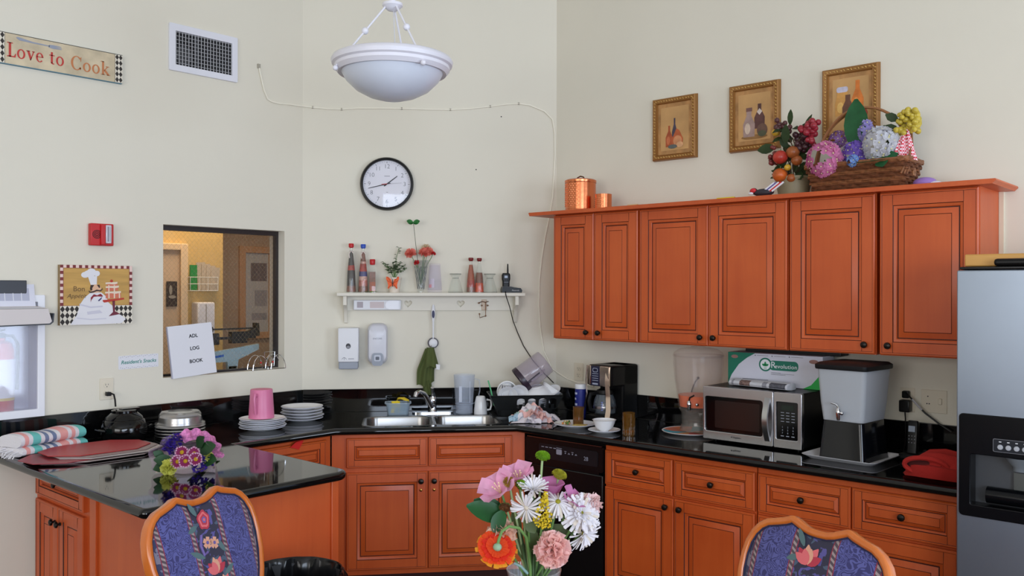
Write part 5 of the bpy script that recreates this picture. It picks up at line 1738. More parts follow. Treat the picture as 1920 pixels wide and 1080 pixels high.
# white box with green corners leaning on the microwave
t = T('carton', 'white carton with green corners and a leaf logo lying on the microwave', 'carton', 'R', 1.308, .205, TOP + MH + .0015)
BW, BH = .497, .160
b = B(mat('carton_white', (206, 206, 218), .55)).box(0, BW, 0, .14, 0, BH, .002)
b.build('box', t)
b = B(mat('carton_green', (20, 112, 88), .5))
b.prism([(0, 0.0), (.02, .045), (.06, .10), (.105, .135), (.15, BH), (0, BH)], -.0007, 0)
b.use(mat('carton_light_green', (40, 168, 74), .5)).prism([(.40, 0), (BW, 0), (BW, .112), (.475, .06), (.44, .02)], -.0007, 0)
b.use(mat('carton_brown', (150, 112, 104), .6)).prism(ell(.037, .138, .019, .009), -.0012, -.0007).prism(ell(.453, .133, .023, .010), -.0012, -.0007)
b.build('printed_face', t)
b = B(mat('logo_dark_green', (24, 112, 92), .5))
b.prism(rrect(.225, .376, .080, .128, .02, 5), -.0010, -.0002).prism(ell(.205, .106, .034, .034, 32), -.0014, -.0004)
b.use(mat('logo_white', (226, 228, 232), .5)).prism(ell(.205, .106, .0265, .0265, 32), -.0018, -.0010)
b.use(mat('logo_leaf', (34, 140, 84), .5))
for a in (90, 155, 25):
    b.at(.205, -.0021, .100).petal((0, 0, 0), (math.cos(R(a)), 0, math.sin(R(a))), (0, -1, 0), .021 if a == 90 else .019, .012, 0, 0, 4)
b.at().box(.2042, .2058, -.0022, -.0016, .082, .102).box(.199, .2005, -.0022, -.0016, .082, .094).box(.2095, .211, -.0022, -.0016, .082, .094)
b.build('logo', t)
b = B(mat('logo_white', (226, 228, 232), .5)).text('R', .046, .247, -.0013, .105, .0003).text('evolution', .029, .313, -.0013, .100, .0003, space=1.05)
b.use(INK)
for z, x1 in ((.068, .285), (.063, .355), (.058, .31)):
    b.box(.235, x1, -.0008, 0, z, z + .0012)
b.box(.08, .22, -.0008, 0, .028, .0298).box(.08, .18, -.0008, 0, .022, .0232)
for x in (.16, .25, .34):
    b.box(x, x + .06, -.0008, 0, .149, .1502).box(x - .012, x - .008, -.0008, 0, .147, .152)
b.build('lettering', t)
t = T('newspaper', 'folded newspaper lying on the microwave before the white carton', 'newspaper', 'R', 1.372, .262, TOP + MH + .0015, R(-8))
b = B(mat('newsprint', (196, 196, 202), .8, noise=(60, .06)))
rings = []
for x in (0, .004, .325, .33):
    k = .8 if x in (0, .33) else 1
    rings.append([(x, -.028 + (y + .028) * k, z * k + .0005) for y, z in [(-.045, .004), (-.05, .014), (-.045, .025), (-.03, .031), (0, .034), (.03, .03), (.04, .018), (.04, .003), (0, .0)]])
b.loft(rings)
b.build('folded_pages', t)
b = B(mat('news_photo', (120, 96, 90), .8, noise=(90, .5)))
def wrap(x0, x1, y0=-.0508, o=.0007):
    P_ = [(-.0452 - o, .006), (-.05 - o, .014), (-.045 - o, .025 + o), (-.03, .031 + o)]
    b.geo([(x0, y, z) for y, z in P_] + [(x1, y, z) for y, z in P_], [(i, i + 1, i + 5, i + 4) for i in range(3)])
wrap(.065, .125)
b.use(mat('news_dark', (84, 84, 92), .8, noise=(80, .3)))
wrap(.235, .322)
b.use(mat('news_text', (140, 140, 148), .8))
wrap(.195, .22)
wrap(.018, .03)
b.build('printed_pictures', t)

# square frosted dispenser on a white tray
t = T('serving_tray', 'white rectangular tray under the square frosted drink dispenser', 'tray', 'R', 2.005, .375, TOP, R(-3))
b = B(mat('tray_white', (214, 212, 214), .35))
def tr_(k, z, w=.335, d=.31):
    return [(x, y, z) for x, y in rrect(-w / 2 - k, w / 2 + k, -d / 2 - k, d / 2 + k, .03, 5)]
b.loft([tr_(-.03, .0), tr_(-.025, .001), tr_(-.008, .014), tr_(.0, .018), tr_(.001, .0205), tr_(-.006, .019), tr_(-.03, .004)], cap=False)
b.geo(tr_(-.03, .004), [tuple(range(24))])
b.build('dish', t)
t = T('beverage_dispenser', 'square frosted drink dispenser with black base and lid near the fridge', 'drink dispenser', 'R', 2.013, .365, TOP + .0045, R(-5))
def sq(w, d, z, r=.02):
    return [(x, y, z) for x, y in rrect(-w / 2, w / 2, -d / 2, d / 2, r, 4)]
b = B(mat('base_black_gloss', (12, 13, 18), .12))
b.loft([sq(.215, .255, 0), sq(.212, .25, .01), sq(.186, .225, .165), sq(.184, .223, .17)])
b.build('base', t)
FRO = clear('frosted_plastic', (208, 212, 218), .60, .25, 1.2)
b = B(FRO)
b.loft([sq(.187, .227, .172), sq(.205, .24, .25), sq(.226, .258, .40), sq(.222, .254, .40), sq(.2, .236, .25), sq(.182, .222, .176)], cap=False)
b.geo(sq(.183, .223, .174), [tuple(range(20))])
b.build('vessel', t)
b = B(mat('water_milky', (206, 212, 220), .2)).loft([sq(.18, .218, .178), sq(.1835, .221, .20)])
b.build('liquid', t)
b = B(mat('lid_black', (22, 22, 24), .5, spec=.3)).loft([sq(.24, .272, .398), sq(.244, .276, .404), sq(.244, .276, .418), sq(.22, .25, .428), sq(.05, .05, .431)])
b.build('lid', t)
b = B(CHROME).at(0, -.122, .212).tube([(0, .012, 0), (0, -.02, 0)], .007, 10).at(0, -.146, .212).lathe([(.006, -.032), (.009, -.022), (.011, 0), (.010, .016), (.004, .024), (0, .025)], 16)
b.tube([(0, 0, .022), (-.008, -.004, .036), (-.03, -.008, .042)], .004, 8).at(.014, -.142, .212).sph((0, 0, 0), .009, 12, 8)
b.build('tap', t)

# outlets, plugs and cords at the right
outlet('wall_outlet', 'ivory duplex outlet with two black plugs behind the square drink dispenser', 'R', 2.128, 1.152, .066, .112)
t = T('switch_plate', 'ivory double plate with outlet and switch beside the fridge', 'outlet', 'R', 2.245, 0, 1.154)
B(IVORY).box(-.056, .056, -.006, 0, -.053, .053, .002).build('cover_plate', t)
b = B(IVORY).box(.02, .036, -.016, -.005, -.012, .016, .003)
b.build('switch', t)
b = B(INK)
for x, z in ((-.026, .022), (-.030, -.012), (-.020, -.012)):
    b.prism(ell(x, z, .003, k=8), -.0066, -.006)
b.build('socket', t)
t = T('power_adapter', 'square black power adapter in the lower socket by the fridge', 'adapter', 'R', 2.128, .0095, 1.128)
b = B(BLACK).box(-.024, .024, -.045, 0, -.030, .026, .006)
b.build('housing', t)
B(BLACK).tube([(0, -.03, -.028), (.002, -.028, -.06), (.004, -.034, -.11), (.008, -.05, -.17), (.015, -.10, -.205)], .003, 6).build('cord', t)
t = T('power_plug', 'black plug with foil tagged cord slanting down from the upper socket', 'plug', 'R', 2.128, .0095, 1.178)
B(BLACK).box(-.016, .016, -.03, 0, -.016, .018, .006).build('plug_body', t)
B(BLACK).tube([(.004, -.03, .01), (.03, -.04, -.012), (.09, -.035, -.075), (.15, -.03, -.12), (.20, -.03, -.15)], .0042, 8).build('cord', t)
B(mat('foil_tag', (196, 196, 204), .35)).tube([(.036, -.041, -.016), (.078, -.038, -.062)], .009, 8, flat=.5).build('cord_tag', t)
t = T('cordless_phone', 'black cordless phone handset standing in a charger by the red mitt', 'phone', 'R', 2.215, .215, TOP)
b = B(BLACK)
rings = []
for z, w_, d in ((.012, .023, .014), (.09, .024, .013), (.16, .025, .012), (.17, .02, .009)):
    rings.append([(x, y + .10 * z, z) for x, y in rrect(-w_, w_, -d, d, .008, 4)])
b.loft(rings)
b.build('handset', t)
B(BLACK).box(-.045, .075, -.05, .05, 0, .03, .01).build('charging_base', t)
b = B(mat('phone_screen', (150, 160, 176), .2)).at(0, -.004, .135, R(-6)).box(-.014, .014, -.0015, .001, -.012, .014)
b.build('screen', t)
b = B(mat('phone_key', (150, 152, 160), .4))
for x in (-.012, 0, .012):
    for z in (.075, .09, .104):
        b.sph((x, -.0135 + .1 * z, z), .0024, 7, 5)
b.build('keys', t)
# red mitt
t = T('oven_mitt', 'dark red quilted oven mitt lying open beside the fridge', 'oven mitt', 'R', 2.425, .565, TOP)
RM = mat('mitt_red', (156, 28, 20), .9, bump=(35, .25))
b = B(RM)
rings = []
for f, (x, w_, h, zc) in enumerate(((-.115, .028, .018, .024), (-.10, .07, .034, .038), (-.06, .10, .05, .052), (0, .115, .055, .056), (.06, .11, .05, .052), (.12, .09, .045, .046))):
    rings.append([(x + .02 * math.sin(2 * PI * k / 24), w_ * math.cos(2 * PI * k / 24), max(.002, zc + h * math.sin(2 * PI * k / 24) + (.012 * math.sin(k * 1.7) if f > 0 else 0))) for k in range(24)])
b.loft(rings)
b.build('mitt_body', t)
b = B(mat('mitt_lining', (70, 14, 12), .95)).at(-.02, -.085, .062, R(66), 0, R(-8))
b.sph((0, 0, 0), (.075, .026, .012), 20, 10)
b.at().use(RM).tube([(-.02 + .082 * math.cos(R(a)), -.088 - .008 * math.sin(R(a)), .060 + .034 * math.sin(R(a))) for a in range(0, 360, 15)], .010, 8, closed=True)
b.build('cuff', t)
b = B(BLACK).tube([wp('R', 1.02, .012, 1.175), wp('R', 1.005, .014, 1.155), wp('R', .985, .014, 1.11), wp('R', .984, .03, 1.06), wp('R', .985, .032, .98)], .0035, 6)
b.sph(tuple(wp('R', 1.022, .012, 1.177)), .008, 8, 6)
tag(b.build('appliance_cable'), 'short black cord on the wall left of the round drink dispenser', 'cord')
# ------------------------------------------------------------------ left worktop
def plate_stack(u, n, count, r, step, under, group, jit):
    proto = None
    names = ['bottom', 'second from the bottom', 'third from the bottom', 'fourth from the bottom', 'fifth from the bottom', 'sixth from the bottom']
    for k in range(count):
        w_ = 'topmost' if k == count - 1 else names[k]
        lb = 'white dinner plate, %s of the stack %s' % (w_, under)
        M = fmat('L', u + jit[k % len(jit)] * .004, n - jit[(k + 1) % len(jit)] * .003, TOP + .0005 + step * k)
        if proto is None:
            proto = plate('dinner_plate', lb, M, r, deep=.017, group=group)
        else:
            plate('dinner_plate', lb, M, group=group, proto=proto)
plate_stack(-.525, .40, 6, .120, .0092, 'under the pink pitcher', 'plates under the pink pitcher', (0, 1, -1, .5, 1.4, -.5))
plate_stack(-.195, .285, 5, .118, .0165, 'beside the pink pitcher', 'plates in the taller stack', (0, .8, -1, .6, -.4))
t = T('pink_pitcher', 'pink plastic pitcher upside down on the shorter stack of plates', 'pitcher', 'L', -.535, .405, TOP + .0655, R(215))
PINK = mat('pink_plastic', (216, 122, 160), .35)
B(PINK).lathe([(.0665, 0), (.068, .002), (.066, .012), (.0655, .03), (.058, .148), (.056, .153), (0, .154)], 36, False).build('body', t)
B(PINK).tube([(.058, .0, .125), (.083, 0, .13), (.089, 0, .11), (.080, 0, .05), (.074, 0, .03)], .0075, 8, flat=1.4).build('handle', t)

t = T('black_cooker', 'glossy black round cooker with lid below the left wall outlet', 'cooker', 'L', -1.145, .13, TOP)
b = B(GLOSSB).lathe([(.095, 0), (.10, .006), (.112, .03), (.110, .065), (.098, .095), (.090, .10)], 40)
b.build('pot', t)
b = B(GLOSSB).lathe([(.092, .10), (.086, .112), (.066, .128), (.060, .132), (.060, .143), (.052, .146), (0, .146)], 36)
b.box(-.02, .075, -.02, .02, .140, .152, .004)
b.build('lid', t)
b = B(GLOSSB)
for s in (-1, 1):
    b.tube([(s * .108, -.03, .05), (s * .130, -.02, .055), (s * .130, .02, .055), (s * .108, .03, .05)], .007, 8)
b.build('handle', t)

t = T('dome_cover', 'clear dome food cover on top of the steel plate covers', 'food cover', 'L', -.905, .24, TOP + .062)
B(clear('dome_plastic', (206, 200, 192), .10, .04, 1.5)).lathe([(.125, 0), (.122, .006), (.108, .012), (.102, .052), (.092, .062), (.06, .064), (.058, .058), (0, .058)], 40, False).build('dome', t)
t0 = None
for k in range(4):
    lb = 'brushed steel plate cover, %s of the stack by the backsplash' % ['bottom', 'second', 'third', 'topmost'][k]
    M = fmat('L', -.905, .24, TOP + .0005 + .0155 * k)
    if t0 is None:
        t0 = T('steel_cover', lb, 'plate cover', 'L', 0, 0, 0, M=M, group='steel plate covers')
        B(STEEL).lathe([(.118, 0), (.121, .003), (.119, .008), (.106, .014), (.102, .05), (.09, .058), (.03, .060), (.028, .054), (0, .054)], 40, False).build('cover', t0)
        B(STEEL).lathe([(.117, .0), (.1225, .001), (.1235, .004), (.121, .0065)], 40, False).build('rim', t0)
    else:
        dup(t0, 'L', 0, 0, 0, 0, lb, 'steel plate covers', M=M)

# rolled striped towel
t = T('striped_towel', 'folded pastel striped towel with white fringe at the far end of the peninsula', 'towel', 'L', -1.705, .235, TOP + .001, R(17))
STR = [mat('towel_white', (226, 222, 226), .95, bump=(120, .2)), mat('towel_pink', (232, 164, 160), .95, bump=(120, .2)), mat('towel_aqua', (112, 196, 190), .95, bump=(120, .2)), mat('towel_slate', (116, 130, 162), .95, bump=(120, .2))]
b = B()
seq = [0, 1, 0, 2, 2, 0, 3, 0, 3, 0, 1, 1, 0, 1, 0, 2, 2]
n = len(seq)
LT = .335
def tsec(x, top):
    w_, h = (.078, .030) if top else (.088, .022)
    z0 = .040 if top else 0
    sag = .004 * math.sin(x * 30)
    out_ = []
    for k in range(20):
        a = 2 * PI * k / 20
        y = w_ * math.copysign(abs(math.cos(a)) ** .7, math.cos(a))
        z = z0 + h + h * math.copysign(abs(math.sin(a)) ** .8, math.sin(a))
        if top and y > 0:
            z -= .008 * y / w_
        out_.append((x, -.0 + y, max(.001, z + (sag if math.sin(a) > 0 else 0))))
    return out_
for top in (False, True):
    for i, c in enumerate(seq):
        b.use(STR[c])
        x0, x1 = LT * i / n, LT * (i + 1) / n
        b.loft([tsec(x0, top), tsec(x1, top)], cap=(i in (0, n - 1)))
b.build('cloth', t)
b = B(STR[0])
rr2 = random.Random(8)
for k in range(13):
    y = -.08 + .012 * k
    z = .03 * rr2.random() + .012
    b.tube([(.002, y, z), (-.02 - .02 * rr2.random(), y - .01 + .02 * rr2.random(), z * .7 + .004), (-.035 - .02 * rr2.random(), y + .02 * rr2.random() - .01, .005)], .0028, 5)
b.build('fringe', t)
# red and grey placemats
mats_ = [('dusty grey red placemat, lowest of the pile on the peninsula', (150, 112, 116), -1.45, .44, 2), ('pale grey placemat near the bottom of the peninsula pile', (178, 164, 160), -1.40, .478, -1), ('dark red placemat sticking out toward the towel', (150, 50, 60), -1.50, .45, 7), ('light grey placemat under the red one on the peninsula', (186, 176, 172), -1.375, .474, -3), ('grey brown placemat just below the topmost red one', (150, 130, 128), -1.385, .455, 1), ('bright red placemat on top of the peninsula pile', (176, 46, 48), -1.405, .42, -2)]
for k, (lb, c, u, n_, rt_) in enumerate(mats_):
    pm = B(mat('placemat_%s' % 'a b c d e f'.split()[k], c, .38, noise=(30, .06)))
    w_, d_ = .225, .155
    pm.slab([(-w_, -d_ + .09), (-w_ + .10, -d_), (w_ - .10, -d_), (w_, -d_ + .09), (w_, d_ - .09), (w_ - .10, d_), (-w_ + .10, d_), (-w_, d_ - .09)], 0, .0032)
    tag(pm.build('placemat', M=fmat('L', u, n_, TOP + .0005 + .0046 * k, R(rt_))), lb, 'placemat')

# wrapped bouquet lying on the peninsula
t = T('wrapped_bouquet', 'small wrapped bouquet of purple magenta and yellow flowers on the peninsula', 'bouquet', 'K', -1.325, -0.0, 0, M=fmat('K', -1.335, -3.60, TOP, 0))
rb = random.Random(21)
VIO = mat('statice_violet', (66, 40, 150), .7, noise=(140, .35))
b = B(VIO)
def tuft(c, r, n, ln):
    for k in range(n):
        a, q = rb.uniform(0, 2 * PI), rb.uniform(0, 1) ** .5
        p = Vector((c[0] + r * q * math.cos(a), c[1] - .01 * rb.random(), c[2] + r * q * math.sin(a)))
        d = Vector((rb.uniform(-.6, .6), -1, rb.uniform(-.6, .8)))
        b.petal(p, d, (0, 0, 1), ln, ln * .8, .3, .1, 2, tip=.8)
tuft((-.055, .0, .112), .042, 130, .018)
tuft((-.09, .02, .10), .025, 40, .016)
tuft((.055, -.02, .035), .034, 90, .016)
tuft((.095, .0, .04), .02, 30, .016)
b.build('statice', t)
def daisy(b, c, d, r, n, pm, cm, tipm=None, w=.42, cup=.15, cr=.3, layers=1, curl=.0, rs=rb):
    d = Vector(d).normalized()
    q = d.to_track_quat('Z', 'Y').to_matrix()
    c = Vector(c)
    for L_ in range(layers):
        for k in range(n):
            a = 2 * PI * (k + .5 * L_) / n + rs.uniform(-.06, .06)
            e = q @ Vector((math.cos(a), math.sin(a), cup + .45 * L_))
            b.use(pm)
            l_ = r * (1 - .22 * L_) * rs.uniform(.92, 1.06)
            b.petal(c + d * .002 * L_, e, d, l_, l_ * w, .25, curl, 3, tip=.8)
            if tipm:
                b.use(tipm)
                b.petal(c + e.normalized() * l_ * .80 + d * .0015, e, d, l_ * .24, l_ * w * .95, .25, curl, 2, tip=.8)
    b.use(cm)
    M = Matrix.Translation(c) @ q.to_4x4()
    T0 = b.T
    b.T = T0 @ M
    b.sph((0, 0, r * .06), (r * cr, r * cr, r * cr * .55), 14, 8)
    b.T = T0
MAG = mat('mum_magenta', (150, 34, 96), .6)
MAGT = mat('mum_tip_pale', (226, 176, 206), .6)
YELL = mat('mum_yellow', (212, 168, 34), .7, noise=(200, .2))
for k, (x, y, z) in enumerate(((-.008, -.045, .088), (.042, -.045, .083), (-.022, -.055, .052), (.012, -.06, .055), (.052, -.055, .062))):
    b = B()
    daisy(b, (x, y, z), (.05 * (k - 2), -1, .35), .027, 15, MAG, YELL, MAGT, w=.36, cup=.2, cr=.33)
    b.build('mum_bloom', t)
b = B(mat('carnation_yellow', (222, 222, 110), .65))
ruffle(b, (-.058, -.05, .028), .034, 60, rb, axis=(-.2, -1, .3))
b.build('carnation_bloom', t)
b = B(mat('carnation_yellow', (222, 222, 110), .65))
ruffle(b, (.085, -.01, .062), .022, 30, rb, axis=(.4, -1, .3))
b.build('carnation_bloom', t)
b = B(DKGREEN)
for p, d, l_, w_ in (((-.06, -.01, .045), (-.8, -.5, .2), .075, .05), ((-.07, -.02, .03), (-.7, -.6, -.1), .065, .048), ((.05, .0, .085), (.8, -.4, .35), .085, .06), ((.07, -.01, .05), (.8, -.5, .1), .07, .055), ((.03, .02, .10), (.4, -.4, .5), .07, .05), ((-.10, .0, .06), (-.6, -.5, .5), .05, .035)):
    b.petal(p, d, (0, -1, .5), l_, w_, .15, -.1, 4)
b.build('leaves', t)
WRAP = clear('wrap_film', (222, 190, 214), .22, .12, 1.4)
b = B(WRAP)
def cone(s, v):
    a = 2 * PI * s
    r = .015 + .11 * v
    fl = 1 + .10 * math.sin(a * 7) * v
    x = r * 1.15 * fl * math.cos(a)
    z = max(.004, .065 + r * .72 * fl * math.sin(a) - .02 * (1 - v))
    y = .30 - .34 * v + .02 * math.sin(a * 5) * v
    return (x, y, z)
b.grid(cone, 56, 10, wrap=True)
b.build('film_wrap', t)
b = B(mat('wrap_pink', (214, 130, 180), .75, noise=(120, .35)))
def frill(s, v):
    a = R(-5) + R(135) * s
    r = .070 + .055 * v + .006 * math.sin(s * 40) * v
    return (.022 + r * .95 * math.cos(a), .02 - .02 * v + .010 * math.sin(s * 33) * v, max(.004, .066 + r * .88 * math.sin(a)))
b.grid(frill, 60, 5)
b.build('paper_frill', t)
b = B(STEMG)
for k in range(7):
    b.tube([(-.02 + .007 * k, .05, .05), (-.012 + .004 * k, .2, .03), (-.02 + .007 * k, .32, .02)], .003, 6)
b.build('stems', t)

# red scrap stuck on the drawer below the worktop edge
b = B(mat('red_cloth', (214, 36, 30), .8)).prism([(-.035, -.01), (.0, .014), (.05, .02), (.035, -.004), (.018, -.028), (.0, -.02)], -.004, 0)
tag(b.build('red_tag', M=fmat('L', -.47, .624, .853)), 'small red cloth tag poking out above the drawer behind the peninsula', 'tag')

# ------------------------------------------------------------------ on top of the wall cabinets
CZ = 2.1203
COP = mat('copper', (222, 130, 88), .24, metal=1, bump=(30, .05))
COPS = mat('copper_shine', (236, 150, 104), .2, metal=1)
def copper(label, u, n, r, h, lid, name, cat):
    t = T(name, label, cat, 'R', u, n, CZ)
    B(COP).lathe([(r, 0), (r, .006), (r * .985, .008), (r * .985, h * .1), (r, h * .105), (r, h), (r * .98, h), (r * .97, h - .004) if not lid else (0, h)], 48, not lid and False).build('can', t)
    b = B(COPS)
    nz = int(h / .0125)
    for j in range(1, nz - 1):
        for i in range(9):
            a = R(-152 + 11 * i + (5.5 if j % 2 else 0) - 0)
            z = h * .14 + j * .0125 * .92
            if z > h - .012:
                continue
            b.sph((r * math.cos(a), r * math.sin(a), z), (.0034, .0034, .0040), 6, 4)
    b.build('hammered_bumps', t)
    if lid:
        B(COP).lathe([(r * 1.02, h - .012), (r * 1.03, h - .01), (r * 1.03, h + .004), (r * .9, h + .010), (0, h + .013)], 48, False).build('lid', t)
        B(mat('copper_dark', (110, 66, 40), .3, metal=1)).tube([(-.028, 0, h + .009), (-.022, 0, h + .024), (0, 0, h + .031), (.022, 0, h + .024), (.028, 0, h + .009)], .004, 8).build('lid_handle', t)
    return t
copper('large hammered copper canister with a lid on top of the wall cabinets', .334, .185, .091, .185, True, 'copper_canister', 'canister')
copper('small hammered copper cup beside the canister on the wall cabinets', .512, .20, .048, .095, False, 'copper_cup', 'cup')
for lb, nm, u, c, w_ in (('small yellow scrap lying on top of the wall cabinets near the fruit pot', 'yellow_wrapper', 1.36, (222, 200, 40), .05), ('pale card scrap on top of the wall cabinets right of the copper cup', 'card_scrap', .80, (220, 190, 140), .032)):
    b = B(mat(nm, c, .6)).slab([(-w_, -.012), (w_, -.016), (w_ * .8, .014), (-w_ * .7, .012)], .0, .010)
    tag(b.build(nm, M=fmat('R', u, .32, CZ)), lb, 'scrap')

# pictures
def framed(label, u0, u1, z0, z1, art):
    t = T('framed_picture', label, 'picture', 'R', u0, 0, z0)
    w_, h_ = u1 - u0, z1 - z0
    b = B(mat('gilt_frame', (150, 104, 52), .4, metal=.3))
    for ins0, ins1, y0, y1 in ((0, .004, -.002, -.026), (.004, .010, -.026, -.030), (.010, .026, -.030, -.024), (.026, .030, -.024, -.027), (.030, .034, -.027, -.014)):
        rs = []
        for ins, y in ((ins0, y0), (ins1, y1)):
            rs.append([(ins, y, ins), (w_ - ins, y, ins), (w_ - ins, y, h_ - ins), (ins, y, h_ - ins)])
        b.loft(rs, cap=False)
    b.build('frame', t)
    b = B(mat('gilt_bright', (206, 164, 96), .3, metal=.6))
    k = 0
    for x0, z0_, x1, z1_ in ((.018, .018, w_ - .018, .018), (w_ - .018, .018, w_ - .018, h_ - .018), (w_ - .018, h_ - .018, .018, h_ - .018), (.018, h_ - .018, .018, .018)):
        L_ = math.hypot(x1 - x0, z1_ - z0_)
        m_ = int(L_ / .017)
        for i in range(m_):
            f = (i + .5) / m_
            x, z = x0 + (x1 - x0) * f, z0_ + (z1_ - z0_) * f
            b.at(x, -.0285, z, 0, R(35 + (20 if k % 2 else -20)), 0).sph((0, 0, 0), (.0075, .0028, .0034), 8, 5)
            k += 1
    b.at()
    b.build('carved_ornament', t)
    b = B(mat('art_parchment', (196, 152, 98), .7, noise=(7, .16))).box(.03, w_ - .03, -.014, -.010, .03, h_ - .03)
    b.use(mat('art_border', (176, 130, 80), .7, noise=(18, .3))).cut([rrect(.034, w_ - .034, .034, h_ - .034, .002, 1), rrect(.052, w_ - .052, .055, h_ - .055, .002, 1)], -.0143, ext=.0002)
    b.build('print', t)
    b = B()
    art(b, w_ / 2, .075)
    b.build('still_life', t)
def shade(c):
    return mat('art_%d_%d_%d' % c, c, .7, noise=(30, .18))
def bottle2d(b, c, x, z, w_, h, nk, y, c2=None):
    b.use(shade(c)).prism([(x - w_, z), (x + w_, z), (x + w_ * 1.05, z + h * .45), (x + nk, z + h * .75), (x + nk, z + h), (x - nk, z + h), (x - nk, z + h * .75), (x - w_ * 1.05, z + h * .45)], y - .0003, y)
    if c2:
        b.use(shade(c2)).prism(ell(x - w_ * .25, z + h * .3, w_ * .5, h * .2, 14), y - .0006, y - .0002)
def art1(b, cx, z):
    bottle2d(b, (74, 66, 80), cx + .0, z + .02, .016, .14, .005, -.0148)
    bottle2d(b, (170, 84, 48), cx - .035, z + .0, .022, .12, .006, -.0152, (196, 110, 70))
    b.use(shade((180, 92, 52))).prism([(cx - .02, z - .005), (cx + .05, z), (cx + .055, z + .04), (cx + .03, z + .09), (cx + .012, z + .10), (cx - .012, z + .05)], -.0156, -.0152)
    b.use(shade((206, 140, 96))).prism(ell(cx + .02, z + .03, .028, .03, 16), -.016, -.0155)
    b.use(shade((222, 170, 124))).prism(ell(cx + .035, z + .008, .022, .016, 14), -.0164, -.016)
    b.use(shade((96, 100, 96))).prism(ell(cx - .012, z + .0, .03, .012, 14), -.0164, -.016)
def art2(b, cx, z):
    bottle2d(b, (92, 60, 56), cx + .03, z + .04, .028, .13, .010, -.0148)
    b.use(shade((206, 190, 180))).prism([(cx + .03, z + .11), (cx + .045, z + .128), (cx + .03, z + .146), (cx + .015, z + .128)], -.0155, -.015)
    bottle2d(b, (166, 140, 132), cx - .03, z, .032, .15, .014, -.0152, (212, 190, 170))
    b.use(shade((120, 84, 76))).box(cx - .046, cx - .012, -.0156, -.0152, z + .135, z + .155)
    b.use(shade((110, 82, 70))).prism(ell(cx + .045, z + .03, .03, .035, 16), -.0152, -.0149)
    b.use(shade((88, 92, 70))).prism(ell(cx + .045, z + .012, .024, .016, 16), -.0158, -.0153)
    b.use(shade((150, 110, 64))).prism(ell(cx, z - .002, .075, .012, 18), -.0149, -.0146)
def art3(b, cx, z):
    bottle2d(b, (206, 116, 50), cx + .035, z + .05, .028, .165, .010, -.0148, (222, 146, 74))
    bottle2d(b, (200, 146, 78), cx - .04, z + .05, .034, .135, .026, -.0152, (222, 176, 100))
    b.use(shade((196, 190, 206))).prism(rrect(cx - .068, cx - .012, z + .165, z + .192, .01, 3), -.0157, -.0152)
    bottle2d(b, (106, 70, 52), cx - .012, z + .04, .026, .11, .012, -.0158)
    b.use(shade((170, 66, 54))).prism(ell(cx + .05, z + .05, .034, .03, 18), -.0160, -.0155)
    b.use(shade((190, 90, 66))).prism(ell(cx + .01, z + .02, .03, .025, 18), -.0164, -.016)
framed('smallest looking gilt framed still life, nearest the corner above the wall cabinets', .728, 1.013, 2.402, 2.758, art1)
framed('gilt framed still life of two jars, middle of the three pictures', 1.212, 1.499, 2.402, 2.760, art2)
framed('gilt framed still life of bottles behind the flower basket', 1.722, 2.002, 2.400, 2.763, art3)

# pot of artificial fruit
t = T('fruit_pot', 'grey green ceramic pot holding artificial fruit on the wall cabinets', 'pot', 'R', 1.640, .165, CZ)
B(mat('pot_sage', (142, 132, 104), .5, noise=(20, .1))).lathe([(.062, 0), (.07, .006), (.082, .06), (.086, .085), (.090, .092), (.088, .102), (.082, .102), (.078, .09), (0, .088)], 36, False).build('pot_body', t)
t = T('fruit_arrangement', 'artificial arrangement of apples grapes berries and leaves in the sage pot', 'artificial fruit', 'R', 1.640, .165, CZ + .09)
rf = random.Random(31)
def fruit(nm, c, items, r, rough=.35):
    for x, y, z, k in items:
        b = B(mat(nm + '_skin', c, rough, noise=(30, .25)))
        b.sph((x, y, z), (r * k, r * k, r * k * .93), 16, 10)
        b.use(STEMG).tube([(x, y, z + r * k * .85), (x + .004, y, z + r * k * 1.15)], .002, 5)
        b.build(nm, t)
fruit('apple', (180, 56, 44), ((-.030, -.085, .105, 1.0),), .036)
fruit('orange_fruit', (196, 94, 36), ((-.030, -.088, .018, 1.0),), .036)
fruit('peach', (160, 88, 44), ((.03, -.075, .125, .95), (.045, -.065, .085, .8), (.02, -.07, .0, .7)), .034)
fruit('lemon', (200, 156, 46), ((.012, -.095, .050, .8), (-.070, -.05, .235, 1.0)), .021)
def cluster(nm, c, cx, cy, cz, n, r, sp, par):
    b = B(mat(nm + '_skin', c, .3, noise=(60, .2)))
    for k in range(n):
        d = Vector((rf.uniform(-1, 1), rf.uniform(-1, 1), rf.uniform(-1, 1)))
        b.sph((cx + d.x * sp[0], cy + d.y * sp[1], cz + d.z * sp[2]), r * rf.uniform(.85, 1.1), 9, 6)
    return b.build(nm, par)
cluster('dark_berries', (84, 48, 48), -.030, -.05, .265, 12, .014, (.03, .02, .03), t)
cluster('plum_grapes', (70, 40, 44), .062, -.05, .175, 22, .015, (.035, .025, .045), t)
cluster('rust_berries', (120, 52, 48), -.075, -.06, .13, 14, .012, (.022, .02, .05), t)
cluster('red_grapes', (150, 40, 52), .108, -.06, .235, 26, .016, (.042, .03, .030), t)
cluster('red_grapes', (150, 40, 52), .105, -.06, .18, 10, .015, (.02, .02, .045), t)
b = B(mat('fruit_leaf', (56, 76, 42), .55, noise=(30, .25)))
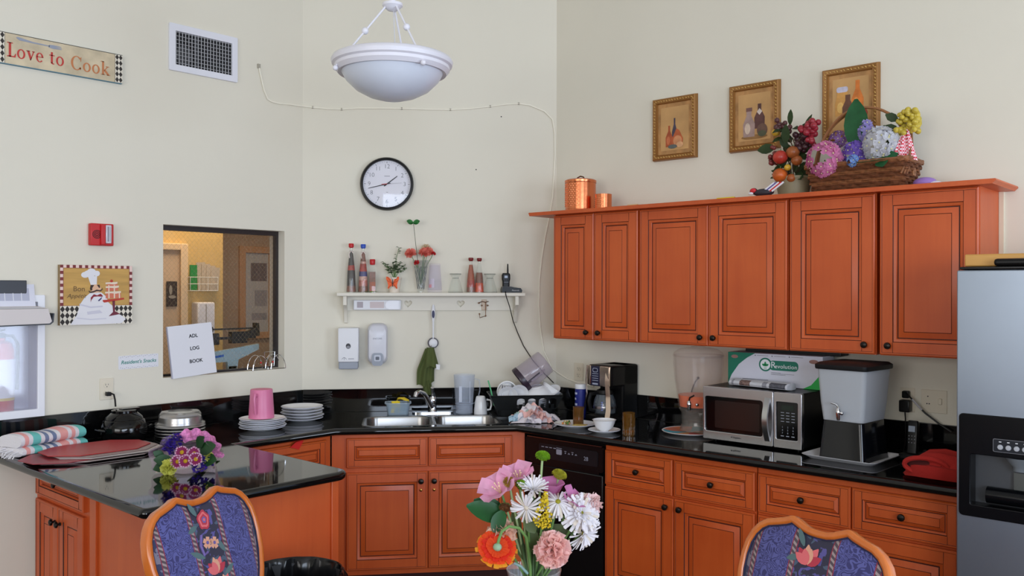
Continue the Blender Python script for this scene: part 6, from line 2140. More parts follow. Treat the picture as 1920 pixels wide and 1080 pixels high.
for k in range(46):
    a = rf.uniform(0, 2 * PI)
    z = rf.uniform(-.0, .25)
    rad = .05 + .03 * rf.random()
    p = (rad * .7 * math.cos(a), rad * .6 * math.sin(a) - .01, z)
    b.petal(p, (math.cos(a), -.5 + .3 * math.sin(a), rf.uniform(-.4, .8)), (math.cos(a) * .3, -1, .6), rf.uniform(.05, .075), rf.uniform(.03, .042), .2, -.25, 3)
b.petal((-.01, -.02, .27), (.1, -.1, 1), (0, -1, 0), .075, .03, .1, 0, 4)
b.petal((.06, -.02, .24), (.55, -.1, .8), (0, -1, 0), .08, .022, .1, 0, 4)
b.petal((-.0, -.09, .17), (.1, -.2, 1), (0, -1, 0), .09, .045, .1, 0, 4)
b.petal((-.07, -.06, .16), (-1, -.2, -.1), (0, -1, .2), .085, .055, .1, 0, 4)
b.build('leaves', t)
b = B(mat('stem_brown', (84, 62, 44), .7))
for k in range(6):
    b.tube([(0, 0, -.07), (rf.uniform(-.03, .05), -.03, .08), (rf.uniform(-.06, .09), -.05, .2)], .003, 5)
b.build('stems', t)
# small flag striped bird ornament at the cabinet edge
t = T('flag_ornament', 'small dark bird ornament with striped wing before the fruit pot', 'ornament', 'R', 1.560, .325, CZ)
b = B(mat('ornament_dark', (44, 40, 48), .5))
b.sph((0, 0, .020), (.055, .022, .019), 16, 8).sph((-.052, 0, .030), (.02, .016, .016), 12, 7)
b.build('body', t)
b = B(mat('ornament_red', (200, 40, 48), .5)).sph((-.05, -.010, .032), (.017, .012, .012), 12, 6)
b.use(mat('ornament_white', (226, 224, 230), .5)).sph((-.06, -.015, .018), (.014, .008, .007), 10, 6)
b.build('head_mark', t)
b = B()
for k, c in enumerate(('ornament_white', 'ornament_violet', 'ornament_white', 'ornament_red', 'ornament_white')):
    b.use(mat(c, (96, 84, 150), .5))
    b.at(.01 + .012 * k, -.012, .028, 0, R(-34), 0).box(-.012, .06, -.003, .003, -.004 + .0, .0045, .001)
b.at()
b.build('striped_wing', t)

# flower basket
t = T('wicker_basket', 'brown wicker basket of artificial flowers with a tall hooped handle', 'basket', 'R', 1.985, .185, CZ)
WK = mat('wicker_brown', (104, 62, 38), .5, noise=(60, .35))
WKL = mat('wicker_light', (134, 86, 54), .45, noise=(60, .3))
b = B(WK)
nrow = 9
for j in range(nrow):
    z = .006 + .0135 * j
    f = j / (nrow - 1)
    hw, hd = .205 + .028 * f, .105 + .015 * f
    for par in (0, 1):
        pts = []
        P_ = rrect(-hw, hw, -hd, hd, .035, 4)
        # even stations around the outline
        per = [Vector((q[0], q[1], 0)) for q in P_]
        tot = [0]
        for a, c in zip(per, per[1:] + per[:1]):
            tot.append(tot[-1] + (c - a).length)
        m_ = 72
        for i in range(m_):
            d = tot[-1] * i / m_
            k = max(q for q in range(len(per)) if tot[q] <= d + 1e-9)
            a, c = per[k], per[(k + 1) % len(per)]
            p = a.lerp(c, (d - tot[k]) / max(1e-9, tot[k + 1] - tot[k]))
            o = .0035 * (1 if (i // 2 + j) % 2 else -1)
            nn = Vector((p.x / hw, p.y / hd, 0)).normalized()
            pts.append((p.x + nn.x * o, p.y + nn.y * o, z + par * .0062))
        b.use(WK if (j + par) % 3 else WKL)
        b.tube(pts, .0042, 5, closed=True)
b.build('woven_body', t)
b = B(WK)
b.slab(rrect(-.20, .20, -.10, .10, .035, 4), 0.0, .006)
b.build('bottom', t)
b = B(WKL)
P_ = rrect(-.236, .236, -.123, .123, .04, 6)
for ph in (0, PI):
    b.tube([(x, y, .128 + .007 * math.sin(i * 1.3 + ph)) for i, (x, y) in enumerate(P_)], .0075, 6, closed=True)
b.build('rim', t)
b = B(mat('handle_cane', (150, 98, 58), .45))
for o, ph in ((-.009, 0), (.009, 2), (0, 4)):
    b.tube([(.225 * math.cos(R(a)) , o * 1.0 + .006 * math.sin(R(a * 6) + ph), .06 + .335 * (max(0, math.sin(R(a))) ** .85)) for a in range(0, 181, 6)], .0062, 7)
b.build('handle', t)
b = B(WKL)
for s in (-.02, .0, .02):
    b.tube([(.215 + s * .3, -.10 + s, .06), (.232, -.05 + s, .15), (.222, -.02, .26)], .005, 6)
b.build('side_weave', t)
def floret(b, c, d, r, m_, cm=None, rs=rf):
    d = Vector(d).normalized()
    q = d.to_track_quat('Z', 'Y').to_matrix()
    a0 = rs.uniform(0, PI)
    b.use(m_)
    for k in range(4):
        a = a0 + PI / 2 * k
        b.petal(c, q @ Vector((math.cos(a), math.sin(a), .25)), d, r, r * 1.0, .2, -.1, 2, tip=.8)
    b.use(cm or mat('floret_eye', (220, 214, 160), .6))
    T0 = b.T
    b.T = T0 @ Matrix.Translation(Vector(c) + d * .003)
    b.sph((0, 0, 0), r * .16, 6, 4)
    b.T = T0
def hydrangea(label, x, y, z, r, c, n, fr_=.022, sq_=(1, .8, 1), cat='flower', nm='hydrangea', ring_=False, stem=True):
    t = T(nm, label, cat, 'R', 1.985 + x, .185 - y, CZ + .1)
    m_ = mat('petal_%d_%d_%d' % c, c, .7, noise=(60, .14))
    b = B(m_)
    for k in range(n):
        ph = math.acos(1 - 1.7 * (k + .5) / n)
        th = k * 2.39996
        d = Vector((math.sin(ph) * math.cos(th), -abs(math.cos(ph)) * .9 - .1, math.sin(ph) * math.sin(th)))
        if ring_ and abs(d.x) < .35 and abs(d.z) < .35:
            continue
        p = (d.x * r * sq_[0], d.y * r * sq_[1], z - .1 + d.z * r * sq_[2])
        floret(b, p, d + Vector((rf.uniform(-.3, .3), rf.uniform(-.3, .1), rf.uniform(-.3, .3))), fr_ * rf.uniform(.85, 1.15), m_)
    b.build('bloom', t)
    B(STEMG).tube([(0, .03, -.07), (0, .02, (z - .1) * .5), (0, 0, z - .1)], .003, 6).build('stem', t)
    return t
hydrangea('pink hydrangea bloom at the left of the flower basket', -.140, -.10, .155, .075, (226, 140, 186), 40, .025, (1, .7, 1.05), ring_=True)
hydrangea('violet hydrangea bloom in the middle of the flower basket', -.015, -.06, .175, .050, (138, 108, 204), 30, .022)
hydrangea('small lilac bloom behind the pink one in the flower basket', -.125, .02, .265, .034, (150, 110, 170), 16, .018)
hydrangea('pale lilac bloom rising from the middle of the flower basket', .030, -.04, .275, .034, (176, 166, 226), 14, .022, (.8, .7, 1.3))
hydrangea('white hydrangea bloom at the right of the flower basket', .105, -.08, .205, .064, (216, 216, 222), 34, .027, (1, .8, 1.1))
hydrangea('tiny blue bloom low at the front of the flower basket', .000, -.125, .135, .022, (130, 166, 226), 10, .014)
t = T('silk_leaf_spray', 'large green leaves standing among the blooms of the basket', 'leaves', 'R', 1.985, .185, CZ)
b = B(mat('silk_leaf', (42, 104, 62), .5, noise=(20, .2)))
b.petal((-.02, -.02, .2), (.0, -.05, 1), (0, -1, .05), .235, .115, .08, 0, 6)
b.petal((-.06, -.09, .13), (1, -.4, .05), (0, -.5, 1), .14, .055, .1, -.1, 4)
b.petal((.02, -.10, .13), (1, -.25, .1), (0, -.5, 1), .14, .06, .1, -.1, 4)
b.petal((.08, -.10, .12), (1, -.15, .3), (0, -1, .4), .12, .07, .1, -.1, 4)
b.petal((.12, -.11, .13), (.2, -.4, -.3), (0, -1, .5), .06, .06, .1, -.1, 4)
b.build('leaf', t)
t = T('gingham_cloth', 'red and white gingham cloth tied at the right handle of the basket', 'cloth', 'R', 1.985, .185, CZ)
gm = bpy.data.materials.new('gingham')
gm.use_nodes = True
nt2 = gm.node_tree
ck = nt2.nodes.new('ShaderNodeTexChecker')
ck.inputs['Scale'].default_value = 130
ck.inputs['Color1'].default_value = S(206, 48, 66)
ck.inputs['Color2'].default_value = S(236, 214, 220)
tc2 = nt2.nodes.new('ShaderNodeTexCoord')
nt2.links.new(tc2.outputs['Object'], ck.inputs['Vector'])
nt2.links.new(ck.outputs['Color'], nt2.nodes['Principled BSDF'].inputs['Base Color'])
nt2.nodes['Principled BSDF'].inputs['Roughness'].default_value = .9
b = B(gm)
b.grid(lambda s, v: (.20 + .035 * v - .075 * v * (1 - s) + .02 * s, -.06 - .045 * v + .06 * s * v + .006 * math.sin(s * 14), .262 - .145 * v + .008 * math.sin(s * 9)), 18, 12)
b.build('cloth', t)
t = T('yellow_grapes', 'bunch of yellow green artificial grapes hung on the basket handle', 'artificial fruit', 'R', 1.985, .185, CZ)
cluster('grapes', (192, 170, 62), .215, -.04, .295, 70, .0135, (.042, .035, .052), t)
b = B(MC['fruit_leaf'])
for p, d in (((.17, -.04, .31), (-.8, -.3, .5)), ((.165, -.04, .28), (-.8, -.3, -.1)), ((.16, -.05, .24), (-.4, -.3, -.8)), ((.15, -.05, .27), (-.9, -.2, .1))):
    b.petal(p, d, (0, -1, .2), .06, .042, .1, 0, 3)
b.build('leaf', t)
b = B(mat('egg_purple', (156, 120, 196), .4)).sph((0, 0, .024), (.05, .034, .024), 20, 12)
b.use(mat('egg_white', (222, 216, 230), .4)).sph((.045, -.005, .014), (.03, .024, .014), 16, 8)
tag(b.build('purple_ornament', M=fmat('R', 2.262, .2, CZ)), 'small purple and white ornament right of the flower basket', 'ornament')
# ------------------------------------------------------------------ pendant bowl light
t = T('pendant_light', 'white pendant bowl light with frosted glass hanging from three rods', 'pendant light', 'K', -.495, -3.6, 0)
PW = mat('pendant_white', (226, 224, 232), .35)
b = B(PW).lathe([(.205, 2.572), (.205, 2.560), (.222, 2.556), (.236, 2.572), (.236, 2.584), (.246, 2.590), (.250, 2.604), (.244, 2.616), (.232, 2.622), (.222, 2.612), (.212, 2.600), (.205, 2.572)], 64, False)
b.build('rim_ring', t)
BOWLM = mat('pendant_glass', (214, 220, 232), .3, bump=(9, .05), noise=(5, .05))
b = B(BOWLM).lathe([(0, 2.447), (.05, 2.450), (.10, 2.464), (.15, 2.490), (.19, 2.528), (.212, 2.566), (.208, 2.568), (.186, 2.532), (.146, 2.495), (.098, 2.470), (.05, 2.456), (0, 2.453)], 56, False)
b.build('glass_bowl', t)
b = B(PW).lathe([(0, 2.815), (.02, 2.818), (.03, 2.826), (.042, 2.836), (.042, 2.846), (.02, 2.850), (.012, 2.856), (.012, 2.87)], 32, False)
b.build('hub', t)
b = B(mat('pendant_chrome', (206, 206, 212), .2, metal=1)).cyl(.009, 2.865, CEIL - .02, 14)
b.build('down_rod', t)
B(PW).lathe([(0, CEIL - .035), (.05, CEIL - .03), (.07, CEIL - .008), (.07, CEIL)], 32).build('ceiling_canopy', t)
for k, a in enumerate((206, 308, 80)):
    c, s = math.cos(R(a)), math.sin(R(a))
    b = B(PW).tube([(.03 * c, .03 * s, 2.83), (.235 * c, .235 * s, 2.565)], .0042, 8)
    f = (.42, .40, .62)[k]
    b.sph((.03 * c + .205 * f * c, .03 * s + .205 * f * s, 2.83 - .265 * f), .0145, 16, 10)
    b.sph((.238 * c, .238 * s, 2.555), .011, 14, 9)
    b.build('rod', t)
B(mat('pendant_wire', (200, 200, 206), .4)).tube([(.004, 0, 2.83), (.012, .01, 2.6), (.016, .01, 2.5)], .002, 6).build('lamp_wire', t)

# ------------------------------------------------------------------ chairs
fab = bpy.data.materials.new('chair_tapestry')
fab.use_nodes = True
nt = fab.node_tree
P = nt.nodes['Principled BSDF']
P.inputs['Roughness'].default_value = .85
P.inputs['Sheen Weight'].default_value = .15
tc = nt.nodes.new('ShaderNodeTexCoord')
sp = nt.nodes.new('ShaderNodeSeparateXYZ')
nt.links.new(tc.outputs['Object'], sp.inputs[0])
def mixc(f, a, b_):
    n = nt.nodes.new('ShaderNodeMix')
    n.data_type = 'RGBA'
    nt.links.new(f, n.inputs[0])
    for i, q in ((6, a), (7, b_)):
        if isinstance(q, tuple):
            n.inputs[i].default_value = q
        else:
            nt.links.new(q, n.inputs[i])
    return n.outputs[2]
def noise_(sc, det=3, dist=0.0):
    n = nt.nodes.new('ShaderNodeTexNoise')
    n.inputs['Scale'].default_value = sc
    n.inputs['Detail'].default_value = det
    n.inputs['Distortion'].default_value = dist
    nt.links.new(tc.outputs['Object'], n.inputs['Vector'])
    return n.outputs['Fac']
X, Z = sp.outputs['X'], sp.outputs['Z']
ax = mth('ABSOLUTE', X)
nz = noise_(25, 1, 1.4)
swirl = mth('GREATER_THAN', mth('FRACT', mth('MULTIPLY', nz, 9.0)), .46)
damask = mixc(swirl, S(50, 49, 100), S(84, 86, 146))
cn = noise_(26, 2, .8)
ground = mixc(mth('GREATER_THAN', cn, .55), S(44, 42, 62), S(70, 84, 104))
ground = mixc(mth('GREATER_THAN', noise_(30, 2, 1.5), .60), ground, S(84, 78, 140))
side = mixc(mth('GREATER_THAN', noise_(38, 2, .8), .54), S(52, 54, 84), S(118, 112, 128))
col = mixc(mth('LESS_THAN', ax, .055), damask, ground)
col = mixc(mth('GREATER_THAN', ax, .19), col, side)
d1 = mth('MINIMUM', mth('ABSOLUTE', mth('SUBTRACT', ax, .061)), mth('ABSOLUTE', mth('SUBTRACT', ax, .188)))
rope = mixc(mth('GREATER_THAN', mth('SINE', mth('ADD', mth('MULTIPLY', Z, 420), mth('MULTIPLY', X, 260))), .1), S(78, 66, 74), S(150, 134, 134))
col = mixc(mth('LESS_THAN', d1, .0095), col, S(132, 40, 62))
col = mixc(mth('LESS_THAN', d1, .0065), col, rope)
nt.links.new(col, P.inputs['Base Color'])
MC['chair_tapestry'] = fab

half = [(0, -.019), (.025, -.018), (.045, -.013), (.068, -.003), (.084, .003), (.095, .002), (.110, -.005), (.14, -.014), (.170, -.022), (.195, -.038), (.215, -.062), (.230, -.095), (.237, -.135), (.238, -.18), (.230, -.24), (.212, -.30), (.186, -.36), (.160, -.42), (.142, -.47), (.134, -.52)]
outer = half + [(-x, z) for x, z in reversed(half[1:])]
def inset(pts, d):
    out_ = []
    n = len(pts)
    for i in range(n):
        a, c = Vector(pts[i - 1]), Vector(pts[(i + 1) % n])
        tg = (c - a).normalized()
        out_.append((pts[i][0] - tg.y * d * -1, pts[i][1] + tg.x * d * -1))
    return out_
def orient(pts, d):
    q = inset(pts, d)
    cx = sum(p[0] ** 2 for p in q) < sum(p[0] ** 2 for p in pts)
    return q if cx else inset(pts, -d)
inner = orient(outer, .021)
BACKM = Matrix.Translation((0, .33, 1.03)) @ Matrix.Rotation(R(-18), 4, 'X')
RED1, RED2 = mat('print_rose', (176, 56, 72), .85), mat('print_rose_light', (214, 104, 108), .85)
PCH2, LFG = mat('print_peach', (214, 156, 130), .85), mat('print_leaf', (84, 108, 110), .85)
def chair(label, u, d, rot, flip):
    t = T('dining_chair', label, 'chair', 'K', u, -d, 0, rot, 'tapestry dining chairs')
    b = B(OAK)
    b.T = BACKM
    b.cut([outer, inner], 0.0, ext=.010, bevel=.008, res=3, offset=-.008)
    b.build('back_frame', t)
    b = B(fab)
    b.T = BACKM
    cx, cz = 0, -.25
    rings = []
    for k, y in ((1.03, .0), (1.0, -.006), (.97, -.010), (.9, -.014), (.78, -.018), (.5, -.019), (.2, -.0195)):
        rings.append([(cx + (x - cx) * k, y, cz + (z - cz) * k) for x, z in inner])
    b.loft(rings, cap=False)
    b.geo(rings[-1], [tuple(range(len(rings[-1])))])
    rings = [[(x * k, y, cz + (z - cz) * k) for x, z in inner] for k, y in ((1.03, .0), (1.0, .008), (.9, .012))]
    b.loft(rings, cap=False)
    b.geo(rings[-1], [tuple(range(len(rings[-1])))])
    b.build('back_upholstery', t)
    # woven flowers down the middle band
    b = B(RED1)
    b.T = BACKM
    def rose(x, z, r):
        for q, m_ in ((1, RED1), (.78, RED2), (.55, RED1), (.34, mat('print_violet', (108, 92, 150), .85)), (.16, RED2)):
            b.use(m_).prism([(x + .1 * r * (1 - q) + r * q * (1 + .10 * math.sin(5 * a)) * math.cos(a) * .85, z + r * q * (1 + .1 * math.sin(5 * a + 1)) * math.sin(a)) for a in [2 * PI * k / 20 for k in range(20)]], -.0201 - .0004 * (1 - q), -.0196)
    def tulip(x, z, r):
        for k, a in enumerate((60, 95, 130, 30, 150, 80, 110)):
            b.use((RED2, PCH2, RED1, RED1, RED2, PCH2, RED2)[k])
            b.T = BACKM @ Matrix.Translation((x, -.0200 - .0002 * k, z))
            b.petal((0, 0, 0), (math.cos(R(a)), 0, math.sin(R(a))), (0, -1, 0), r * (1.5 - .06 * k), r * .7, 0, 0, 4, wave=.0)
        b.T = BACKM
    def five(x, z, r):
        b.use(PCH2)
        for k in range(5):
            b.T = BACKM @ Matrix.Translation((x, -.0203, z))
            b.petal((0, 0, 0), (math.cos(R(72 * k)), 0, math.sin(R(72 * k))), (0, -1, 0), r, r * .8, 0, 0, 3, tip=.8)
        b.T = BACKM
        b.use(mat('print_violet', (108, 92, 150), .85)).prism(ell(x, z, r * .3, k=10), -.0210, -.0206)
    b.use(LFG)
    for x, z, a, l_ in ((-.03, -.07, 120, .05), (-.04, -.10, 200, .04), (.03, -.16, 300, .05), (-.035, -.20, 150, .06), (.03, -.27, 30, .05), (-.02, -.33, 230, .06), (.02, -.36, 320, .06)):
        b.T = BACKM @ Matrix.Translation((x, -.0198, z))
        b.petal((0, 0, 0), (math.cos(R(a)), 0, math.sin(R(a))), (0, -1, 0), l_, .018, 0, 0, 4)
    b.T = BACKM
    if flip:
        tulip(-.012, -.115, .036)
        tulip(.018, -.185, .030)
        rose(-.012, -.215, .022)
        five(.012, -.30, .02)
    else:
        rose(-.006, -.088, .030)
        b.use(mat('print_violet', (108, 92, 150), .85)).tube([(-.03, -.0198, -.13), (-.042, -.0198, -.16), (-.036, -.0198, -.19), (-.02, -.0198, -.185)], .005, 6)
        five(-.012, -.158, .018)
        five(.016, -.165, .018)
        tulip(.0, -.255, .034)
        tulip(.022, -.30, .024)
        rose(.0, -.36, .022)
    b.build('woven_flowers', t)
    b = B(mat('piping_dark', (40, 38, 66), .8))
    b.T = BACKM
    b.tube([(x, -.010, z) for x, z in orient(outer, .0215)], .003, 6, closed=True)
    b.build('piping', t)
    # seat and legs
    def seat_out(k, z):
        pts = [(-.20, .20), (.20, .20), (.225, .0), (.245, -.20), (.20, -.245), (0, -.265), (-.20, -.245), (-.245, -.20), (-.225, .0)]
        return [(x * k, y * k, z) for x, y in pts]
    b = B(fab).loft([seat_out(.97, .435), seat_out(1.0, .45), seat_out(.98, .475), seat_out(.88, .492), seat_out(.5, .50)])
    b.build('seat', t)
    B(OAK).loft([seat_out(.95, .38), seat_out(1.0, .385), seat_out(1.01, .43), seat_out(.97, .437)]).build('seat_rail', t)
    for s in (-1, 1):
        B(OAK).tube([(s * .205, -.205, .42), (s * .222, -.225, .36), (s * .212, -.218, .2), (s * .200, -.208, .06), (s * .212, -.222, .012)], [.030, .030, .020, .016, .022], 12).build('leg', t)
        B(OAK).tube([(s * .132, .33 - .52 * math.sin(R(18)) + .02, .545), (s * .165, .178, .47), (s * .175, .18, .38), (s * .185, .225, .18), (s * .19, .27, .012)], [.016, .018, .022, .018, .016], 12).build('leg', t)
    return t
chair('carved wood dining chair with rose tapestry back, before the peninsula', -.693, 2.604, R(67.1), False)
chair('carved wood dining chair with tulip tapestry back, before the right drawers', .581, 2.196, R(-54.9), True)

# ------------------------------------------------------------------ waste bin
t = T('waste_bin', 'round waste bin with a black plastic liner beside the peninsula end', 'waste bin', 'K', -.765, -3.05, 0)
B(mat('bin_grey', (44, 44, 46), .5)).lathe([(.14, 0), (.145, .01), (.172, .66), (.166, .66), (.14, .015), (0, .015)], 40, False).build('bin', t)
LIN = mat('liner_black', (13, 13, 15), .22)
b = B(LIN)
def liner(s, v):
    a = 2 * PI * s
    w_ = .0022 * math.sin(a * 13 + 9 * v + 2 * math.sin(a * 3)) + .0016 * math.sin(a * 23 - 14 * v + 3 * math.sin(a * 2)) * (1 + math.sin(a * 5))
    if v < .35:
        f = v / .35
        r, z = .180 + w_ + .012 * (1 - f) + .006 * math.sin(a * 5), .50 + .165 * f + .012 * math.sin(a * 4) * (1 - f)
    elif v < .5:
        f = (v - .35) / .15
        r, z = .180 - .012 * f + w_ * .5, .665 + .016 * math.sin(PI * f)
    else:
        f = (v - .5) / .5
        r, z = .166 - .05 * f + w_ * (1 - .3 * f) * 1.2 + .004 * math.sin(3 * a + 6 * f), .668 - .34 * f + .01 * math.sin(a * 11)
    return (r * math.cos(a), r * math.sin(a), z)
b.grid(liner, 120, 24, wrap=True)
b.build('liner', t)

# ------------------------------------------------------------------ dining table and its vase of flowers
TC = (.02, 1.72)
t = T('dining_table', 'round wooden dining table under the vase of mixed flowers', 'table', 'K', TC[0], -TC[1], 0)
B(wood('table_wood', (150, 84, 42), (176, 104, 56), axis='x')).lathe([(.0, .715), (.56, .715), (.60, .722), (.612, .735), (.60, .75), (0, .75)], 64, False).build('tabletop', t)
B(OAK).lathe([(.05, .05), (.07, .1), (.045, .2), (.06, .34), (.09, .45), (.05, .56), (.06, .68), (.2, .715), (0, .715)], 32, False).build('pedestal', t)
for k in range(4):
    a = PI / 4 + PI / 2 * k
    B(OAK).tube([(.03 * math.cos(a), .03 * math.sin(a), .14), (.2 * math.cos(a), .2 * math.sin(a), .11), (.36 * math.cos(a), .36 * math.sin(a), .03), (.42 * math.cos(a), .42 * math.sin(a), .018)], [.03, .03, .022, .018], 10).build('leg', t)

FD = 1.9
SPX = FD / 1636
VX = (1002 - 960) * SPX
TZ = .7505
def fp(px_, py_, y=0.0):
    k = (FD + y) / FD
    return Vector(((px_ - 960) * SPX * k - VX, y, EYE - (py_ - 540) * SPX * k - TZ))
VM = fmat('K', VX, -FD, TZ)
t = T('flower_vase', 'clear glass vase of mixed flowers standing on the dining table', 'vase', 'K', 0, 0, 0, M=VM)
VG = clear('vase_glass', (222, 228, 232), .12, .03, 1.45)
B(VG).lathe([(0, 0), (.045, 0), (.047, .006), (.038, .05), (.036, .16), (.044, .24), (.060, .312), (.057, .313), (.041, .24), (.032, .16), (.033, .05), (.04, .014), (0, .012)], 40, False).build('body', t)
B(clear('vase_water', (196, 206, 200), .1, .02, 1.33)).lathe([(.0, .014), (.036, .016), (.031, .06), (.031, .15), (0, .15)], 32, False).build('water', t)
rv = random.Random(17)
WHP = mat('petal_white', (236, 234, 238), .6)
WHC = mat('petal_cream', (226, 216, 200), .6)
LIL = mat('petal_pink', (236, 172, 204), .55, noise=(30, .12))
MAU = mat('petal_mauve', (200, 122, 172), .55, noise=(30, .12))
LIME = mat('mum_lime', (124, 168, 36), .65, noise=(150, .25))
OLV = mat('mum_olive', (170, 164, 50), .65, noise=(150, .3))
def stem(t, p, bend=(0, 0, 0), m=STEMG, r=.0026, end=None):
    a = Vector((rv.uniform(-.012, .012), rv.uniform(-.012, .012), .03))
    n_ = Vector((a.x * .5 + p.x * .22, a.y * .5 + p.y * .22, .295))
    k = max(abs(n_.x), abs(n_.y)) / .045
    if k > 1:
        n_.x /= k
        n_.y /= k
    mid = (n_ + p) / 2 + Vector(bend)
    B(m).tube([a, n_, mid, p], r, 7).build('stem', t)
def fthing(name, label, cat='flower'):
    return T(name, label, cat, 'K', 0, 0, 0, M=VM)

def button(label, px_, py_, r, d, m1_, m2_, y):
    f = fthing('button_mum', label)
    p = fp(px_, py_, y)
    q = Vector(d).normalized().to_track_quat('Z', 'Y').to_matrix()
    b = B(m1_)
    n = 150
    for k in range(n):
        ph = math.acos(1 - 1.05 * (k + .5) / n)
        th = k * 2.39996
        e = q @ Vector((math.sin(ph) * math.cos(th), math.sin(ph) * math.sin(th), math.cos(ph) * .62))
        b.use(m2_ if ph > 1.25 else m1_)
        b.petal(p + e * r * .75, e, (rv.random(), rv.random(), rv.random()), r * .38, r * .22, .3, 0, 2, tip=.8)
    T0 = b.T
    b.T = Matrix.Translation(p) @ q.to_4x4()
    b.use(m1_).sph((0, 0, 0), (r * .85, r * .85, r * .5), 14, 8)
    b.T = T0
    b.build('bloom', f)
    stem(f, p - q @ Vector((0, 0, r * .3)), m=mat('stem_pale', (140, 160, 110), .6))
button('bright green button mum on the tallest stem of the table vase', 1018, 856, .015, (.15, -.35, 1), LIME, LIME, .0)
button('yellow green button mum tilted right, second tallest in the table vase', 1049, 891, .0155, (.35, -.3, 1), OLV, OLV, .01)
button('small green bud mum between the pink lilies in the table vase', 978, 910, .0125, (.2, -.6, .8), LIME, mat('mum_brown', (116, 84, 44), .7), -.035)
button('small golden mum beside the left pink lily in the table vase', 955, 904, .0115, (0, -.8, .6), mat('mum_gold', (170, 130, 50), .7, noise=(150, .3)), OLV, -.03)
button('dried brown mum head below the left pink lily in the table vase', 948, 950, .0125, (-.1, -.8, -.5), mat('mum_dry', (128, 84, 50), .8, noise=(120, .3)), mat('mum_dry_green', (120, 126, 74), .7), -.03)

def lily(label, px_, py_, d, r, m_, y, n=6, up_=.9, wd=.55, throat=True):
    f = fthing('alstroemeria', label)
    p = fp(px_, py_, y)
    q = Vector(d).normalized().to_track_quat('Z', 'Y').to_matrix()
    b = B(m_)
    for k in range(n):
        a = 2 * PI * k / n + .3
        e = q @ Vector((math.cos(a), math.sin(a), up_ + .25 * (k % 2)))
        b.petal(p, e, q @ Vector((-math.cos(a), -math.sin(a), 1.2)), r * (1.0 + .08 * (k % 2)), r * wd * (1.35 if k % 2 else 1.05), .35, -.18, 6, tip=.8, wave=.10)
    b.build('bloom', f)
    if throat:
        b = B(mat('throat_cream', (230, 206, 160), .6))
        for k in range(5):
            a = 2 * PI * k / 5
            e = q @ Vector((math.cos(a) * .3, math.sin(a) * .3, 1))
            b.tube([p, p + e * r * .55], .0008, 5).sph(tuple(p + e * r * .57), .0017, 6, 4)
        b.build('stamens', f)
    stem(f, p - q @ Vector((0, 0, .004)))
lily('pink lily at the far left of the table vase', 941, 926, (-.45, -.55, .8), .050, LIL, -.02, wd=.62, up_=.8)
lily('pink lily at the top of the table vase left of the tall green mum', 974, 906, (-.15, -.35, 1), .048, LIL, .005, up_=1.1, wd=.6)
lily('mauve lily bud petals in the middle of the table vase', 1036, 938, (0, -.2, 1), .050, MAU, .0, n=4, up_=2.2, wd=.62, throat=False)
lily('mauve lily opening to the right of the table vase', 1068, 946, (.5, -.3, .7), .040, MAU, -.02, n=5, up_=.9, wd=.55)

def spider(label, px_, py_, d, r, n, layers, y, cup, w_=.13, curl=-.25, m1_=WHP, cm=OLV):
    f = fthing('spider_mum', label)
    p = fp(px_, py_, y)
    q = Vector(d).normalized().to_track_quat('Z', 'Y').to_matrix()
    b = B(m1_)
    for L_ in range(layers):
        m_ = int(n * (1 - .12 * L_))
        for k in range(m_):
            a = 2 * PI * (k + .37 * L_) / m_ + rv.uniform(-.12, .12)
            e = q @ Vector((math.cos(a), math.sin(a), cup + .42 * L_ + rv.uniform(-.15, .15)))
            b.use(m1_ if (k + L_) % 6 else WHC)
            l_ = r * (1 - .13 * L_) * rv.uniform(.82, 1.1)
            b.petal(p + e.normalized() * .004, e, q @ Vector((0, 0, 1)), l_, r * w_ * rv.uniform(.8, 1.2), .5, curl + rv.uniform(-.1, .1), 5, tip=.8)
    T0 = b.T
    b.T = Matrix.Translation(p) @ q.to_4x4()
    b.use(cm).sph((0, 0, .002), (r * .16, r * .16, r * .1), 10, 6)
    b.T = T0
    b.build('bloom', f)
    stem(f, p - q @ Vector((0, 0, .004)))
spider('white spider mum leaning up in the centre of the table vase', 1000, 922, (.05, -.45, .9), .036, 24, 3, -.035, .9)
spider('white spider mum with drooping petals right of the goldenrod', 1047, 941, (.0, -.55, .6), .036, 26, 2, -.045, -.35, .13, -.35)
spider('ragged white mum drooping at the left of the goldenrod', 988, 952, (-.2, -.7, -.1), .034, 18, 2, -.05, .1, .14, -.3, cm=WHC)
spider('large white spider mum at the right of the table vase', 1090, 962, (.42, -.75, .42), .046, 34, 5, -.03, .05, .15, -.2)
spider('white spider mum hanging low at the right edge of the table vase', 1094, 998, (.65, -.6, -.35), .040, 26, 3, -.02, .3, .13, -.2)
f = fthing('goldenrod', 'yellow goldenrod spray in the middle of the table vase')
b = B(mat('goldenrod_yellow', (190, 164, 20), .7, noise=(150, .3)))
for k in range(230):
    v_ = rv.random()
    w_ = 5 + 20 * (1 - abs(v_ - .75) / .75) ** 1.2
    p = fp(1023 - 6 * v_ + rv.uniform(-w_, w_) * .75, 924 + 66 * v_ + rv.uniform(-3, 3), -.05 + rv.uniform(-.012, .012))
    b.sph(tuple(p), rv.uniform(.0016, .0032), 6, 4)
b.build('flower_spray', f)
stem(f, fp(1019, 968, -.05))
def carn(label, px_, py_, r, c, n, d, y, name='carnation'):
    f = fthing(name, label)
    p = fp(px_, py_, y)
    b = B(mat('carn_%d_%d_%d' % c, c, .65, noise=(50, .10)))
    ruffle(b, p, r, n, rv, .85, d, .6)
    b.build('bloom', f)
    stem(f, p + Vector((0, .008, -.005)))
carn('large pale pink carnation at the front right of the table vase', 1036, 1030, .036, (255, 206, 200), 120, (.15, -1, .25), -.055)
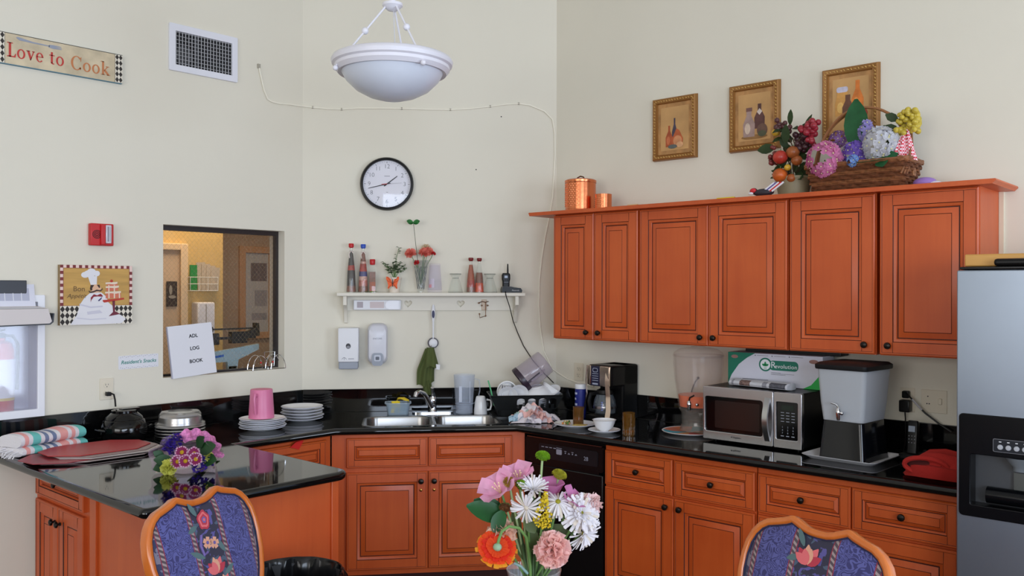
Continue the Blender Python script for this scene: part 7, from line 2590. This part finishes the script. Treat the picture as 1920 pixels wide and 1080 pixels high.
carn('peach carnation behind the orange gerbera in the table vase', 941, 1003, .032, (248, 208, 186), 80, (-.3, -.6, .6), -.03)
carn('pale pink bloom lost between the white mums of the table vase', 1108, 945, .024, (240, 208, 206), 50, (.5, -.6, .5), -.01)
f = fthing('gerbera', 'orange and red gerbera drooping over the left rim of the table vase')
p = fp(932, 1030, -.075)
d = Vector((-.2, .62, -.75)).normalized()
q = d.to_track_quat('Z', 'Y').to_matrix()
b = B(mat('gerbera_orange', (232, 76, 26), .55))
for L_, (n, rr_, cup, mm) in enumerate(((24, .044, .34, ('gerbera_yellow', (232, 160, 40))), (24, .042, .26, ('gerbera_orange', (232, 76, 26))), (20, .034, .20, ('gerbera_red', (222, 44, 22))), (16, .026, .12, ('gerbera_orange', (232, 76, 26))))):
    for k in range(n):
        a = 2 * PI * (k + .5 * L_) / n + rv.uniform(-.08, .08)
        e = q @ Vector((math.cos(a), math.sin(a), cup - .45))
        b.use(mat(mm[0], mm[1], .55))
        b.petal(p - d * .001 * L_, e, -d, rr_ * rv.uniform(.9, 1.08), .011, .2, -.1, 4, tip=.6)
        if L_ == 0:
            b.use(mat('gerbera_red', (222, 44, 22), .55))
            b.petal(p - d * .0012 - Vector((0, .0015, 0)), e, -d, rr_ * .6, .0075, .2, -.1, 3, tip=.6)
b.build('bloom', f)
b = B(mat('calyx_sage', (130, 156, 126), .6)).sph(tuple(p - d * .008), (.0095, .0095, .0085), 12, 8)
b.build('calyx', f)
B(STEMG).tube([(.0, -.005, .03), fp(995, 1060, -.03), fp(988, 1008, -.045), fp(974, 990, -.06), fp(955, 987, -.07), fp(942, 996, -.078), fp(936, 1012, -.078), p - d * .008], .0032, 8).build('stem', f)
f = fthing('leaf_spray', 'broad dark green leaves at the left and middle of the table vase', 'leaves')
LEAFB = mat('vase_leaf', (30, 88, 40), .4, noise=(18, .2))
b = B(LEAFB)
for (x0, y0), (x1, y1), w_, yy in (((950, 972), (876, 946), .046, -.02), ((948, 962), (890, 936), .036, .0), ((944, 958), (926, 1000), .032, -.035)):
    p0_, p1_ = fp(x0, y0, yy), fp(x1, y1, yy - .02)
    b.petal(p0_, p1_ - p0_, (.1, -1, .6), (p1_ - p0_).length, w_, .25, -.08, 7)
b.use(mat('vase_leaf_olive', (86, 104, 60), .5, noise=(18, .25)))
for (x0, y0), (x1, y1), w_, yy in (((1000, 985), (1004, 935), .024, -.03), ((990, 975), (1004, 1000), .026, -.04), ((975, 1000), (962, 955), .022, .0), ((1015, 1000), (1060, 985), .022, -.02), ((1000, 1000), (985, 950), .020, .01), ((1030, 990), (1072, 1000), .02, .0), ((1005, 1040), (1000, 990), .026, -.02), ((985, 1050), (965, 1005), .022, -.01), ((1020, 1060), (1014, 1010), .022, -.03)):
    p0_, p1_ = fp(x0, y0, yy), fp(x1, y1, yy - .01)
    b.petal(p0_, p1_ - p0_, (rv.uniform(-.5, .5), -1, .3), (p1_ - p0_).length, w_, .25, -.1, 5)
b.build('leaf', f)
b = B(mat('stem_dark', (58, 82, 44), .6))
for k in range(16):
    x = 968 + 5 * k
    b.tube([(rv.uniform(-.02, .02), rv.uniform(-.02, .02), .02), fp(985 + 2.2 * k, 1064, rv.uniform(-.03, .03)), fp(x, 985 + 12 * rv.random(), rv.uniform(-.03, .02))], .0024, 6)
b.build('stems', f)
f = fthing('silver_tie', 'curl of clear ribbon at the rim of the table vase', 'ribbon')
B(clear('ribbon_clear', (150, 190, 190), .5, .1, 1.4)).tube([fp(965, 1056, -.055), fp(978, 1062, -.06), fp(990, 1075, -.05)], .003, 6).build('ribbon', f)
